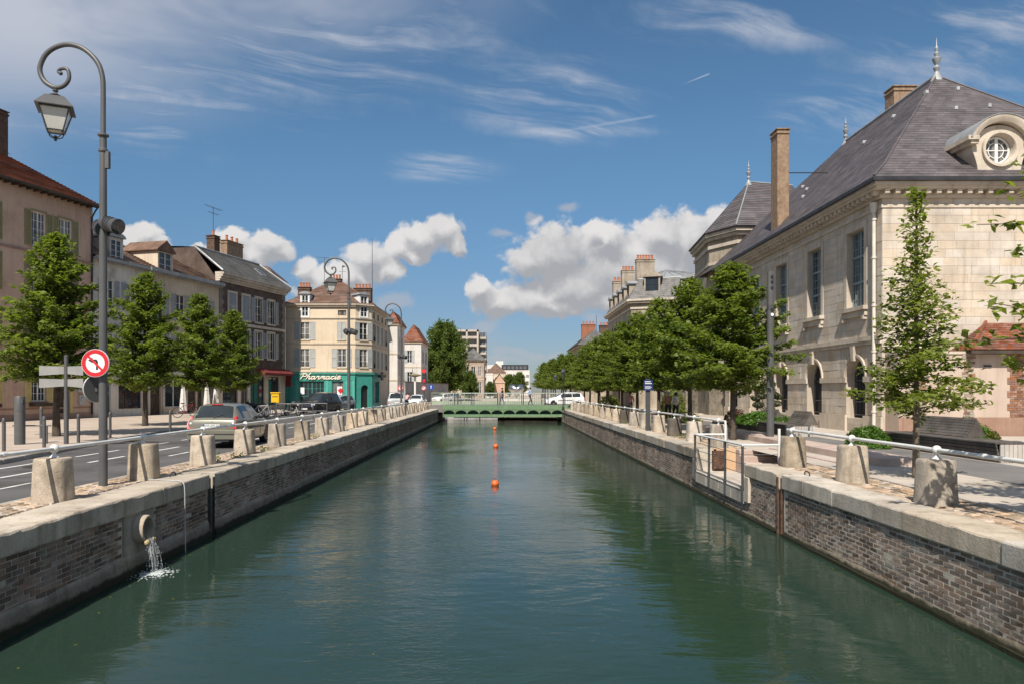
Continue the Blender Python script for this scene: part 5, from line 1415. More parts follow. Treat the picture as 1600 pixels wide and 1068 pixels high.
for o in ups:
    window(BM, Mw, o[0], o[1], o[2], o[3], m_bluejoin, 6, 9, .27, fw=.08, mun=.03, stile=.12)
    for z in (o[2] + 1.13, o[2] + 2.27): boxp('transom', BM, Mw, o[0] + .02, o[1] - .02, .21, .25, z - .05, z + .06, m_bluejoin)
    b = MB()
    b.box(o[0] - .26, o[0] - .002, -.035, -.001, o[2], o[3], Mw); b.box(o[1] + .002, o[1] + .26, -.035, -.001, o[2], o[3], Mw); b.box(o[0] - .26, o[1] + .26, -.04, -.001, o[3] + .002, o[3] + .28, Mw)
    b.build('window_surround', m_trim, BM)
    b = MB(); b.box(o[0] - .34, o[1] + .34, -.24, -.001, o[2] - .17, o[2] - .002, Mw); b.box(o[0] - .26, o[1] + .26, -.14, -.001, o[2] - .42, o[2] - .172, Mw)
    for u in (o[0] - .2, o[1] + .06): b.box(u, u + .14, -.18, -.001, o[2] - .58, o[2] - .422, Mw)
    b.build('window_sill', m_trim, BM)
# corner pilaster on the front, cornice with modillions
boxp('corner_pilaster', BM, Mf, -.001, .95, -.03, -.0005, 4.75, ze - .35, m_trim) if False else None
b = MB()
for M, W, lo, hi in ((Mw, Ww, 0, 1), (Mf, Wf, 0, 1)):
    for z0, z1, e in ((10.62, 10.76, .06), (11.0, 11.12, .16), (11.30, 11.42, .50), (11.42, 11.55, .60)):
        b.box(.0501 if M is Mf else 0, W + e * hi, -e, .05, z0, z1, M)
b.build('cornice', m_trim, BM)
b = MB()
for M, W in ((Mw, Ww), (Mf, Wf)):
    b.box(.0501 if M is Mf else 0, W + .14, -.14, .05, 11.121, 11.299, M)
    n = int(W / .42)
    for k in range(n + 1):
        u = W * k / n; b.box(u - .09, u + .09, -.42, -.141, 11.125, 11.295, M)
stuff(b.build('modillions', m_trim, BM))
b = MB()
b.box(-.7, Ww + .74, -.74, -.55, 11.552, 11.70, Mw); b.box(-.5499, Wf + .7, -.74, -.55, 11.552, 11.70, Mf); b.box(-.6, Ww + .5499, -.5499, .3, 11.552, 11.62, Mw); b.box(.3001, Wf + .5, -.5499, .3, 11.552, 11.62, Mf)
b.build('gutter', m_lead, BM)
b = MB(); b.cyl((bx - .13, by0 + .42, ZG), (bx - .13, by0 + .42, 10.55), .075, n=10)
for z in (2.2, 4.7, 6.6, 8.6, 10.2): b.cyl((bx - .13, by0 + .42, z), (bx - .13, by0 + .42, z + .07), .105, n=10)
b.lathe([(.10, 0), (.17, .3), (.17, .42)], (bx - .13, by0 + .42, 10.5), 10); b.build('downpipe', paint('cream pipe', (.62, .57, .49), rough=.5), BM, smooth=40)
# roof with a slight kick at the eaves
e0, rz0 = .70, 11.70
q = [Vector(v) for v in ((bx - e0, by0 - e0, rz0), (bxe + e0, by0 - e0, rz0), (bxe + e0, by1 + 4.5, rz0), (bx - e0, by1 + 4.5, rz0))]
rA, rB = Vector((22.0, 36.8, 18.95)), Vector((22.0, 46.5, 18.95))
k1 = [Vector((v.x + sx_ * .9, v.y + sy_ * .9, rz0 + .78)) for v, sx_, sy_ in ((q[0], 1, 1), (q[1], -1, 1), (q[2], -1, -1), (q[3], 1, -1))]
b = MB()
for i, (ta, tb) in enumerate(((rA, rA), (rB, rA), (rB, rB), (rA, rB))):
    j = (i + 1) % 4
    sg_ = (.34, 1.2, 1.2, .5)[i]
    slope(b, q[i], q[j], k1[j], k1[i], 5, .016, sg_)
    slope(b, k1[i], k1[j], ta, tb, 40, .016, sg_)
b.build('roof', m_slate, BM)
b = MB(); b.tube([rA + Vector((0, 0, .05)), rB + Vector((0, 0, .05))], .10, n=8); b.build('ridge', m_zinc, BM)
b = MB()
for i, ta in ((0, rA), (1, rA)): b.tube([q[i] + Vector((0, 0, .05)), k1[i] + Vector((0, 0, .04)), ta + Vector((0, 0, .04))], .045, n=6)
b.build('hip_ridge', m_slate, BM)
def finial(parent, x, y, z, s=1.0):
    b = MB(); b.lathe([(.34 * s, -.30 * s), (.16 * s, .10 * s), (.09 * s, .25 * s), (.17 * s, .45 * s), (.07 * s, .60 * s), (.20 * s, .85 * s), (.22 * s, .95 * s), (.08 * s, 1.05 * s), (.13 * s, 1.22 * s), (.05 * s, 1.32 * s), (.10 * s, 1.50 * s), (.03 * s, 1.62 * s), (.012 * s, 2.05 * s)], (x, y, z), 12)
    return b.build('finial', m_zinc, parent, smooth=40)
finial(BM, rA.x, rA.y, rA.z, .95); finial(BM, rB.x, rB.y, rB.z, .80)
chimney(BM, 16.15, 42.2, 12.0, 18.1, .66, 1.0, m_chbrick); chimney(BM, 23.2, 42.3, 17, 20.6, 1.3, 1.0, m_chbrick)
b = MB(); b.cyl((16.5, 42.2, 15.7), (19.1, 42.2, 15.7), .03, n=6); b.build('tie_rod', m_black, BM)
for (x, y, z) in ((21.2, 34.0, 0), (20.6, 35.3, 0), (22.3, 35.6, 0), (22.9, 34.2, 0)):
    fz = rz0 + .78 + (y - (by0 - e0 + .9)) * (rA.z - rz0 - .78) / (rA.y - by0 + e0 - .9); boxp('roof_vent', BM, T(x, y, fz + .08), -.07, .07, -.09, .09, -.1, .06, m_lgrey)
for (y, f) in ((38, .75), (39.5, .62), (44.0, .42), (42.8, .30), (46.5, .55)):
    x = k1[0].x + (rA.x - k1[0].x) * f; fz = rz0 + .78 + (rA.z - rz0 - .78) * f; boxp('roof_vent', BM, T(x, y, fz + .08), -.09, .09, -.07, .07, -.1, .06, m_lgrey)
# oeil-de-boeuf dormer
dx, dz, yF = 20.35, 12.95, by0 - .25
Md = T(dx, yF, dz)
n = 32; R0 = .58
def circ(r, y): return [Md @ Vector((r * math.cos(2 * math.pi * k / n), y, r * math.sin(2 * math.pi * k / n))) for k in range(n)]
def outl(k):                                     # outer outline as seen in angle k
    a = 2 * math.pi * k / n; ca, sa = math.cos(a), math.sin(a)
    if sa >= .0: return 1.12 * ca, .98 * sa
    side = 1.12 - .25 * math.sin(min(1, -sa * 1.25) * math.pi * .5) * 1.0
    t = -sa
    if t < .80: return math.copysign(max(.80, side), ca) * (1 if abs(ca) > .2 else abs(ca) / .2), -1.02 * t / .80
    return ca / .6 * .80 if abs(ca) < .6 else math.copysign(.80, ca), -1.02
def outr(y): return [Md @ Vector((outl(k)[0], y, outl(k)[1])) for k in range(n)]
b = MB(); b.loft([circ(R0 + .16, -.12), circ(R0 + .05, -.12)], caps=False); b.loft([circ(R0 + .05, -.12), circ(R0, -.02), circ(R0, .30)], caps=False); b.loft([circ(R0 + .16, 0), circ(R0 + .16, -.12)], caps=False)
b.loft([outr(0), circ(R0 + .16, 0)], caps=False); b.loft([outr(2.6), outr(0)], caps=False)
dm = b.build('round_dormer', m_trim, BM, smooth=35)
b = MB(); n2 = 14; rings = []
for k in range(n2 + 1):
    a = math.radians(18) + math.radians(144) * k / n2; ca, sa = math.cos(a), math.sin(a)
    rings.append([Md @ Vector((r * ca * 1.04, y, r * sa - .02)) for r, y in ((1.08, 2.4), (1.08, -.22), (1.20, -.30), (1.30, -.34), (1.34, -.34), (1.34, 2.4))])
b.loft(rings)
for s in (-1, 1):
    b.box(min(s * 1.0, s * 1.46), max(s * 1.0, s * 1.46), -.32, 1.6, .30, .47, Md); b.box(min(s * .98, s * 1.30), max(s * .98, s * 1.30), -.24, 1.6, .16, .299, Md)
b.box(-1.02, 1.02, -.2, 1.2, -1.16, -1.021, Md)
b.build('hood_moulding', m_trim, dm, smooth=35)
b = MB(); rings = []
for k in range(n2 + 1):
    a = math.radians(18) + math.radians(144) * k / n2; ca, sa = math.cos(a), math.sin(a)
    rings.append([Md @ Vector((r * ca * 1.04, y, r * sa - .02)) for r, y in ((1.345, 2.6), (1.345, -.37), (1.375, -.37), (1.375, 2.6))])
b.loft(rings); b.build('lead_cover', m_zinc, dm, smooth=35)
b = MB(); b.torus((0, 0, 0), R0 - .05, .045, RX(R(90)), 28, 6); b.torus((0, 0, 0), R0 * .55, .022, RX(R(90)), 24, 5)
b.box(-.06, .06, -.04, .03, -R0 + .03, R0 - .03); b.box(-R0 + .03, R0 - .03, -.02, .02, -.018, .018)
for a in (45, 135, 225, 315): b.cyl((R0 * .55 * math.cos(R(a)), 0, R0 * .55 * math.sin(R(a))), ((R0 - .05) * math.cos(R(a)), 0, (R0 - .05) * math.sin(R(a))), .016, n=5)
rw = b.build('round_window', m_wood, BM, Md @ T(0, .22, 0))
g = MB(); g.poly([(R0 * .99 * math.cos(2 * math.pi * k / 28), .02, R0 * .99 * math.sin(2 * math.pi * k / 28)) for k in range(28)]); g.build('pane', m_glass, rw, Md @ T(0, .22, 0))

# pavilion beyond
pv = thing('pavilion', 'octagonal stone pavilion with slate tent roof behind the large building', 'pavilion', (17, 55, ZG))
O = [Vector(v) for v in ((16.1, 60.5, 0), (15.6, 54.6, 0), (16.9, 52.1, 0), (21.5, 52.1, 0), (24, 55, 0), (24, 62, 0), (20, 64, 0))]
zp = 14.6
def ring(off, z):
    c = Vector((19.3, 57.2, 0)); return [Vector((c.x + (p.x - c.x) * (1 + off), c.y + (p.y - c.y) * (1 + off), z)) for p in O]
b = MB(); b.loft([ring(0, 1), ring(0, 5.0)], caps=False); b.build('base_wall', mat('rough stone', (.20, .17, .13), (.36, .315, .25), s=2, bump=.8, bs=7, streak=.5, stain=.4, grain=.25), pv)
b = MB(); b.loft([ring(0, 5.001), ring(0, zp)], caps=False); b.build('wall', mat('pavilion stone', (.34, .28, .21), (.45, .38, .295), s=1, bump=.3, streak=.6, stain=.4), pv)
b = MB()
for z0, z1, o_ in ((5.0, 5.3, .03), (12.4, 12.6, .02), (13.6, 13.85, .03), (14.2, 14.45, .06), (14.451, 14.7, .10)): b.loft([ring(o_, z0), ring(o_, z1)])
b.build('cornice', m_trim, pv)
b = MB(); E = ring(.13, 14.72); ap = Vector((19.2, 56.5, 19.2)); ap2 = Vector((23, 57.5, 19.2))
for i in range(len(E)):
    j = (i + 1) % len(E); tgt = (ap, ap) if i in (0, 1) else (ap2, ap) if i == 2 else (ap2, ap2) if i in (3, 4) else (ap, ap2) if i == 5 else (ap, ap)
    slope(b, E[i], E[j], tgt[0], tgt[1], 24, .03)
b.build('roof', m_slate, pv)
b = MB(); b.loft([ring(.125, 14.702), ring(.135, 14.78)]); b.build('gutter', m_lead, pv)
b = MB(); b.tube([E[2] + Vector((0, 0, .06)), ap + Vector((0, 0, .05))], .05, n=6); b.tube([ap + Vector((0, 0, .06)), ap2 + Vector((0, 0, .06))], .08, n=6); b.build('hip_ridge', m_zinc, pv)
finial(pv, ap.x, ap.y, ap.z, .85)
for (px, w_) in ((1101, .9),):
    d = (O[1] - O[0]).normalized(); Mn = FM((O[0].x, O[0].y, 0), (-1, -.08)); window(pv, Mn, 2.4, 3.5, 9.0, 11.4, m_lead, 2, 3, -.03)
    boxp('window_surround', pv, Mn, 2.15, 3.75, -.08, -.035, 11.41, 11.75, m_trim)
# low rough wall building behind the trees
rw_ = thing('rough_stone_house', 'low rough stone house front with a dark doorway behind the right hand trees', 'house', (16.2, 56, ZG))
Mr = FM((15.4, 71.0, 0), (-1, -.055)); dd = [(3.0, 6.2, 2.6, 3.6), (12.2, 13.2, ZG - .1, 3.8), (8.5, 9.5, ZG - .1, 3.7)]
b = MB(); wall_mb(b, Mr, 16.3, ZG - .2, 4.9, dd, .3); b.poly([Mr @ Vector(v) for v in ((0, 0, 1), (0, 3, 1), (0, 3, 4.9), (0, 0, 4.9))]); b.poly([Mr @ Vector(v) for v in ((0, 0, 4.9), (16.3, 0, 4.9), (16.3, 3, 4.9), (0, 3, 4.9))]); b.build('wall', bpy.data.materials['rough stone'], rw_)
jobs = [(Mr, 16.3, ZG - .1, 4.85, dd)]
ashlar(rw_, jobs, mat('rubble block', (.24, .20, .15), (.38, .335, .265), s=2, bump=.8, bs=9, rnd='obj', rv=.3, grain=.25), mat('rubble block run', (.24, .20, .15), (.38, .335, .265), s=2, bump=.8, bs=9, rnd='attr', rv=.3, grain=.25), limit=150, hgt=.36, proud=(.01, .07), lens=(.4, 1.0))
window(rw_, Mr, 3.0, 6.2, 2.6, 3.6, m_white, 3, 1, .12)
for o in dd[1:]: boxp('door', rw_, Mr, o[0] + .01, o[1] - .01, .2, .24, ZG - .1, o[3] - .01, m_black)

# plastered annex with tile roof in front of the facade
m_annex = mat('annex plaster', (0.46, 0.36, 0.29), (0.53, 0.425, 0.35), s=.5, bump=.08, bs=30, streak=.25, stain=.15)
an = thing('annex', 'low beige plastered annex with brick quoins and a red tiled roof', 'annex', (19, 29, ZG))
ya, zt = 29.0, 4.72
b = MB(); b.box(bx + .12, 34, ya, by0 - .05, 1.2, zt - .16); b.build('wall', m_annex, an)
boxp('plinth', an, I4, bx + .12, 34, ya - .02, ya - .001, 1.2, 2.05, mat('annex plinth', (.28, .17, .12), (.36, .235, .175), s=1, streak=.4))
boxp('wall_coping', an, I4, bx + .10, 18.6, ya - .05, by0 - .051, zt - .159, zt - .05, m_trim)
m_qb = mat('quoin brick', (.20, .095, .06), (.33, .185, .125), s=5, bump=.4, bs=20, rnd='obj', rv=.3)
ub = MB(); ub.box(0, 1, -1, 0, 0, 1); qm = ub.mesh('quoin_brick', m_qb); m_qs = mat('quoin stone', (.30, .25, .20), (.40, .34, .275), s=3, bump=.3, rnd='obj', rv=.15); qm2 = ub.mesh('quoin_brick', m_qs)
for xq, w_, nrow, kind in ((16.75, .36, 26, 1), (18.62, .44, 26, 1), (20.55, .62, 30, 0)):
    hh = 2.6 / nrow if kind else 2.7 / nrow
    for k in range(nrow):
        a = random.uniform(-.07, .07) if kind else (.09 if k // 3 % 2 else -.02); e = [-w_ / 2 - a, random.uniform(-.1, .1), w_ / 2 + a]
        if not kind: e = [-w_ / 2 - a, -.12 + .1 * (k % 2), .10 + .1 * (k % 2), w_ / 2 + a]
        for e0, e1 in zip(e, e[1:]): link('quoin_brick', qm2 if kind and random.random() < .6 else qm, an, T(xq + e0, ya - .016, 2.07 + (hh if kind else .0873) * k) @ S3(e1 - e0 - .012, .011, hh - .014))
b = MB(); slope(b, (18.45, ya - .42, zt), (34.5, ya - .42, zt), (34.5, by0 - .06, zt + 1.15), (19.9, by0 - .06, zt + 1.15), 15, .022, .19); slope(b, (18.45, by0 - .06, zt), (18.45, ya - .42, zt), (19.9, by0 - .06, zt + 1.15), (19.9, by0 - .06, zt + 1.15), 15, .022, .19); b.build('roof', m_tile_red, an)
b = MB(); b.box(18.45, 34.4, ya - .46, ya - .38, zt - .16, zt - .03); b.box(18.5, 34, ya - .38, ya - .001, zt - .14, zt - .06); b.build('eave', m_wooddk, an)
b = MB(); b.cyl((18.45, ya - .40, zt + .05), (19.9, by0 - .1, zt + 1.2), .07, n=6); b.build('hip_tiles', m_tile_red, an)
b = MB(); b.box(19.2, 19.5, ya - .05, ya - .021, 4.05, 4.12); b.build('iron_hook', m_black, an)

# ------------------------------------------------------------------ mansard building with dormers further along
m_ms = mat('mansard stone', (.30, .25, .195), (.42, .36, .285), s=1, bump=.3, streak=.6, stain=.4)
mb = thing('mansard_building', 'ornate stone corner building with zinc mansard, dormers and tall chimneys', 'town building', (13.5, 75, ZG))
x0, y0, y1, zc = 13.5, 75.5, 92.0, 12.1
Mw2 = FM((x0, y1, 0), (-1, 0)); Mc2 = FM((x0, y0, 0), (-.35, -1)); W2 = y1 - y0
wn = [(1.2 + k * 2.2, 2.2 + k * 2.2, z, z + 2.0) for k in range(7) for z in (8.6, 5.2)]
ws2 = [(1.2 + k * 2.0, 2.2 + k * 2.0, z, z + 2.0) for k in range(3) for z in (8.4, 5.0)]
b = MB(); wall_mb(b, Mw2, W2, 1, zc, wn, .25); wall_mb(b, Mc2, 8.5, 1, zc, ws2, .25); b.build('wall', m_ms, mb)
for w_ in wn: window(mb, Mw2, *w_, m_lead, 2, 3, .15)
for w_ in ws2: window(mb, Mc2, *w_, m_lead, 2, 3, .15)
b = MB()
for z0, z1, e in ((11.5, 11.7, .1), (12.1, 12.3, .35), (12.301, 12.5, .5)): b.box(-e, W2 + e * .3, -e, .3, z0, z1, Mw2); b.box(-e * .5, 8.8, -e - .002, .3, z0 + .002, z1 - .002, Mc2)
b.build('cornice', m_trim, mb)
b = MB(); qc = Mc2 @ Vector((8.8, -.3, 12.5)); top = .95
A_, B_, C2 = Vector((x0 - .35, y1, 12.5)), Vector((x0 - .35, y0 - .3, 12.5)), qc
At, Bt, Ct = Vector((x0 + 1.0, y1, 14.75)), Vector((x0 + 1.0, y0 + 1.0, 14.75)), Vector((qc.x - .2, qc.y + 1.3, 14.75))
slope(b, A_, B_, Bt, At, 10, .02); slope(b, B_, C2, Ct, Bt, 10, .02); b.build('mansard', mat('mansard slate', (.12, .115, .11), (.20, .195, .185), s=2, rough=.6, bump=.4, bs=12, streak=.4), mb)
b = MB(); pk = Vector((18.0, 79.5, 16.2)); b.poly([Bt, Ct, pk]); b.poly([At, Bt, pk]); b.poly([At, pk, Vector((22, 92, 15))]); b.poly([Ct, Vector((24, 84, 14.75)), pk]); b.build('zinc_roof', m_zinc, mb)
b = MB()
for k in range(7):
    q_ = Bt.lerp(Ct, k / 6); b.tube([q_ + Vector((0, 0, .03)), pk + Vector((0, 0, .05))], .05, n=5)
b.tube([At, Bt, Ct], .09, n=6); b.build('roof_seams', m_zinc, mb)
for k in range(5):
    dormer(mb, Mw2, 1.6 + k * 3.2, 2.9 + k * 3.2, 12.55, 14.3, -.1, 1.2, m_ms, m_zinc, gab=.35, jm=m_lead)
dormer(mb, Mc2, 1.3, 2.9, 12.55, 14.9, .1, 1.2, m_ms, m_ms, gab=.7, jm=m_lead)
dormer(mb, Mc2, 5.0, 6.3, 12.55, 14.4, .1, 1.2, m_ms, m_zinc, roundh=True, jm=m_lead)
chimney(mb, 15.3, 77.5, 13, 17.0, 1.9, .8, m_ms, 6); chimney(mb, 14.6, 84.0, 13, 16.9, 1.4, .8, m_ms, 4); chimney(mb, 14.5, 89.0, 13, 16.4, 1.7, .8, m_ms, 4)
# slate house with brick chimney
h = simple_house('slate_house', 'far stone house with slate roof and a red brick chimney above the trees', 12.4, 17.5, 114, 132, 10.3, m_ms, m_slate_g, 12.9, [(.8, 1.7, 6.5, 8.8), (3, 3.9, 6.5, 8.8)], [(2 + 3 * k, 3 + 3 * k, 6.5, 8.8) for k in range(5)], over=.5)
chimney(h, 14.0, 117, 10.5, 13.7, 2.2, .8, m_chred, 4); chimney(h, 16.8, 117.5, 10.5, 13.6, 1.9, .8, m_chdark, 4)
b = MB(); b.cyl((15.3, 117, 12), (15.3, 117, 15.2), .04, n=5); b.build('mast', m_dgrey, h)
simple_house('shop_row', 'low row of shop fronts in shade under the right hand trees', 12.8, 20, 78.5, 112, 5.2, m_ms, m_slate_g, 7.0, [(1, 2.2, 2, 4), (3.2, 4.6, 2, 4)], [(2 + 3.4 * k, 4.6 + 3.4 * k, 1.7, 4.0) for k in range(9)], over=.2) if False else None
# ------------------------------------------------------------------ trees
m_bark = mat('bark', (.060, .046, .034), (.115, .092, .070), s=6, bump=.9, bs=22, grain=.25)
m_bark_l = mat('pale bark', (.12, .095, .07), (.20, .165, .125), s=6, bump=.7, bs=22, grain=.2)
m_leaf1 = leaf_mat('hornbeam leaf', (.072, .112, .020), (.225, .275, .062), .5)
m_leaf2 = leaf_mat('bright leaf', (.095, .132, .020), (.260, .300, .066), .5)
m_leaf3 = leaf_mat('plane leaf', (.065, .105, .020), (.165, .215, .055), .45)
m_leaf4 = leaf_mat('box leaf', (.04, .10, .014), (.13, .235, .034), .35)
m_leaf5 = leaf_mat('golden box leaf', (.075, .085, .012), (.175, .185, .030), .25)


def leaves_mesh(name, C_, Nr, size, m, rs):
    """one rhombic leaf per point, folded along its midrib"""
    n = len(C_)
    s = size * rs.uniform(.65, 1.25, n)
    Nr = Nr / np.linalg.norm(Nr, axis=1, keepdims=True)
    t = rs.normal(size=(n, 3)); t -= Nr * (t * Nr).sum(1, keepdims=True); t /= np.linalg.norm(t, axis=1, keepdims=True)
    bt = np.cross(Nr, t)
    P = np.empty((n, 4, 3))
    P[:, 0] = C_ - t * s[:, None] * .62; P[:, 2] = C_ + t * s[:, None] * .70 - Nr * s[:, None] * .12
    P[:, 1] = C_ + bt * s[:, None] * .36 + Nr * s[:, None] * .10; P[:, 3] = C_ - bt * s[:, None] * .36 + Nr * s[:, None] * .10
    me = bpy.data.meshes.new(name)
    me.vertices.add(n * 4); me.vertices.foreach_set('co', P.reshape(-1).astype(np.float32))
    me.loops.add(n * 4); me.loops.foreach_set('vertex_index', np.arange(n * 4, dtype=np.int32))
    me.polygons.add(n); me.polygons.foreach_set('loop_start', np.arange(0, n * 4, 4, dtype=np.int32))
    try: me.polygons.foreach_set('loop_total', np.full(n, 4, dtype=np.int32))
    except Exception: pass
    me.update(calc_edges=True)
    a = me.attributes.new('rnd', 'FLOAT', 'FACE'); a.data.foreach_set('value', rs.random(n).astype(np.float32))
    me.materials.append(m)
    return me


def tree_meshes(seed, H, clear, prof, nb, leaf, m, mb, r0=.09, twig=.55, dens=1.0, lean=0.0, rise=(5, 30), flat=.055, up=1.0, per=15):
    """trunk with limbs, and foliage laid out in flat sprays along twigs. prof(f) is the crown radius at height fraction f"""
    rs = np.random.default_rng(seed); rd = random.Random(seed)
    b = MB(); tp = []
    for i in range(9):
        f = i / 8; tp.append(Vector((lean * f * f + rd.uniform(-.03, .03) * H * .06 * (i > 0), rd.uniform(-.03, .03) * H * .06 * (i > 0), H * .97 * f)))
    b.tube([Vector((0, 0, -.05))] + tp[1:], [r0 * (1.25 if i == 0 else 1.0) * (1 - .86 * (i / 8) ** 1.1) + .006 for i in range(9)], n=9)
    def trunk_at(z):
        f = min(.999, z / (H * .97)) * 8; i = int(f); return tp[i].lerp(tp[i + 1], f - i)
    cs, ns, tn = [], [], []
    for k in range(nb):
        f = ((k + rd.random()) / nb) ** .92
        z = clear + (H - clear) * f
        a = k * 2.39996 + rd.uniform(-.5, .5)
        L = prof(f) * rd.choice((.55, .80, .95, 1.0, 1.06, 1.20)) * rd.uniform(.9, 1.08); tone = rd.uniform(-.25, .25)
        if L < .08: L = .08
        el = R(rd.uniform(*rise)) + R(50 if H < 10 else 30) * f * f
        p0 = trunk_at(max(.3, z - L * math.sin(el) * .6)); d = Vector((math.cos(a) * math.cos(el), math.sin(a) * math.cos(el), math.sin(el)))
        pts = [p0 + d * L * s + Vector((0, 0, -.10 * L * s * s)) + Vector((rd.uniform(-.04, .04), rd.uniform(-.04, .04), 0)) * L * (s > 0) for s in (0, .25, .5, .75, 1.0)]
        b.tube(pts, [max(.006, .30 * r0 * (1 - .75 * f) * (1 - s * .85)) for s in (0, .25, .5, .75, 1.0)], n=5, caps=False)
        nt = max(3, int(L / .13 * dens))
        for q in range(nt):
            s = .14 + .86 * (q + rd.random()) / nt
            g = s * 4; i = min(3, int(g)); o = pts[i].lerp(pts[i + 1], g - i)
            sd_ = 1 if q % 2 else -1; l = twig * rd.uniform(.5, 1.1) * (1.05 - .62 * s) * (1 - (.62 if clear < 1.6 else .25) * f)
            ta = a + sd_ * R(rd.uniform(30, 75)); td = Vector((math.cos(ta), math.sin(ta), rd.uniform(-.10, .25)))
            if r0 > .06 and L > .5 and q % 2 == 0: b.tube([o, o + td * l], [.007, .003], n=3, caps=False)
            nl = max(3, int(per * dens * l / .4 * (1 - (.35 * f if clear < 1.6 else 0))))
            u = rs.random((nl, 1)); c = np.array(o) + np.array(td) * l * u + rs.normal(size=(nl, 3)) * np.array((.055, .055, flat)) * (leaf / .1) ** .5
            cs.append(c); nn = rs.normal(size=(nl, 3)) * .42; nn[:, 2] += up; ns.append(nn); tn.append(np.full(nl, tone + rd.uniform(-.2, .2)))
    C_ = np.concatenate(cs); Nn = np.concatenate(ns)
    me = leaves_mesh('crown', C_, Nn, leaf, m, rs); a = me.attributes['rnd']; a.data.foreach_set('value', np.clip(.5 + np.concatenate(tn) + rs.normal(0, .22, len(C_)), 0, 1).astype(np.float32))
    return b.mesh('trunk', mb, smooth=60), me


def tree(name, label, cat, group, x, y, z, meshes, rz, s=1.0, sz=None):
    t = bpy.data.objects.new(name, None); COL.objects.link(t)
    M = T(x, y, z) @ RZ(rz) @ S3(s, s, sz or s)
    t.matrix_local = M; WM[t.name] = M
    tag(t, label, cat, group)
    for nm, me in zip(('trunk', 'crown'), meshes):
        o = bpy.data.objects.new(nm, me); COL.objects.link(o); o.parent = t; WM[o.name] = M
    return t
cone = lambda f: 1.26 * (1 - f) ** 1.05 * min(1, .80 + 2.5 * f) + .07
rnd_ = lambda R_: (lambda f: R_ * (max(0.02, 1 - (1.5 * f - .62) ** 2 * 1.15)) ** .5)
egg = lambda R_: (lambda f: R_ * min(1.0, .80 + 1.2 * f) * (1 - f ** 2.4) ** .70 + .10)
young = tree_meshes(3, 6.05, 1.42, cone, 96, .100, m_leaf2, m_bark_l, r0=.062, twig=.44, per=19, rise=(-4, 20), dens=1.35)
horn = [tree_meshes(20 + k, 6.6, 1.95, egg(2.12 - .08 * k), 90, .145, m_leaf1, m_bark, r0=.105, twig=.70, per=15, rise=(0, 26), dens=1.1) for k in range(3)]
hornL = [tree_meshes(40 + k, 7.5, 1.95, egg(2.0), 100, .145, m_leaf1, m_bark, r0=.12, twig=.72, per=15, rise=(0, 28), dens=1.1) for k in range(2)]
tree('young_street_tree', 'slender young tree with a pointed light green crown before the plastered annex', 'tree', None, 8.55, 15.0, 1.30, young, 1.0)
edge = tree_meshes(9, 6.4, 1.9, egg(2.75), 66, .13, m_leaf2, m_bark_l, r0=.09, twig=.5, per=12, rise=(0, 24), dens=.9)
tree('street_tree', 'tree reaching into view from the right edge with broad bright leaves', 'tree', None, 8.72, 8.6, 1.30, edge, 2.1)
NR = [(8.5, 26.7, 0, 1.03, 'dense street tree behind the right lamp mast, nearest of the clipped row'), (8.55, 33.0, 1, 1.02, ''), (8.5, 39.3, 2, 1.0, ''), (8.5, 45.5, 0, .99, ''), (8.6, 51.8, 1, .98, ''), (8.5, 58, 2, .97, ''), (8.6, 64.3, 0, .97, ''), (8.6, 70.5, 1, .97, '')]
for i, (x, y, k, s, lab) in enumerate(NR):
    lab = lab or f'dense street tree of the right quay row, {ORD[i]} from the lamp mast'
    tree('street_tree', lab, 'tree', 'clipped trees along the right quay', x, y, 1.3, horn[k], 1.3 * i + .4, s, s * (1.02 if i else .95))
for i in range(6):
    tree('street_tree', f'street tree of the inner right row behind the quay trees, {ORD[i]} counting away', 'tree', 'inner row of trees on the right', 12.2 + .2 * (i % 2), 54 + i * 7.5, 1.3, horn[(i + 1) % 3], .7 * i + 2, .95, 1.0)
for i in range(14):
    y = 84 + i * 9.0
    tree('street_tree', f'distant street tree on the right bank past the bridge, {ORD[i]} from the white hatchback', 'tree', 'trees on the right bank past the bridge', 9.6 + .9 * math.sin(i * 1.7) + i * .15, y, 1.3, horn[i % 3], 1.9 * i, 1.0 + .02 * i, 1.05 + .025 * i)
for i, (x, y, k, s, lab) in enumerate(((-16.85, 27.6, 0, 1.02, 'street tree before the pink house with its crown touching the left edge'), (-17.5, 35.8, 1, 1.0, 'street tree between the lamp post and the parked hatchback'),
                                       (-17.9, 43.2, 0, .99, 'street tree in the middle before the beige house'), (-18.6, 50.5, 1, .97, 'street tree before the dark brick house'))):
    tree('street_tree', lab, 'tree', 'clipped trees along the left pavement', x, y, 1.385, hornL[k], .9 + 2.1 * i, s)
plane = tree_meshes(61, 13.6, 2.4, rnd_(4.7), 170, .28, m_leaf3, m_bark, r0=.30, twig=1.1, per=13, rise=(2, 30), flat=.28, up=.5)
tree('plane_tree', 'tall broad plane tree beside the apartment tower', 'tree', None, -10.6, 136, 1.3, plane, .5, 1.03)
tree('plane_tree', 'darker tree showing behind the white house roof', 'tree', None, -18.5, 142, 1.3, plane, 2.4, .86)
tree('plane_tree', 'lower tree to the side of the plane tree by the mansion', 'tree', None, -6.6, 150, 1.3, plane, 4.0, .42)
for i, (x, y, s) in enumerate(((-2.9, 190, .30), (2.6, 230, .5), (6.5, 260, .6), (-3.0, 226, .4))):
    tree('plane_tree', ('small round tree in front of the peach house', 'tree in the distance behind the steel heart', 'far tree to the right of the modern block', 'small tree by the white gable end')[i], 'tree', None, x, y, 1.3, plane, i * 1.3, s)


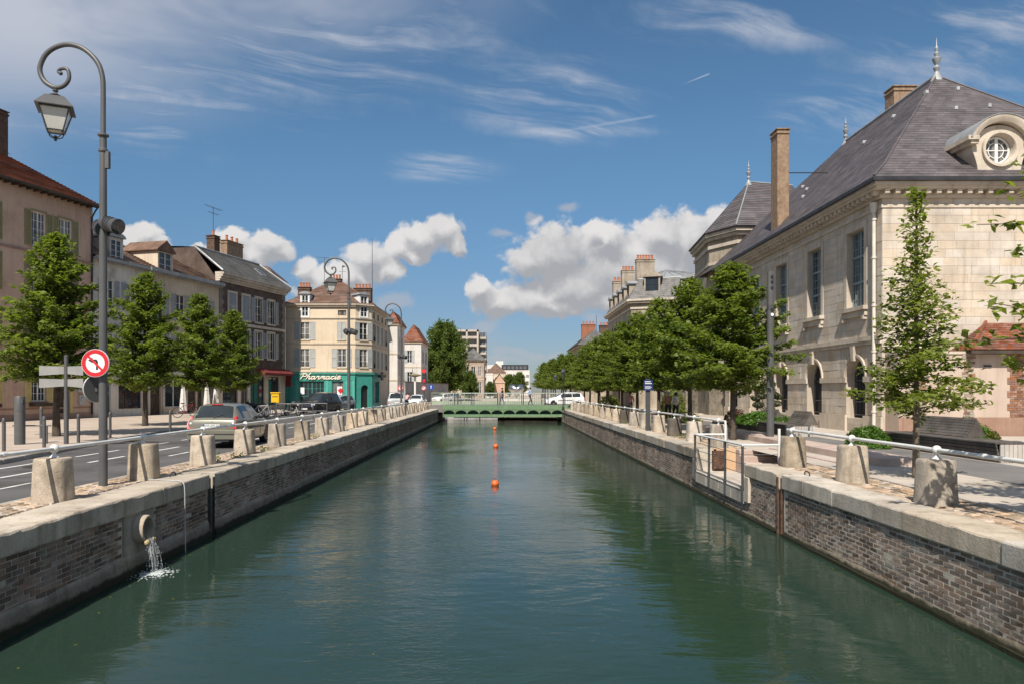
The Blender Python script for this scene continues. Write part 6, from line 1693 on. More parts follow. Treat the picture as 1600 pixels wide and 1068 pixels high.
def shrub(name, label, x, y, z, rx, ry, rz_, n, leaf, m, seed, lumps=1, group=None):
    rs = np.random.default_rng(seed); d = rs.normal(size=(n, 3)); d /= np.linalg.norm(d, axis=1, keepdims=True)
    rad = 1 - np.abs(rs.normal(0, .10, (n, 1))); wob = 1 + .10 * np.sin(d[:, :1] * 5 + seed) * np.sin(d[:, 1:2] * 6) + .06 * np.sin(d[:, 2:3] * 9)
    c = d * rad * wob * np.array((rx, ry, rz_)); c[:, 2] = np.abs(c[:, 2]) * .98
    nn = d + rs.normal(size=(n, 3)) * .5
    t = thing(name, label, 'shrub', (x, y, z), 0, group)
    link('foliage', leaves_mesh('foliage', c, nn, leaf, m, rs), t, T(x, y, z))
    b = MB(); b.tube([(0, 0, -.02), (.02, 0, rz_ * .6)], [.04, .02], n=6)
    for k in range(5): b.tube([(0, 0, .05), (rx * .6 * math.cos(k * 1.3), ry * .6 * math.sin(k * 1.3), rz_ * .6)], [.02, .006], n=4)
    b.build('stem', m_bark, t, T(x, y, z))
    return t
ZB = 1.31
shrub('round_shrub', 'bright green rounded shrub beside the long timber bench', 10.95 + .65, 23.0, ZB + .02, .66, .66, .66, 3000, .075, m_leaf4, 5)
for i, (px, py, Y, r, h, mm, lab) in enumerate(((1473, 683, 22.0, .36, .52, m_leaf4, 'small clipped box shrub leftmost behind the bench'), (1492, 683, 21.4, .30, .42, m_leaf5, 'yellow green box shrub between two darker ones'),
        (1512, 680, 21.8, .46, .72, m_leaf4, 'largest dark box shrub in the planter'), (1530, 683, 21.0, .40, .52, m_leaf4, 'clipped box shrub at the right end of the planter'), (1546, 684, 20.8, .30, .34, m_leaf5, 'lowest yellowish box shrub by the plank bench end'))):
    shrub('box_shrub', lab, at_px(px, Y), Y, 1.62, r, r, h, 1500, .045, mm, 30 + i, group='box shrubs in the planter')
shrub('planter_shrub', 'loose green planting under the second street tree by the slatted benches', 11.9, 33.2, 1.6, 1.2, 1.6, .55, 2600, .10, m_leaf4, 51)
shrub('planter_shrub', 'dusky reddish shrub beside the loose green planting', 11.3, 35.2, 1.5, .55, .6, .75, 1100, .09, leaf_mat('red leaf', (.05, .022, .018), (.13, .06, .035)), 52)
shrub('planter_shrub', 'light green bamboo like bush behind the blue notice board', 11.2, 47.5, 1.35, .9, .9, 1.9, 1800, .12, m_leaf2, 53)
shrub('planter_shrub', 'dark low hedge clump beyond the blue notice board', 10.6, 42, 1.35, .7, 2.4, .55, 1800, .09, m_leaf1, 54)
shrub('planter_shrub', 'bush of pale flowers beside the white hatchback', 10.2, 69, 1.35, 1.1, 1.4, 1.4, 1600, .14, m_leaf2, 55)
# cloud pruned tree
cp = thing('cloud_pruned_tree', 'small cloud pruned pine with dark round pads by the arched wall', 'tree', (12.6, 34.5, 1.5))
b = MB(); b.tube([(12.6, 34.5, 1.4), (12.5, 34.5, 1.9), (12.75, 34.5, 2.4), (12.6, 34.5, 2.9)], [.06, .05, .04, .03], n=6)
rs = np.random.default_rng(8); cs = []; ns = []
for (dx_, dz_, r) in ((-.45, 1.0, .26), (.45, 1.05, .26), (0, 1.55, .42), (-.3, 1.4, .25), (.32, 1.45, .28), (.6, 1.35, .2), (-.6, 1.3, .2), (.1, 1.75, .24), (.15, .8, .2)):
    d = rs.normal(size=(340, 3)); d /= np.linalg.norm(d, axis=1, keepdims=True); cs.append(d * r * np.array((1, 1, .55)) + np.array((12.6 + dx_, 34.5 + .2 * dx_, 1.45 + dz_))); ns.append(d + rs.normal(size=(340, 3)) * .5)
    b.tube([(12.6, 34.5, 1.4 + dz_ * .5), (12.6 + dx_, 34.5 + .2 * dx_, 1.4 + dz_)], [.03, .015], n=5)
b.build('trunk', m_bark_l, cp); link('crown', leaves_mesh('crown', np.concatenate(cs), np.concatenate(ns), .07, leaf_mat('pine needle', (.030, .038, .018), (.075, .080, .035), .15), rs), cp)
# weeds along the coping
rs = np.random.default_rng(77); cs = []; ns = []
for (x, y, n, r) in ((-7.2, 18.5, 60, .10), (-7.1, 19.6, 50, .09), (-7.15, 21.9, 60, .12), (6.85, 27.6, 70, .14), (6.8, 33.5, 60, .16), (-7.2, 28.2, 50, .12), (6.75, 40, 50, .15)):
    c = rs.normal(size=(n, 3)) * np.array((r, r, .09)); c[:, 2] = np.abs(c[:, 2]); cs.append(c + np.array((x, y, 1.31))); ns.append(rs.normal(size=(n, 3)))
fl = MB(); rd = random.Random(6)
for i in range(150):
    x = rd.choice((-6.05 + abs(rd.gauss(0, .5)), 5.85 - abs(rd.gauss(0, .4)), rd.uniform(-5, 5))); y = rd.uniform(7, 45); r = rd.uniform(.012, .035); a0 = rd.uniform(0, 3)
    fl.cr = rd.random(); fl.poly([(x + r * math.cos(a0 + k * 1.57) * (1 if k % 2 else .5), y + r * math.sin(a0 + k * 1.57) * (1 if k % 2 else .5), .004) for k in range(4)])
stuff(fl.build('floating_leaves', m_leaf5))
for i, (px, py) in enumerate(((60, 728), (232, 690))):
    x, y = ground(px, py, 1.27); b = MB(); b.lathe([(.34, .0), (.34, .004), (.30, .005), (.29, .003), (.001, .003)], (x, y, 1.274), 22); tag(b.build('manhole_cover', m_iron), ('round iron manhole cover in the road left of the nearest bollard', 'round iron manhole cover in the road left of the parked hatchback')[i], 'manhole cover')
stuff(link('weeds', leaves_mesh('weeds', np.concatenate(cs), np.concatenate(ns), .05, m_leaf2, rs)))

# ------------------------------------------------------------------ street lamps
def lamp_arm_pts(k=.01213):
    px = [(164.5, 210), (164.5, 170), (164.5, 140), (163.5, 120.5), (158, 101), (146, 85), (129, 73), (109, 68.5), (90, 73), (75, 84), (66.5, 101), (66.5, 114), (73, 126), (83, 133.5), (92.5, 136), (102, 133.5), (109.5, 126), (111.5, 117), (109, 108), (102.5, 106), (96, 108), (94.5, 111.5), (98, 113.5)]
    return [Vector(((p[0] - 164.5) * k, 0, (757 - p[1]) * k)) for p in px]
def street_lamp(label, lampang):
    t = thing('street_lamp', label, 'street lamp', (0, 0, 0), 0, 'crook lamps along the left quay')
    b = MB(); b.tube([(0, 0, 0), (0, 0, 2.5), (0, 0, 6.6)], [.079, .076, .062], n=14); b.build('pole', m_grey, t, smooth=50)
    b = MB(); b.lathe([(.062, 6.30), (.085, 6.32), (.085, 6.36), (.062, 6.38), (.062, 6.60), (.10, 6.615), (.10, 6.64), (.05, 6.66)], n=14); b.box(.05, .12, -.04, .04, 6.0, 6.32); b.build('collar', m_grey, t, smooth=40)
    P_ = crom(lamp_arm_pts(), 5); n = len(P_)
    b = MB(); b.tube(P_, [.046 - .022 * max(0, (k / n - .55) / .45) for k in range(n)], n=10); b.ball(P_[-1], .04, 8, 6); b.build('crook_arm', m_grey, t, smooth=60)
    cx, cz = (90 - 164.5) * .01213, (757 - 145) * .01213
    ML = T(cx, 0, cz) @ RZ(lampang)
    ln = MB(); ln.cyl((0, 0, .02), (0, 0, .14), .018, n=8); ln.lathe([(.035, .03), (.055, .05), (.03, .075)], n=10); ln.lathe([(.02, -.06), (.12, -.05), (.06, -.02), (.02, .03)], n=14)
    def sq(h, z): return [Vector((-h, -h, z)), Vector((h, -h, z)), Vector((h, h, z)), Vector((-h, h, z))]
    ln.loft([sq(.31, -.315), sq(.315, -.30), sq(.16, -.09), sq(.13, -.075)])
    L = ln.build('lantern_hood', m_grey, t, ML, smooth=30)
    fr = MB()
    for (a, c) in zip(sq(.245, -.316), sq(.135, -.72)): fr.tube([a, c], .014, n=6)
    for h_, z in ((.245, -.325), (.135, -.72)):
        s = sq(h_, z)
        for i in range(4): fr.tube([s[i], s[(i + 1) % 4]], .014, n=6)
    for a in range(4):
        ca, sa = math.cos(a * 1.5708 + .785), math.sin(a * 1.5708 + .785); fr.tube(crom([(.17 * ca, .17 * sa, -.72), (.15 * ca, .15 * sa, -.79), (.08 * ca, .08 * sa, -.83), (0, 0, -.86)], 4), .010, n=5)
    fr.ball((0, 0, -.88), .028, 8, 6); fr.lathe([(.02, -.80), (.035, -.82), (.02, -.85)], n=8); fr.build('lantern_frame', m_dgrey, t, ML)
    g = MB(); s0, s1 = sq(.238, -.33), sq(.13, -.715)
    for i in range(4): g.poly([s1[i], s1[(i + 1) % 4], s0[(i + 1) % 4], s0[i]])
    g.poly(s1[::-1]); g.build('lantern_glass', m_lamp_glass, t, ML)
    return t
def add_floods(t, z, M, two=True):
    for k, (dx_, dy_, a) in enumerate(((.25, -.05, 12), (-.12, .22, -14)) if two else ((.05, -.22, 0),)):
        FMx = M @ T(dx_ * .8, dy_, z) @ RZ(R(a)) @ S3(.74, .74, .74)
        b = MB(); b.cyl((-.16, 0, .0), (.22, -.28, -.14), .17, .20, n=16); b.cyl((-.30, .10, .05), (-.16, 0, 0), .10, .16, n=16)
        for q in range(4): b.cyl((-.16 + .08 * q, -.06 * q, -.03 * q), (-.13 + .08 * q, -.08 * q - .01, -.035 * q), .195, n=16)
        o = b.build('floodlight', m_dgrey, t, FMx, smooth=35)
        g = MB(); g.cyl((.215, -.276, -.138), (.235, -.29, -.146), .185, n=16); g.build('flood_glass', m_cglass, o, FMx)
        br_ = MB(); br_.box(-.04, .04, -.02, .25, -.10, -.06); br_.build('bracket', m_dgrey, o, FMx)
LAMPS = [(-7.54, 13.8, 'nearest tall crook street lamp carrying the red no left turn sign', .45), (-7.54, 36.05, 'second crook street lamp rising in front of the pharmacy', .3), (-7.54, 55.0, 'third crook street lamp before the narrow white house', .2)]
l0 = street_lamp(LAMPS[0][2], LAMPS[0][3])
for i, (x, y, lab, a) in enumerate(LAMPS):
    M = T(x, y, 1.30)
    if i == 0: l = l0; l.matrix_local = M; WM[l.name] = M
    else: l = copy_tree(l0, M, lab); lamps_o = l
    l['lamp'] = i
bpy.context.view_layer.update()
for o in [o for o in SC.objects if o.name.startswith('street_lamp')]:
    i = o['lamp']; M = T(LAMPS[i][0], LAMPS[i][1], 1.30); WM[o.name] = M; del o['lamp']
    add_floods(o, 4.95 if i == 0 else 4.75 if i == 1 else 4.4, M, True)
# modern mast on the right
t = thing('lamp_mast', 'plain grey cylindrical lamp mast beside the landing on the right quay', 'lamp mast', (9.46, 25.6, 1.3))
b = MB(); b.lathe([(.15, 0), (.15, .02), (.125, .03), (.122, 3.2), (.115, 5.95), (.115, 5.97), (.0, 5.975)], (9.46, 25.6, 1.3), 18); b.build('pole', m_grey, t, smooth=40)
b = MB(); b.lathe([(.118, 4.6), (.12, 4.62), (.12, 4.78), (.118, 4.8)], (9.46, 25.6, 1.3), 18); b.build('band', m_dgrey, t)
for z, r in ((4.45, .055), (4.62, .06), (5.6, .05), (5.78, .05), (5.4, .05)):
    b = MB(); b.cyl((9.46 + .02, 25.6 - .11, 1.3 + z), (9.46 + .02, 25.6 - .15, 1.3 + z), r, n=12); b.build('spot', m_signw if z < 4.5 else m_black, t)

# ------------------------------------------------------------------ signs
def disc(b, r, y, n=32, c=(0, 0)): b.poly([(c[0] + r * math.cos(2 * math.pi * k / n), y, c[1] + r * math.sin(2 * math.pi * k / n)) for k in range(n)])
def ringp(b, r0, r1, y, n=32):
    for k in range(n):
        a, c = 2 * math.pi * k / n, 2 * math.pi * (k + 1) / n
        b.poly([(r0 * math.cos(a), y, r0 * math.sin(a)), (r1 * math.cos(a), y, r1 * math.sin(a)), (r1 * math.cos(c), y, r1 * math.sin(c)), (r0 * math.cos(c), y, r0 * math.sin(c))])
def no_left(label, x, y, z, r, rz=0.0, pole=None, backing=True):
    t = thing('traffic_sign', label, 'traffic sign', (x, y, z), rz); M = T(x, y, z) @ RZ(rz)
    b = MB(); b.cyl((0, .0, 0), (0, .03, 0), r, n=32); b.build('plate', m_lgrey, t, M)
    b = MB(); ringp(b, r * .96, r * .99, -.003); disc(b, r * .70, -.003); b.build('white_field', m_signw, t, M)
    b = MB(); ringp(b, r * .68, r * .965, -.006); b.build('red_ring', m_red, t, M)
    b = MB(); s = r
    b.poly([(.06 * s, -.006, -.48 * s), (.20 * s, -.006, -.48 * s), (.20 * s, -.006, .12 * s), (.06 * s, -.006, .02 * s)])
    b.poly([(.06 * s, -.0061, .02 * s), (.20 * s, -.0061, .12 * s), (.10 * s, -.0061, .27 * s), (-.18 * s, -.0061, .27 * s), (-.18 * s, -.0061, .13 * s), (.0 * s, -.0061, .13 * s)])
    b.poly([(-.18 * s, -.0062, .40 * s), (-.50 * s, -.0062, .20 * s), (-.18 * s, -.0062, .00 * s)]); b.build('arrow', m_black, t, M)
    b = MB(); c_, s_ = math.cos(R(-45)), math.sin(R(-45)); L_, w_ = .70 * r, .075 * r
    q = .7071; b.poly([((-L_ - w_) * q, -.010, (L_ - w_) * q), ((L_ - w_) * q, -.010, (-L_ - w_) * q), ((L_ + w_) * q, -.010, (-L_ + w_) * q), ((-L_ + w_) * q, -.010, (L_ + w_) * q)]); b.build('red_bar', m_red, t, M)
    if pole:
        b = MB(); b.cyl((0, .06, -pole), (0, .06, r * .5), .03, n=8); b.build('post', m_grey, t, M)
    return t
no_left('round red and white no left turn sign on the nearest lamp post', -7.60, 13.64, 3.62, .262)
t = thing('traffic_sign', 'back of a round sign seen edge on below the no left turn sign', 'traffic sign', (-7.72, 13.9, 3.15), R(58)); M = T(-7.72, 13.9, 3.14) @ RZ(R(62))
b = MB(); b.cyl((0, 0, 0), (0, .03, 0), .25, n=28); b.build('plate', m_grey, t, M); b = MB(); b.torus((0, .015, 0), .25, .016, RX(R(90)), 28, 6); b.build('rim', m_lgrey, t, M)
b = MB(); b.box(-.03, .03, -.06, .0, -.05, .05); b.build('clamp', m_grey, t, M)
no_left('no left turn sign standing before the narrow white house', at_px(626, 62), 62, z_px(605, 62), .26, pole=2.0)
no_left('small no left turn sign under the far traffic light', at_px(662, 74), 74, z_px(605.5, 74), .24, pole=1.9)
x_, y_ = at_px(673.5, 73), 73
t = thing('traffic_sign', 'round blue straight ahead sign near the bridge', 'traffic sign', (x_, y_, 1.4)); zc_ = z_px(604, 73)
b = MB(); b.cyl((x_, y_, zc_), (x_, y_ + .03, zc_), .27, n=28); b.build('plate', m_blue, t)
b = MB(); b.poly([(x_ - .03, y_ - .004, zc_ - .16), (x_ + .03, y_ - .004, zc_ - .16), (x_ + .03, y_ - .004, zc_ + .06), (x_ - .03, y_ - .004, zc_ + .06)]); b.poly([(x_ - .09, y_ - .004, zc_ + .061), (x_ + .09, y_ - .004, zc_ + .061), (x_, y_ - .004, zc_ + .18)]); b.build('arrow', m_signw, t)
b = MB(); b.cyl((x_, y_ + .06, 1.3), (x_, y_ + .06, zc_), .035, n=8); b.build('post', m_dgrey, t)
x_, y_ = at_px(662.5, 74.3), 74.3
t = thing('traffic_light', 'traffic light showing red on a dark post by the bridge', 'traffic light', (x_, y_, 1.4)); zc_ = z_px(579, y_)
m_redlamp = bpy.data.materials.new('red signal'); m_redlamp.use_nodes = True; _b = m_redlamp.node_tree.nodes['Principled BSDF']; _b.inputs['Base Color'].default_value = (.5, .02, .02, 1); _b.inputs['Emission Color'].default_value = (1, .03, .03, 1); _b.inputs['Emission Strength'].default_value = .25
b = MB(); b.box(x_ - .17, x_ + .17, y_, y_ + .2, zc_ - .75, zc_ + .22); b.build('signal_head', m_black, t)
b = MB(); b.cyl((x_, y_ - .02, zc_), (x_, y_ - .001, zc_), .20, n=20); b.build('red_lens', m_redlamp, t)
for k in (1, 2): b = MB(); b.cyl((x_, y_ - .02, zc_ - .29 * k + .02), (x_, y_ - .001, zc_ - .29 * k + .02), .10, n=14); b.build('lens', m_dgrey, t)
b = MB(); b.box(x_ - .13, x_ + .13, y_ - .01, y_ + .02, zc_ - 1.15, zc_ - .82); b.build('red_panel', m_red, t)
b = MB(); b.cyl((x_, y_ + .1, 1.3), (x_, y_ + .1, zc_ - .75), .05, n=8); b.build('post', m_grey, t)
# lamp column with flat head before the white house
x_, y_ = at_px(648.5, 88), 88
t = thing('lamp_column', 'white column lamp with a flat dark head before the garden wall', 'street lamp', (x_, y_, 1.4)); zt_ = z_px(588, y_)
b = MB(); b.cyl((x_, y_, 1.3), (x_, y_, zt_), .12, n=10); b.build('column', m_signw, t); b = MB(); b.lathe([(.2, 0), (.7, .12), (.75, .2), (.6, .3), (.1, .42)], (x_, y_, zt_), 12); b.build('head', mat('bronze head', (.2, .16, .10), (.28, .22, .14), s=3), t); b = MB(); b.cyl((x_ - .4, y_, zt_ + .3), (x_ - .25, y_, zt_ + 1.1), .06, .02, n=6); b.build('spike', m_black, t)
# finger post
x_, y_ = at_px(103.5, 23.6), 23.6
t = thing('finger_post', 'grey post with four blank finger boards seen from behind', 'signpost', (x_, y_, 1.385))
b = MB(); b.cyl((x_, y_, 1.35), (x_, y_, 2.85), .072, n=12); b.cyl((x_, y_, 2.85), (x_, y_, 4.22), .062, n=12); b.lathe([(.066, 4.2), (.07, 4.23), (.03, 4.26)], (x_, y_, 0), 12); b.build('post', m_grey, t, smooth=50)
for z0, z1 in ((3.62, 3.93), (3.22, 3.52)):
    for s in (-1, 1):
        x0 = x_ + s * .06; x1 = x_ + s * (.86 if s < 0 else .56)
        b = MB(); q = [(x0, z0 + .03), (x1, z0 - .02), (x1, z1 - (.02 if s > 0 else .02)), (x0, z1 - .04)]
        b.loft([[Vector((p[0], y_ - .03, p[1])) for p in q], [Vector((p[0], y_ + .03, p[1])) for p in q]]); b.build('finger_board', m_board, t)
# blue notice board
x_, y_ = at_px(1013, 32.5), 32.5
t = thing('notice_board', 'navy notice panel with white lines on a dark post by the right quay', 'notice board', (x_, y_, 1.3))
b = MB(); b.box(x_ - .10, x_ + .10, y_ + .06, y_ + .14, 1.3, 3.65); b.build('post', m_dgrey, t)
b = MB(); b.box(x_ - .20, x_ + .20, y_ + .0, y_ + .055, 3.12, 3.60); b.build('panel', m_navy, t)
for k, z in enumerate((3.50, 3.42, 3.30, 3.25, 3.20)): b = MB(); b.box(x_ - .15, x_ + (.15 if k % 2 else .10), y_ - .004, y_ - .0005, z, z + (.035 if k < 2 else .018)); b.build('white_line', m_signw, t)

# ------------------------------------------------------------------ left pavement furniture
def steel_bollard(x, y, z, h, r, lab, grp, nm='steel_bollard'):
    t = thing(nm, lab, 'bollard', (x, y, z), 0, grp)
    b = MB(); b.lathe([(r, 0), (r, h * .86), (r * .8, h * .865), (r * .8, h * .88), (r, h * .885), (r, h * .97), (r * .7, h), (.001, h)], (x, y, z), 12); b.build('shaft', m_grey, t, smooth=40)
for i, (px, py) in enumerate(((6, 704), (69, 698), (122.5, 690.5), (172, 683), (266, 678))):
    x, y = ground(px, py, 1.385)
    steel_bollard(x, y, 1.38, .95, .05, ('slim grey steel bollard at the left edge by the ticket column', 'slim grey steel bollard between the ticket column and the finger post', 'slim grey steel bollard right of the finger post', 'slim grey steel bollard just behind the nearest lamp post', 'slim grey steel bollard left of the parked hatchback')[i], 'slim bollards on the left pavement')
x, y = ground(64.5, 684, 1.385); steel_bollard(x, y, 1.38, 1.15, .055, 'thicker grey steel bollard set back near the first street tree', 'slim bollards on the left pavement')
x, y = ground(31, 693.5, 1.385)
t = thing('ticket_column', 'tall round grey bicycle station column', 'terminal', (x, y, 1.385)); r = .155
b = MB(); b.lathe([(r, 0), (r, 1.02), (r * .94, 1.03), (r * .94, 1.05), (r, 1.06), (r, 1.52), (r * .9, 1.55), (.001, 1.55)], (x, y, 1.38), 20); b.build('column', m_grey, t, smooth=40)
b = MB(); b.box(x + .08, x + .16, y - .10, y - .02, 2.70, 2.82); b.build('reader', m_dgrey, t)
t = thing('bike_rack', 'low grey hoop rail beside the bicycle station column', 'bike rack', (x + .3, y + .3, 1.385))
b = MB(); b.tube([(x - .5, y + .4, 1.97), (x + .75, y + .4, 1.97)], .025, n=6); b.tube([(x + .62, y + .4, 1.97), (x + .62, y + .4, 1.38)], .03, n=6); b.tube([(x - .4, y + .4, 1.97), (x - .4, y + .4, 1.38)], .03, n=6); b.build('rack_rail', m_grey, t)
# tree grate shadows are real; a dark drain cover on the kerb side
b = MB(); b.box(-14.4, -13.3, 26.2, 26.9, 1.386, 1.394); tag(b.build('drain_cover', m_iron), 'dark drain cover in the left pavement by the lamp post', 'drain cover')
# yellow letter box, hoop barriers
x, y = at_px(431, 47), 47.0
t = thing('letter_box', 'yellow letter box on a post by the parked bicycles', 'letter box', (x, y, 1.385))
b = MB(); b.bbox(x - .26, x + .26, y - .18, y + .18, 2.35, 2.95, .03); b.build('box_body', m_yellow, t); b = MB(); b.bbox(x - .30, x + .30, y - .22, y + .22, 2.952, 3.02, .02); b.build('lid', m_yellow, t); b = MB(); b.box(x - .18, x + .18, y - .19, y - .182, 2.72, 2.76); b.build('slot', m_black, t); b = MB(); b.cyl((x, y, 1.38), (x, y, 2.35), .06, n=8); b.build('post', m_grey, t)
for i, (px, Y) in enumerate(((443, 46), (461, 46.5), (478, 47), (500, 47.5))):
    x = at_px(px, Y); t = thing('hoop_barrier', ('grey hoop barrier beside the yellow letter box', 'grey hoop barrier in front of the motorbike', 'grey hoop barrier before the dark people carrier bonnet', 'grey hoop barrier at the right of the dark people carrier')[i], 'barrier', (x, Y, 1.3), 0, 'hoop barriers by the parking')
    b = MB(); b.tube(crom([(x - .45, Y, 1.28), (x - .45, Y, 2.2), (x - .40, Y, 2.28), (x + .40, Y, 2.28), (x + .45, Y, 2.2), (x + .45, Y, 1.28)], 3), .028, n=6); b.build('hoop', m_grey, t); b = MB(); b.tube([(x - .45, Y, 1.8), (x + .45, Y, 1.8)], .02, n=6); b.build('cross_bar', m_grey, t)
# right: steel bollards by the benches
for i, (px, Y, h, lab) in enumerate(((1588, 18.7, .52, 'short grey bollard at the end of the long timber bench'), (1262, 28.5, .46, 'short grey bollard left of the bright round shrub'), (1203, 27.5, .50, 'short grey bollard left of the slatted bench seat'), (1232, 27.6, .50, 'short grey bollard between two pale bench ends'))):
    x = at_px(px, Y); steel_bollard(x, Y, 1.30, h, .13 if i == 0 else .11, lab, 'short bollards by the timber benches')

# ------------------------------------------------------------------ timber benches
m_tim = mat('weathered dark timber', (.078, .068, .060), (.135, .119, .106), s=2.5, bump=.4, bs=40, rnd='obj', rv=.2, grain=.2)
m_timp = mat('pale end boards', (.42, .385, .345), (.52, .48, .435), s=3, bump=.3, bs=40, rnd='obj', rv=.1, streak=.3)
def plank(parent, p0, p1, wv, tv, m=m_tim):
    """board from p0 to p1 with width vector wv and thickness vector tv"""
    p0, p1, wv, tv = map(Vector, (p0, p1, wv, tv)); b = MB()
    b.hexa([p0, p1, p1 + tv, p0 + tv, p0 + wv, p1 + wv, p1 + wv + tv, p0 + wv + tv]); return b.build('plank', m, parent)
def bench(label, x, y0, y1, hgt, depth, nface, backs):
    t = thing('timber_bench', label, 'bench', (x, (y0 + y1) / 2, 1.30)); dh = hgt / nface
    for k in range(nface): plank(t, (x - .02 * k, y0 + .08 * k * 0, 1.31 + k * dh), (x - .02 * k, y1, 1.31 + k * dh), (-.015, 0, dh - .014), (.04, 0, 0))
    nt = max(3, int(depth / .12))
    for k in range(nt): plank(t, (x - .02 * nface + k * .12, y0, 1.31 + hgt), (x - .02 * nface + k * .12, y1, 1.31 + hgt), (.108, 0, 0), (0, 0, .035))
    for k in range(int(depth / .11)): plank(t, (x + .03 + k * .11, y0, 1.31), (x + .03 + k * .11, y0, 1.31 + hgt - .01), (.098, 0, 0), (0, .04, 0), m_timp)
    b = MB(); b.box(x + .05, x + depth - .1, y0 + .06, y1 - .06, 1.30, 1.31 + hgt - .03); b.build('bench_core', m_black, t)
    for (a, c) in backs:
        xb = x + depth * .55
        for k in range(7): plank(t, (xb + .045 * k, a, 1.36 + hgt + k * .075), (xb + .045 * k, c, 1.36 + hgt + k * .075), (.04, 0, .066), (.03, 0, -.018))
        for yy in (a + .03, c - .06):
            b = MB(); b.loft([[Vector((xb + .05, yy, 1.35 + hgt)), Vector((xb + .62, yy, 1.35 + hgt)), Vector((xb + .36, yy, 1.88 + hgt)), Vector((xb + .33, yy, 1.88 + hgt))], [Vector((xb + .05, yy + .04, 1.35 + hgt)), Vector((xb + .62, yy + .04, 1.35 + hgt)), Vector((xb + .36, yy + .04, 1.88 + hgt)), Vector((xb + .33, yy + .04, 1.88 + hgt))]]); b.build('back_support', m_tim, t)
    return t
bench('long dark timber bench with a sloped back in front of the annex', 12.45, 18.2, 23.6, .46, .95, 5, [(20.4, 23.0)])
bench('dark slatted bench with two sloped backs by the arched wall', 11.35, 28.4, 34.5, .42, .9, 4, [(28.6, 30.2), (32.0, 33.6)])
pl = thing('planter', 'low dark timber planter holding the clipped box shrubs', 'planter', (13.9, 21, 1.3))
for k in range(3): plank(pl, (13.43, 18.6, 1.31 + k * .11), (13.43, 23.4, 1.31 + k * .11), (0, 0, .10), (.04, 0, 0))
b = MB(); b.box(13.5, 15.2, 18.6, 23.4, 1.3, 1.62); b.build('soil', m_bed, pl)
pl = thing('planter', 'low dark timber planter under the loose green planting', 'planter', (11.9, 36.2, 1.3))
for k in range(2): plank(pl, (10.9, 34.7, 1.31 + k * .13), (10.9, 37.6, 1.31 + k * .13), (0, 0, .12), (.04, 0, 0))
b = MB(); b.box(10.96, 13.0, 34.7, 37.6, 1.3, 1.52); b.build('soil', m_bed, pl)
t = thing('stone_bench', 'pale stone bench with a dark gap near the two walkers', 'bench', (10.2, 41, 1.3))
b = MB(); b.box(9.9, 11.3, 40.7, 41.2, 1.72, 1.84); b.build('seat', m_trim, t)
for x in (9.95, 11.0): b = MB(); b.box(x, x + .25, 40.72, 41.18, 1.3, 1.719); b.build('leg', m_trim, t)
# ------------------------------------------------------------------ cars
HATCH = dict(L=3.81, st=[  # y, z under, z belt, z top, half widths under/belt/top
    (0.00, .42, .76, .80, .66, .68, .60), (0.05, .30, .86, .905, .74, .755, .66), (0.16, .24, .905, .96, .79, .80, .655), (0.52, .20, .925, 1.37, .81, .815, .555), (0.75, .20, .92, 1.405, .815, .82, .56),
    (1.25, .19, .905, 1.42, .82, .82, .565), (1.85, .19, .89, 1.40, .82, .82, .56), (2.12, .19, .88, 1.345, .82, .82, .555), (2.78, .19, .86, .965, .82, .815, .66), (2.95, .2, .85, .93, .82, .81, .65), (3.35, .22, .79, .86, .80, .79, .60), (3.62, .24, .68, .76, .76, .74, .56), (3.77, .30, .58, .64, .68, .66, .50), (3.81, .36, .52, .56, .60, .58, .45)],
    rw=(.17, .50), ws=(2.16, 2.76), sw=[(.60, 1.28), (1.34, 2.30)], wheels=(.62, 3.09), wr=.29, hw=.72)
MPV = dict(L=4.6, st=[(0.0, .42, .85, .95, .70, .74, .66), (0.08, .28, 1.0, 1.06, .80, .82, .70), (.20, .24, 1.02, 1.15, .86, .87, .70), (.48, .22, 1.03, 1.62, .88, .88, .63), (.9, .2, 1.02, 1.70, .89, .89, .64), (1.8, .2, 1.0, 1.72, .89, .89, .64), (2.5, .2, .98, 1.66, .89, .89, .63), (2.75, .2, .97, 1.58, .89, .89, .62), (3.55, .2, .95, 1.08, .88, .88, .72), (3.75, .2, .93, 1.03, .88, .87, .72), (4.2, .24, .84, .93, .85, .84, .66), (4.45, .26, .70, .78, .80, .78, .6), (4.57, .32, .60, .66, .70, .68, .52), (4.6, .38, .54, .58, .62, .6, .48)],
    rw=(.18, .46), ws=(2.80, 3.52), sw=[(.55, 1.45), (1.52, 2.85)], wheels=(.85, 3.72), wr=.32, hw=.78)
BREAK = dict(L=4.05, st=[(0.0, .42, .78, .84, .66, .70, .6), (.06, .28, .92, .97, .77, .79, .66), (.14, .24, .95, 1.05, .81, .82, .66), (.38, .2, .95, 1.40, .83, .83, .58), (.8, .2, .94, 1.45, .84, .84, .585), (1.7, .2, .92, 1.46, .84, .84, .585), (2.2, .2, .91, 1.40, .84, .84, .58), (2.4, .2, .9, 1.33, .84, .84, .57), (3.05, .2, .88, .98, .83, .83, .67), (3.2, .2, .87, .95, .83, .82, .66), (3.6, .22, .80, .88, .81, .80, .62), (3.88, .26, .68, .75, .76, .74, .56), (4.02, .32, .58, .63, .67, .65, .5), (4.05, .38, .52, .56, .6, .58, .45)],
    rw=(.16, .36), ws=(2.44, 3.03), sw=[(.46, 1.3), (1.36, 2.5)], wheels=(.72, 3.28), wr=.30, hw=.74)
m_tyre = mat('tyre rubber', (.014, .014, .014), (.028, .028, .028), s=6, bump=.3)
m_rim = paint('wheel rim', (.42, .43, .43), rough=.3, metal=.6)
m_tail = paint('tail lamp', (.48, .012, .018), rough=.15, coat=.6)
m_head = paint('headlamp', (.62, .64, .66), rough=.1, coat=.8)
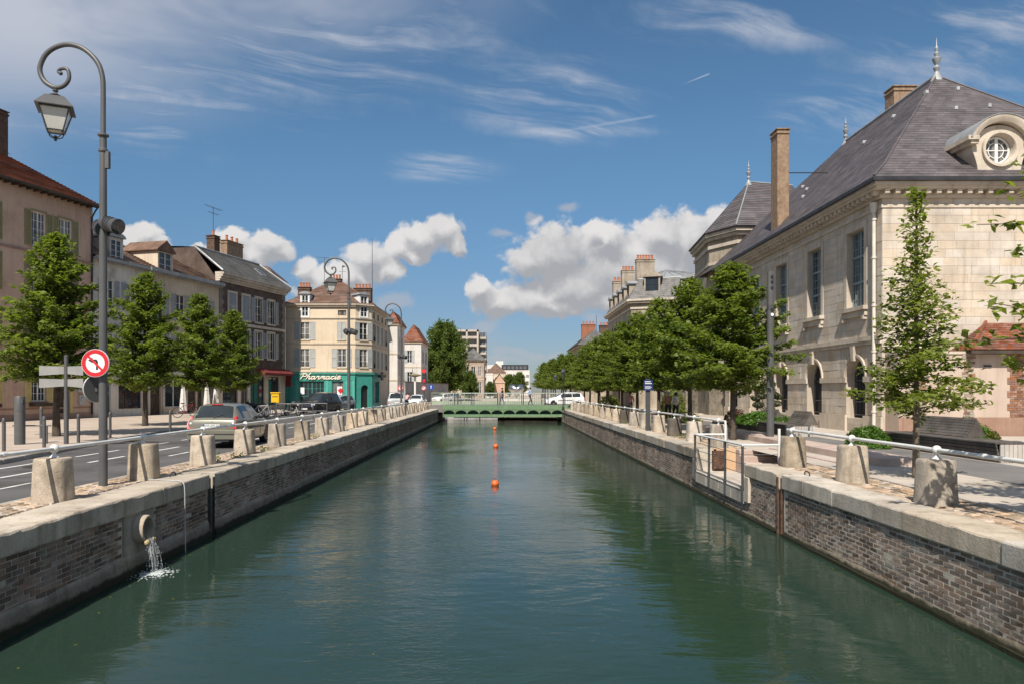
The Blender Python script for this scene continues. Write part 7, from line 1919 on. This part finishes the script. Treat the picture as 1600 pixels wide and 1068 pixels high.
m_trimb = paint('black trim', (.022, .023, .025), rough=.5)
m_platew = paint('number plate', (.72, .72, .68), rough=.4, var=.03)


def text_mesh(s, size, m):
    cu = bpy.data.curves.new('lettering', 'FONT'); cu.body = s; cu.size = size; cu.align_x = 'CENTER'; cu.align_y = 'CENTER'; cu.extrude = .001
    o = bpy.data.objects.new('lettering', cu); COL.objects.link(o)
    dg = bpy.context.evaluated_depsgraph_get(); me = bpy.data.meshes.new_from_object(o.evaluated_get(dg))
    bpy.data.objects.remove(o); bpy.data.curves.remove(cu); me.materials.clear(); me.materials.append(m); return me


def car(name, label, spec, col, x, y, z, rz, plate=None, detail=True):
    t = thing(name, label, 'car', (x, y, z), rz); M0 = T(x, y, z) @ RZ(rz); st = spec['st']; L = spec['L']
    M = M0 @ T(0, -L / 2, 0)
    def par(y):
        for a, c in zip(st, st[1:]):
            if a[0] <= y <= c[0]:
                f = (y - a[0]) / (c[0] - a[0]); return [a[i] + (c[i] - a[i]) * f for i in range(1, 7)]
        return list(st[-1][1:])
    def sec(y):
        zb, zl, zt, wb, wl, wt = par(y); roof = max(.02, zt - zl)
        return [(0, zb), (wb * .80, zb), (wb * .96, zb + .05), (wb, zb + .17), (wl * 1.012, zb + (zl - zb) * .62), (wl, zl - .045), (wl * .975, zl), (wt + (wl * .975 - wt) * .52, zl + roof * .50), (wt + .015, zt - min(.05, roof * .3)), (wt * .86, zt - min(.012, roof * .1)), (wt * .45, zt + roof * .03), (0, zt + roof * .04)]
    ys = sorted({*[s[0] for s in st], *np.linspace(.05, L - .05, 34).round(3)})
    rings = []
    for yy in ys:
        h = sec(yy); rings.append([Vector((p[0], yy, p[1])) for p in h] + [Vector((-p[0], yy, p[1])) for p in h[-2:0:-1]])
    b = MB(); b.loft(rings, M); b.build('body', col, t, smooth=32)
    def P(yy, k, f=0.0, s=1, out=.006):
        h = sec(yy); a = h[k]; c = h[min(k + 1, len(h) - 1)]; px, pz = a[0] + (c[0] - a[0]) * f, a[1] + (c[1] - a[1]) * f
        tx, tz = c[0] - a[0], c[1] - a[1]; l = math.hypot(tx, tz) or 1
        return Vector((s * (px + tz / l * out), yy, pz - tx / l * out if False else pz + (-tx / l) * out * -1 * -1 * (-1)))
    def P(yy, k, f=0.0, s=1, out=.006):
        h = sec(yy); a = h[k]; c = h[min(k + 1, len(h) - 1)]; px, pz = a[0] + (c[0] - a[0]) * f, a[1] + (c[1] - a[1]) * f
        tx, tz = c[0] - a[0], c[1] - a[1]; l = math.hypot(tx, tz) or 1
        return Vector((s * (px + tz / l * out), yy, pz - tx / l * out))
    # side windows
    for s in (1, -1):
        for i, (ya, yb) in enumerate(spec['sw']):
            b = MB(); n = 7; lo, m1, hi = [], [], []
            for q in range(n + 1):
                yy = ya + (yb - ya) * q / n; lo.append(P(yy, 6, .10, s)); m1.append(P(yy, 7, 0, s)); hi.append(P(yy, 7, .90, s))
            for q in range(n):
                for A, B in ((lo, m1), (m1, hi)):
                    r_ = [A[q], A[q + 1], B[q + 1], B[q]]; b.poly([M @ p for p in (r_ if s > 0 else r_[::-1])])
            b.build('side_window', m_cglass, t, smooth=40)
        b = MB()
        for yy in (spec['sw'][0][0] - .02, (spec['sw'][0][1] + spec['sw'][1][0]) / 2):       # door shut lines
            b.tube([M @ P(yy, k, 0, s, .001) for k in (3, 4, 5, 6)], .006, n=4)
        b.tube([M @ P(spec['sw'][1][1] - .02 * q, k, 0, s, .001) for q, k in ((0, 3), (0, 4), (0, 5), (0, 6))], .006, n=4)
        b.build('door_line', m_trimb, t)
        b = MB(); b.tube([M @ P(yy, 4, 0, s, .008) for yy in np.linspace(spec['wheels'][0] + .45, spec['wheels'][1] - .45, 8)], .028, n=5); b.build('side_moulding', m_trimb, t)
        b = MB()
        for yy in (spec['sw'][0][1] - .22, spec['sw'][1][1] - .95): b.tube([M @ P(yy, 5, 0, s, .012), M @ P(yy + .16, 5, 0, s, .012)], .014, n=5)
        b.build('door_handle', col, t)
        q = P(spec['sw'][1][1] - .12, 6, .2, s); b = MB(); b.ball((0, 0, 0), .11, 10, 7, 1, .55, .72); b.build('wing_mirror', m_trimb, t, M @ T(q.x + s * .10, q.y, q.z + .04), smooth=50)
    def glassband(name, y0, y1, mi):
        b = MB(); n = 5; rows = []
        for q in range(n + 1):
            yy = y0 + (y1 - y0) * q / n; h = [P(yy, 8, .55, 1), P(yy, 9, .5, 1), P(yy, 10, .4, 1)]; row = [Vector((-p.x, p.y, p.z)) for p in h] + h[::-1]; rows.append([p + Vector((0, 0, .005)) for p in row])
        for A, B in zip(rows, rows[1:]):
            for q in range(5): b.poly([M @ p for p in (A[q], A[q + 1], B[q + 1], B[q])])
        b.build(name, mi, t, smooth=40)
    glassband('rear_window', spec['rw'][0], spec['rw'][1], m_cglass); glassband('windscreen', spec['ws'][0], spec['ws'][1], m_cglass)
    zb0, zl0, zt0 = par(.05)[:3]; wb0 = par(.05)[4]
    # rear: lamps, bumper, plate, badge, wiper
    for s in (1, -1):
        b = MB(); pts = [(s * (wb0 - .20), .66), (s * (wb0 + .012), .62), (s * (wb0 + .016), .80), (s * (wb0 - .02), 1.0), (s * (wb0 - .075), 1.04), (s * (wb0 - .13), .84)]
        if s < 0: pts = pts[::-1]
        b.loft([[M @ Vector((p[0], -.004 + (.20 if p[1] > .95 else .06 if p[1] > .83 else 0), p[1])) for p in pts], [M @ Vector((p[0], .30, p[1])) for p in pts]]); b.build('tail_lamp', m_tail, t, smooth=40)
        b = MB(); b.ball((0, 0, 0), .036, 10, 6, 1, .25, 1); b.build('reversing_lamp', m_platew, t, M @ T(s * (wb0 - .09), .01, .80))
    b = MB(); b.bbox(-wb0 - .02, wb0 + .02, -.05, .34, .30, .60, .035, M); b.build('rear_bumper', col, t, smooth=30)
    b = MB(); b.box(-wb0 + .02, wb0 - .02, -.056, .0, .44, .475, M); b.box(-.55, .55, -.02, .3, .22, .299, M); b.build('bumper_strip', m_trimb, t)
    b = MB(); b.box(-.26, .26, -.025, -.004, .665, .775, M); pl_ = b.build('number_plate', m_platew, t)
    b = MB(); b.box(-.26, -.215, -.027, -.0255, .665, .775, M); b.build('plate_band', m_blue, pl_)
    if plate: link('plate_lettering', text_mesh(plate, .098, m_black), pl_, M @ T(.02, -.028, .72) @ RX(R(90)))
    b = MB(); b.loft([[M @ Vector(p) for p in ((0, -.0, .795), (.035, -.0, .835), (0, -.0, .875), (-.035, -.0, .835))], [M @ Vector(p) for p in ((0, .06, .795), (.035, .06, .835), (0, .06, .875), (-.035, .06, .835))]]); b.build('badge', m_rim, t)
    b = MB(); q = par(.17); b.tube([M @ Vector((0, .13, q[2] + .0)), M @ Vector((.30, .24, q[2] + .14))], .010, n=4); b.build('rear_wiper', m_trimb, t)
    b = MB(); q = par(spec['st'][3][0]); yq = spec['st'][3][0]; b.box(-.17, .17, yq - .05, yq + .02, q[2] + .006, q[2] + .036, M); b.build('brake_lamp', m_tail, t)
    # front: lamps, grille, plate
    wf = par(L - .15)[4]
    for s in (1, -1):
        b = MB(); b.ball((0, 0, 0), .17, 12, 8, 1, .62, .62); b.build('headlamp', m_head, t, M @ T(s * (wf - .14), L - .20, par(L - .2)[1] - .01) @ RZ(-s * .35), smooth=50)
    b = MB(); b.box(-.34, .34, L - .06, L + .006, .48, .56, M); b.build('grille', m_trimb, t)
    b = MB(); b.box(-.26, .26, L + .002, L + .03, .37, .47, M); b.build('number_plate', m_platew, t)
    b = MB(); b.box(-.55, .55, L - .15, L + .004, .24, .345, M); b.build('front_lip', m_trimb, t)
    # wheels with dark arches
    for yy in spec['wheels']:
        for s in (1, -1):
            r = spec['wr']; xo = s * (spec['hw'] + .075); Mw_ = M @ T(xo, yy, r) @ RZ(R(-90 * s))
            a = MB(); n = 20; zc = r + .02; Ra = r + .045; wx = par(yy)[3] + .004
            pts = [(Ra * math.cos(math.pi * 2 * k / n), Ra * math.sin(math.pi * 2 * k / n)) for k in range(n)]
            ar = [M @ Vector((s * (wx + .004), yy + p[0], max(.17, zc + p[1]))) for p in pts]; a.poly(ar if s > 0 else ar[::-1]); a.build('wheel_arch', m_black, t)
            w = MB(); w.lathe([(r * .62, -.02), (r * .66, .005), (r * .93, .0), (r, -.03), (r, -.17), (r * .9, -.19)], n=24, M=Mw_ @ RX(R(-90))); wo = w.build('wheel', m_tyre, t, Mw_ if False else None, smooth=40)
            rm = MB(); rm.cyl(Mw_ @ Vector((0, -.012, 0)), Mw_ @ Vector((0, -.04, 0)), r * .64, n=20)
            for k in range(6):
                a_ = k * math.pi / 3; rm.tube([Mw_ @ Vector((0, -.004, 0)), Mw_ @ Vector((r * .60 * math.cos(a_), -.008, r * .60 * math.sin(a_)))], [.035, .022], n=5)
            rm.torus((0, 0, 0), r * .60, .018, Mw_ @ RX(R(90)), 20, 5); rm.build('rim', m_rim, wo, smooth=30)
    return t
def carpaint(n, c, metal=.35): return mat(n, tuple(q * .96 for q in c), tuple(min(1, q * 1.04) for q in c), s=1, rough=.30, bump=0.0, metal=metal, coat=.7, grain=0, spec=.5)
cp_gold = carpaint('champagne paint', (.20, .19, .145)); cp_navy = carpaint('dark navy paint', (.022, .024, .032)); cp_ice = carpaint('ice blue paint', (.33, .385, .41)); cp_silver = carpaint('silver paint', (.50, .50, .49)); cp_white = carpaint('white paint', (.78, .78, .78), 0.0)
ZR = 1.272
c1 = car('parked_hatchback', 'champagne coloured small hatchback on the left road seen from behind', HATCH, cp_gold, -9.22, 25.0, ZR, R(1.2), 'WS 670 ST')
b = MB(); disc(b, .085, 0, 20); o = b.build('sticker', mat('turquoise sticker', (.12, .36, .40), (.2, .45, .48), s=4), c1, T(-9.70, 23.325, ZR + 1.035) @ RX(R(-38)) )
car('people_carrier', 'dark navy people carrier facing the camera before the pharmacy', MPV, cp_navy, at_px(489, 57.5), 59.6, ZR, R(180 - 16))
car('parked_hatchback', 'ice blue hatchback parked behind the dark people carrier', BREAK, cp_ice, at_px(521, 66), 67.5, ZR, R(180 - 20))
car('estate_car', 'silver grey car seen from behind beyond the third lamp post', MPV, cp_silver, at_px(615, 70), 72.0, ZR, R(8))
car('small_car', 'white small car facing the camera before the garden wall', HATCH, cp_white, at_px(648, 80), 82, ZR, R(176))
car('white_hatchback', 'white hatchback seen from the side at the right end of the bridge', BREAK, cp_white, at_px(881, 76.3), 76.0, 1.50, R(97))
car('far_car', 'grey car far away to the left beyond the bridge', HATCH, cp_silver, at_px(706, 120), 122, 1.27, R(160))
car('far_car', 'white car far away left of the mansion', HATCH, cp_white, at_px(690, 112), 112, 1.27, R(150))

# ------------------------------------------------------------------ two-wheelers
def bicycle(name, label, x, y, z, rz, col, s=1.0):
    t = thing(name, label, 'bicycle', (x, y, z), rz, None); M = T(x, y, z) @ RZ(rz) @ S3(s, s, s)
    for xx in (-.52, .52):
        b = MB(); b.torus((0, 0, 0), .32, .022, RX(R(90)), 22, 6); w = b.build('wheel', m_tyre, t, M @ T(xx, 0, .34)); b = MB()
        for k in range(10): b.cyl((0, 0, 0), (.31 * math.cos(k * .628), 0, .31 * math.sin(k * .628)), .005, n=3)
        b.build('spokes', m_lgrey, w, M @ T(xx, 0, .34))
    b = MB(); tb = lambda p, q, r=.022: b.cyl((p[0], 0, p[1]), (q[0], 0, q[1]), r, n=6)
    tb((-.52, .34), (-.08, .30)); tb((-.08, .30), (-.20, .82)); tb((-.52, .34), (-.20, .78), .016); tb((-.08, .30), (.36, .78)); tb((-.19, .76), (.36, .82)); tb((.36, .92), (.52, .34)); b.build('frame', col, t, M)
    b = MB(); b.ball((-.22, 0, .92), .12, 8, 6, 1.1, .7, .35); b.build('saddle', m_black, t, M); b = MB(); b.tube([(.30, -.28, .98), (.38, -.1, 1.0), (.38, .1, 1.0), (.30, .28, .98)], .016, n=6); b.build('handlebar', m_dgrey, t, M)
    return t
bicycle('bicycle', 'silver bicycle leaning at the rack before the dark brick house', at_px(408, 45.5), 45.5, 1.385, R(20), m_lgrey)
bicycle('bicycle', 'dark bicycle nearest to the yellow letter box', at_px(421, 46.2), 46.2, 1.385, R(-12), m_dgrey)
bicycle('bicycle', 'old bicycle leaning before the shop behind the parked hatchback', at_px(291, 47), 47, 1.385, R(15), m_awn)
def motorbike(label, x, y, z, rz):
    t = thing('motorbike', label, 'motorbike', (x, y, z), rz); M = T(x, y, z) @ RZ(rz)
    for xx in (-.66, .68):
        b = MB(); b.torus((0, 0, 0), .25, .07, RX(R(90)), 22, 8); w = b.build('wheel', m_tyre, t, M @ T(xx, 0, .31), smooth=60); b = MB(); b.cyl((0, -.03, 0), (0, .03, 0), .17, n=14); b.build('rim', m_rim, w, M @ T(xx, 0, .31))
    b = MB(); b.ball((.12, 0, .80), .30, 12, 8, 1.0, .55, .62); b.ball((-.1, 0, .48), .28, 10, 7, 1.1, .6, .8); b.ball((.50, 0, .82), .20, 10, 7, .9, .9, 1.1); b.build('fairing', m_black, t, M, smooth=60)
    b = MB(); b.loft([[Vector((-.75, -.10, .84)), Vector((-.05, -.15, .78)), Vector((-.05, .15, .78)), Vector((-.75, .10, .84))], [Vector((-.82, -.08, .94)), Vector((-.05, -.12, .86)), Vector((-.05, .12, .86)), Vector((-.82, .08, .94))]]); b.build('seat', m_tyre, t, M)
    b = MB(); b.tube([(.68, -.10, .31), (.45, -.10, .95)], .03, n=6); b.tube([(.68, .10, .31), (.45, .10, .95)], .03, n=6); b.tube([(.36, -.36, 1.02), (.44, -.15, 1.04), (.44, .15, 1.04), (.36, .36, 1.02)], .02, n=6); b.build('fork', m_lgrey, t, M)
    b = MB(); b.tube([(-.1, -.16, .30), (-.85, -.18, .42)], [.05, .07], n=8); b.build('exhaust', m_rim, t, M); b = MB(); b.ball((.66, 0, .84), .11, 10, 6, .5, 1, 1); b.build('headlamp', m_head, t, M)
    b = MB(); b.loft([[Vector((.52, -.16, .98)), Vector((.52, .16, .98)), Vector((.50, .16, .98)), Vector((.50, -.16, .98))], [Vector((.36, -.10, 1.28)), Vector((.36, .10, 1.28)), Vector((.34, .10, 1.28)), Vector((.34, -.10, 1.28))]]); b.build('screen', m_cglass, t, M)
motorbike('black motorbike parked left of the dark people carrier', at_px(457, 53), 53, ZR, R(-35)); motorbike('black motorbike behind the champagne hatchback front by the bicycles', at_px(399, 47.5), 47.5, 1.385, R(200))

# ------------------------------------------------------------------ people
m_skin = paint('skin', (.42, .26, .19), rough=.55)
def cloth(n, c): return mat(n, tuple(q * .8 for q in c), tuple(min(1, q * 1.2) for q in c), s=7, bump=.25, bs=25, rough=.9)
def person(label, x, y, z, rz, joints, top, bottom, hair, h=1.72, shoe=None, name='person'):
    """joints: pose overrides; the body is one skinned surface, coloured by what covers each part"""
    J = dict(pel=(0, 0, .95), wai=(0, 0, 1.10), che=(0, .01, 1.32), nek=(0, 0, 1.48), hed=(0, .03, 1.60), top=(0, .02, 1.70),
             shl=(-.18, 0, 1.41), ell=(-.25, -.03, 1.14), wrl=(-.24, .06, .90), hal=(-.235, .09, .82), shr=(.18, 0, 1.41), elr=(.25, -.03, 1.14), wrr=(.24, .06, .90), har=(.235, .09, .82),
             hil=(-.095, 0, .92), knl=(-.10, .03, .50), anl=(-.10, -.02, .09), tol=(-.11, .14, .035), hir=(.095, 0, .92), knr=(.10, .03, .50), anr=(.10, -.02, .09), tor=(.11, .14, .035))
    J.update(joints); keys = list(J); rad = dict(pel=(.15, .105), wai=(.135, .10), che=(.165, .115), nek=(.058, .058), hed=(.082, .098), top=(.06, .07), shl=(.066, .06), ell=(.043, .043), wrl=(.030, .028), hal=(.036, .022), shr=(.066, .06), elr=(.043, .043), wrr=(.030, .028), har=(.036, .022), hil=(.092, .095), knl=(.060, .06), anl=(.042, .045), tol=(.040, .028), hir=(.092, .095), knr=(.060, .06), anr=(.042, .045), tor=(.040, .028))
    E = [('pel', 'wai'), ('wai', 'che'), ('che', 'nek'), ('nek', 'hed'), ('hed', 'top'), ('che', 'shl'), ('shl', 'ell'), ('ell', 'wrl'), ('wrl', 'hal'), ('che', 'shr'), ('shr', 'elr'), ('elr', 'wrr'), ('wrr', 'har'), ('pel', 'hil'), ('hil', 'knl'), ('knl', 'anl'), ('anl', 'tol'), ('pel', 'hir'), ('hir', 'knr'), ('knr', 'anr'), ('anr', 'tor')]
    me = bpy.data.meshes.new('skeleton'); me.from_pydata([J[k] for k in keys], [(keys.index(a), keys.index(c)) for a, c in E], [])
    o = bpy.data.objects.new('skeleton', me); COL.objects.link(o)
    md = o.modifiers.new('skin', 'SKIN'); sv = me.skin_vertices[0].data
    for i, k in enumerate(keys): sv[i].radius = rad[k]
    sv[0].use_root = True
    o.modifiers.new('sub', 'SUBSURF').levels = 2
    dg = bpy.context.evaluated_depsgraph_get(); body = bpy.data.meshes.new_from_object(o.evaluated_get(dg)); bpy.data.objects.remove(o)
    # nose, ears and fingers grow out of the same mesh
    V = [v.co.copy() for v in body.vertices]; Fc = [tuple(p.vertices) for p in body.polygons]; b = MB(); b.v = [tuple(v) for v in V]; b.f = Fc; b.mi = [0] * len(Fc); b.r = [.5] * len(Fc)
    hd = Vector(J['hed']); b.ball(hd + Vector((0, .098, -.005)), .016, 6, 5, .8, 1.2, 1.5)
    for s in (-1, 1): b.ball(hd + Vector((s * .083, .0, .0)), .022, 6, 5, .4, .8, 1.3)
    for sd_, s in (('l', -1), ('r', 1)):
        w, ha = Vector(J['wr' + sd_]), Vector(J['ha' + sd_]); d = (ha - w).normalized(); sdv = d.cross(Vector((1, 0, 0))).normalized()
        for k in range(4):
            p = ha + sdv * (.024 - .016 * k); b.tube([p - d * .01, p + d * (.04 if k % 3 else .032) + Vector((0, .006, 0)), p + d * (.068 if k % 3 else .055) + Vector((-s * .012, .016, 0))], [.0095, .009, .007], n=5)
        p = w + d * .03 + sdv * .03; b.tube([p, p + sdv * .022 + d * .03, p + sdv * .026 + d * .055], [.011, .010, .008], n=5)
    t_ = thing(name, label, 'person', (x, y, z), rz); k_ = h / 1.70; M = T(x, y, z) @ RZ(rz) @ S3(k_, k_, k_)
    seg = {('nek', 'hed'): 0, ('hed', 'top'): 0, ('wrl', 'hal'): 0, ('wrr', 'har'): 0, ('hil', 'knl'): 2, ('knl', 'anl'): 2, ('hir', 'knr'): 2, ('knr', 'anr'): 2, ('pel', 'hil'): 2, ('pel', 'hir'): 2, ('anl', 'tol'): 3, ('anr', 'tor'): 3}
    sl = [(Vector(J[a]), Vector(J[c]), seg.get((a, c), 1)) for a, c in E]
    for i, f in enumerate(b.f):
        c = Vector((0, 0, 0))
        for q in f: c += Vector(b.v[q])
        c /= len(f); best = 9; mi = 0
        for a, e, m_ in sl:
            ab = e - a; tt = max(0, min(1, (c - a).dot(ab) / ab.dot(ab))); dd = (c - a - ab * tt).length
            if dd < best: best = dd; mi = m_
        b.mi[i] = mi
    b.build('body', [m_skin, top, bottom, shoe or m_black], t_, M, smooth=60)
    hb = MB(); hb.ball(Vector(J['hed']) + Vector((0, -.022, .035)), .108, 12, 8, .92, .98, 1.02); hb.build('hair', hair, t_, M, smooth=60)
    return t_
m_hair_d = cloth('dark hair', (.03, .02, .015)); m_hair_g = cloth('grey hair', (.35, .33, .31)); m_jean = cloth('blue jeans', (.06, .10, .18)); m_darkt = cloth('dark trousers', (.03, .03, .035)); m_brownt = cloth('brown trousers', (.10, .075, .05))
m_tanj = cloth('tan jacket', (.36, .20, .10)); m_stripe = cloth('cream top', (.62, .56, .48)); m_lblue = cloth('light blue shirt', (.30, .42, .58)); m_blackj = cloth('black jacket', (.025, .025, .03)); m_rose = cloth('rose shirt', (.55, .30, .30)); m_gr = cloth('green vest', (.08, .30, .22))
walk = dict(knl=(-.10, .16, .52), anl=(-.10, .22, .11), tol=(-.11, .38, .06), knr=(.10, .02, .50), anr=(.10, -.20, .12), tor=(.11, -.06, .035), ell=(-.25, -.12, 1.15), wrl=(-.24, -.08, .92), hal=(-.235, -.06, .84), elr=(.25, .05, 1.14), wrr=(.24, .20, .95), har=(.235, .25, .88))
person('person in a tan jacket and dark trousers walking away on the right promenade', at_px(1044, 42.5), 42.5, 1.31, R(-5), walk, m_tanj, m_darkt, m_hair_g, 1.74)
pp = person('person in a cream top with a shoulder strap walking beside the tan jacket', at_px(1056, 42.3), 42.3, 1.31, R(4), dict(walk, wrl=(-.20, .12, 1.0), hal=(-.16, .18, .98)), m_stripe, m_darkt, m_hair_d, 1.68)
b = MB(); b.tube([(-.17, -.09, 1.43), (-.02, -.16, 1.25), (.17, -.10, 1.02), (.14, .10, 1.04), (-.05, .15, 1.28), (-.17, .03, 1.44)], .012, n=5); b.build('shoulder_strap', m_tanj, pp, T(at_px(1056, 42.3), 42.3, 1.31) @ RZ(R(4)))
person('person in a light blue shirt walking over the bridge', at_px(828, 74.2), 74.2, 1.69, R(-80), walk, m_lblue, m_darkt, m_hair_d, 1.74)
person('person in a black jacket and jeans crossing the middle of the bridge', at_px(785, 76.5), 76.5, 1.69, R(70), walk, m_blackj, m_jean, m_hair_d, 1.72)
# cyclist by the white car
cx_, cy_ = at_px(636, 70), 70
bicycle('bicycle', 'green bicycle ridden by the cyclist in a rose shirt', cx_, cy_, ZR, R(75), m_gr)
person('cyclist in a rose shirt leaning over the handlebar', cx_, cy_, ZR, R(75 - 90), dict(pel=(0, -.22, .98), wai=(0, -.13, 1.10), che=(0, .06, 1.28), nek=(0, .17, 1.42), hed=(0, .24, 1.53), top=(0, .25, 1.63), shl=(-.18, .10, 1.36), shr=(.18, .10, 1.36), ell=(-.24, .22, 1.16), elr=(.24, .22, 1.16), wrl=(-.24, .36, 1.02), wrr=(.24, .36, 1.02), hal=(-.24, .40, 1.0), har=(.24, .40, 1.0), hil=(-.09, -.20, .95), hir=(.09, -.20, .95), knl=(-.11, .14, .72), knr=(.11, .10, .55), anl=(-.10, .0, .36), anr=(.10, -.10, .18), tol=(-.10, .14, .32), tor=(.10, .04, .14)), m_rose, m_darkt, m_hair_d, 1.70)
person('person seated figure in dark clothes standing by the terrace under the far right trees', at_px(985, 52), 52, 1.31, R(150), dict(), m_rose, m_darkt, m_hair_d, 1.68)['label'] = 'person in a rose top standing under the far right trees'

# ------------------------------------------------------------------ beyond the bridge: steel heart, second rail
hs_ = thing('heart_sculpture', 'shiny steel sculpture of two rounded heart lobes beyond the bridge', 'sculpture', (at_px(807, 108), 108, 1.3))
m_steel = paint('polished steel', (.50, .48, .48), rough=.28, metal=1.0)
hx = at_px(807, 108)
hv = MB(); n, m_ = 40, 20
rings = []
for i in range(m_ + 1):
    v = -math.pi / 2 + math.pi * i / m_; ring_ = []
    for k in range(n):
        u = 2 * math.pi * k / n; px = 16 * math.sin(u) ** 3; pz = 13 * math.cos(u) - 5 * math.cos(2 * u) - 2 * math.cos(3 * u) - math.cos(4 * u)
        c = math.cos(v); ring_.append(Vector((hx + px * .076 * c, 108 + math.sin(v) * .95, 3.25 + (pz * .076) * c * .95)))
    rings.append(ring_)
hv.loft(rings, caps=False); hv.build('heart', m_steel, hs_, smooth=80)
b = MB(); b.box(hx - 1.9, hx + 1.9, 106.8, 109.4, 1.2, 2.05); b.build('plinth', m_whitew, hs_)
fb_ = thing('footbridge_rail', 'pale green railing of the next bridge beyond the green one', 'railing', (0, 98, 1.3))
b = MB(); b.box(-9.5, 8.5, 98, 98.3, 1.25, 1.75); b.build('kerb_beam', m_pgreen, fb_)
for z in (2.05, 2.45, 2.85): b = MB(); b.box(-9.5, 8.5, 98.1, 98.16, z - .03, z + .03); b.build('rail', m_pgreen, fb_)
for k in range(13): x = -9.4 + k * 1.48; b = MB(); b.box(x - .05, x + .05, 98.05, 98.2, 1.76, 2.92); b.build('post', m_pgreen, fb_)
for k, (px, Y) in enumerate(((880, 68.5), (868, 92), (893, 100))):
    x = at_px(px, Y); t = thing('lantern_post', ('black lantern post in front of the white hatchback', 'black lantern post left of the white hatchback among far trees', 'black lantern post behind the white hatchback')[k], 'street lamp', (x, Y, 1.3), 0, 'lantern posts near the bridge')
    zt_ = z_px(576, 68.5) if k == 0 else 5.2
    b = MB(); b.lathe([(.14, 0), (.12, .3), (.06, .4), (.05, zt_ - 2.2), (.08, zt_ - 2.18), (.04, zt_ - 2.1)], (x, Y, 1.3), 10); b.build('post', m_black, t, smooth=40)
    b = MB(); b.lathe([(.10, zt_ - 2.1), (.20, zt_ - 1.6), (.26, zt_ - 1.58), (.08, zt_ - 1.35), (.02, zt_ - 1.2)], (x, Y, 1.3), 8); b.build('lantern', m_dgrey, t)

# a few terrace umbrellas, folded, before the shops on the left
for i, (px, Y) in enumerate(((286, 50), (323, 51), (337, 52))):
    x = at_px(px, Y); t = thing('folded_parasol', ('folded white parasol left of the parked hatchback roof', 'folded white parasol behind the parked hatchback roof', 'folded white parasol beside another one behind the hatchback')[i], 'parasol', (x, Y, 1.385))
    b = MB(); b.cyl((x, Y, 1.385), (x, Y, 3.9), .03, n=6); b.build('pole', m_lgrey, t); b = MB()
    b.loft([[Vector((x + r * (1 + .25 * math.cos(5 * q * .6283 * 1)) * math.cos(q * .6283), Y + r * math.sin(q * .6283), z)) for q in range(10)] for r, z in ((.20, 1.75), (.17, 2.4), (.10, 3.3), (.03, 3.85))]); b.build('canopy', cloth('parasol cloth', (.60, .58, .55)) if i == 0 else bpy.data.materials['parasol cloth'], t, smooth=50)
print('objects', len(SC.objects), 'tris', sum(len(m.polygons) for m in bpy.data.meshes))
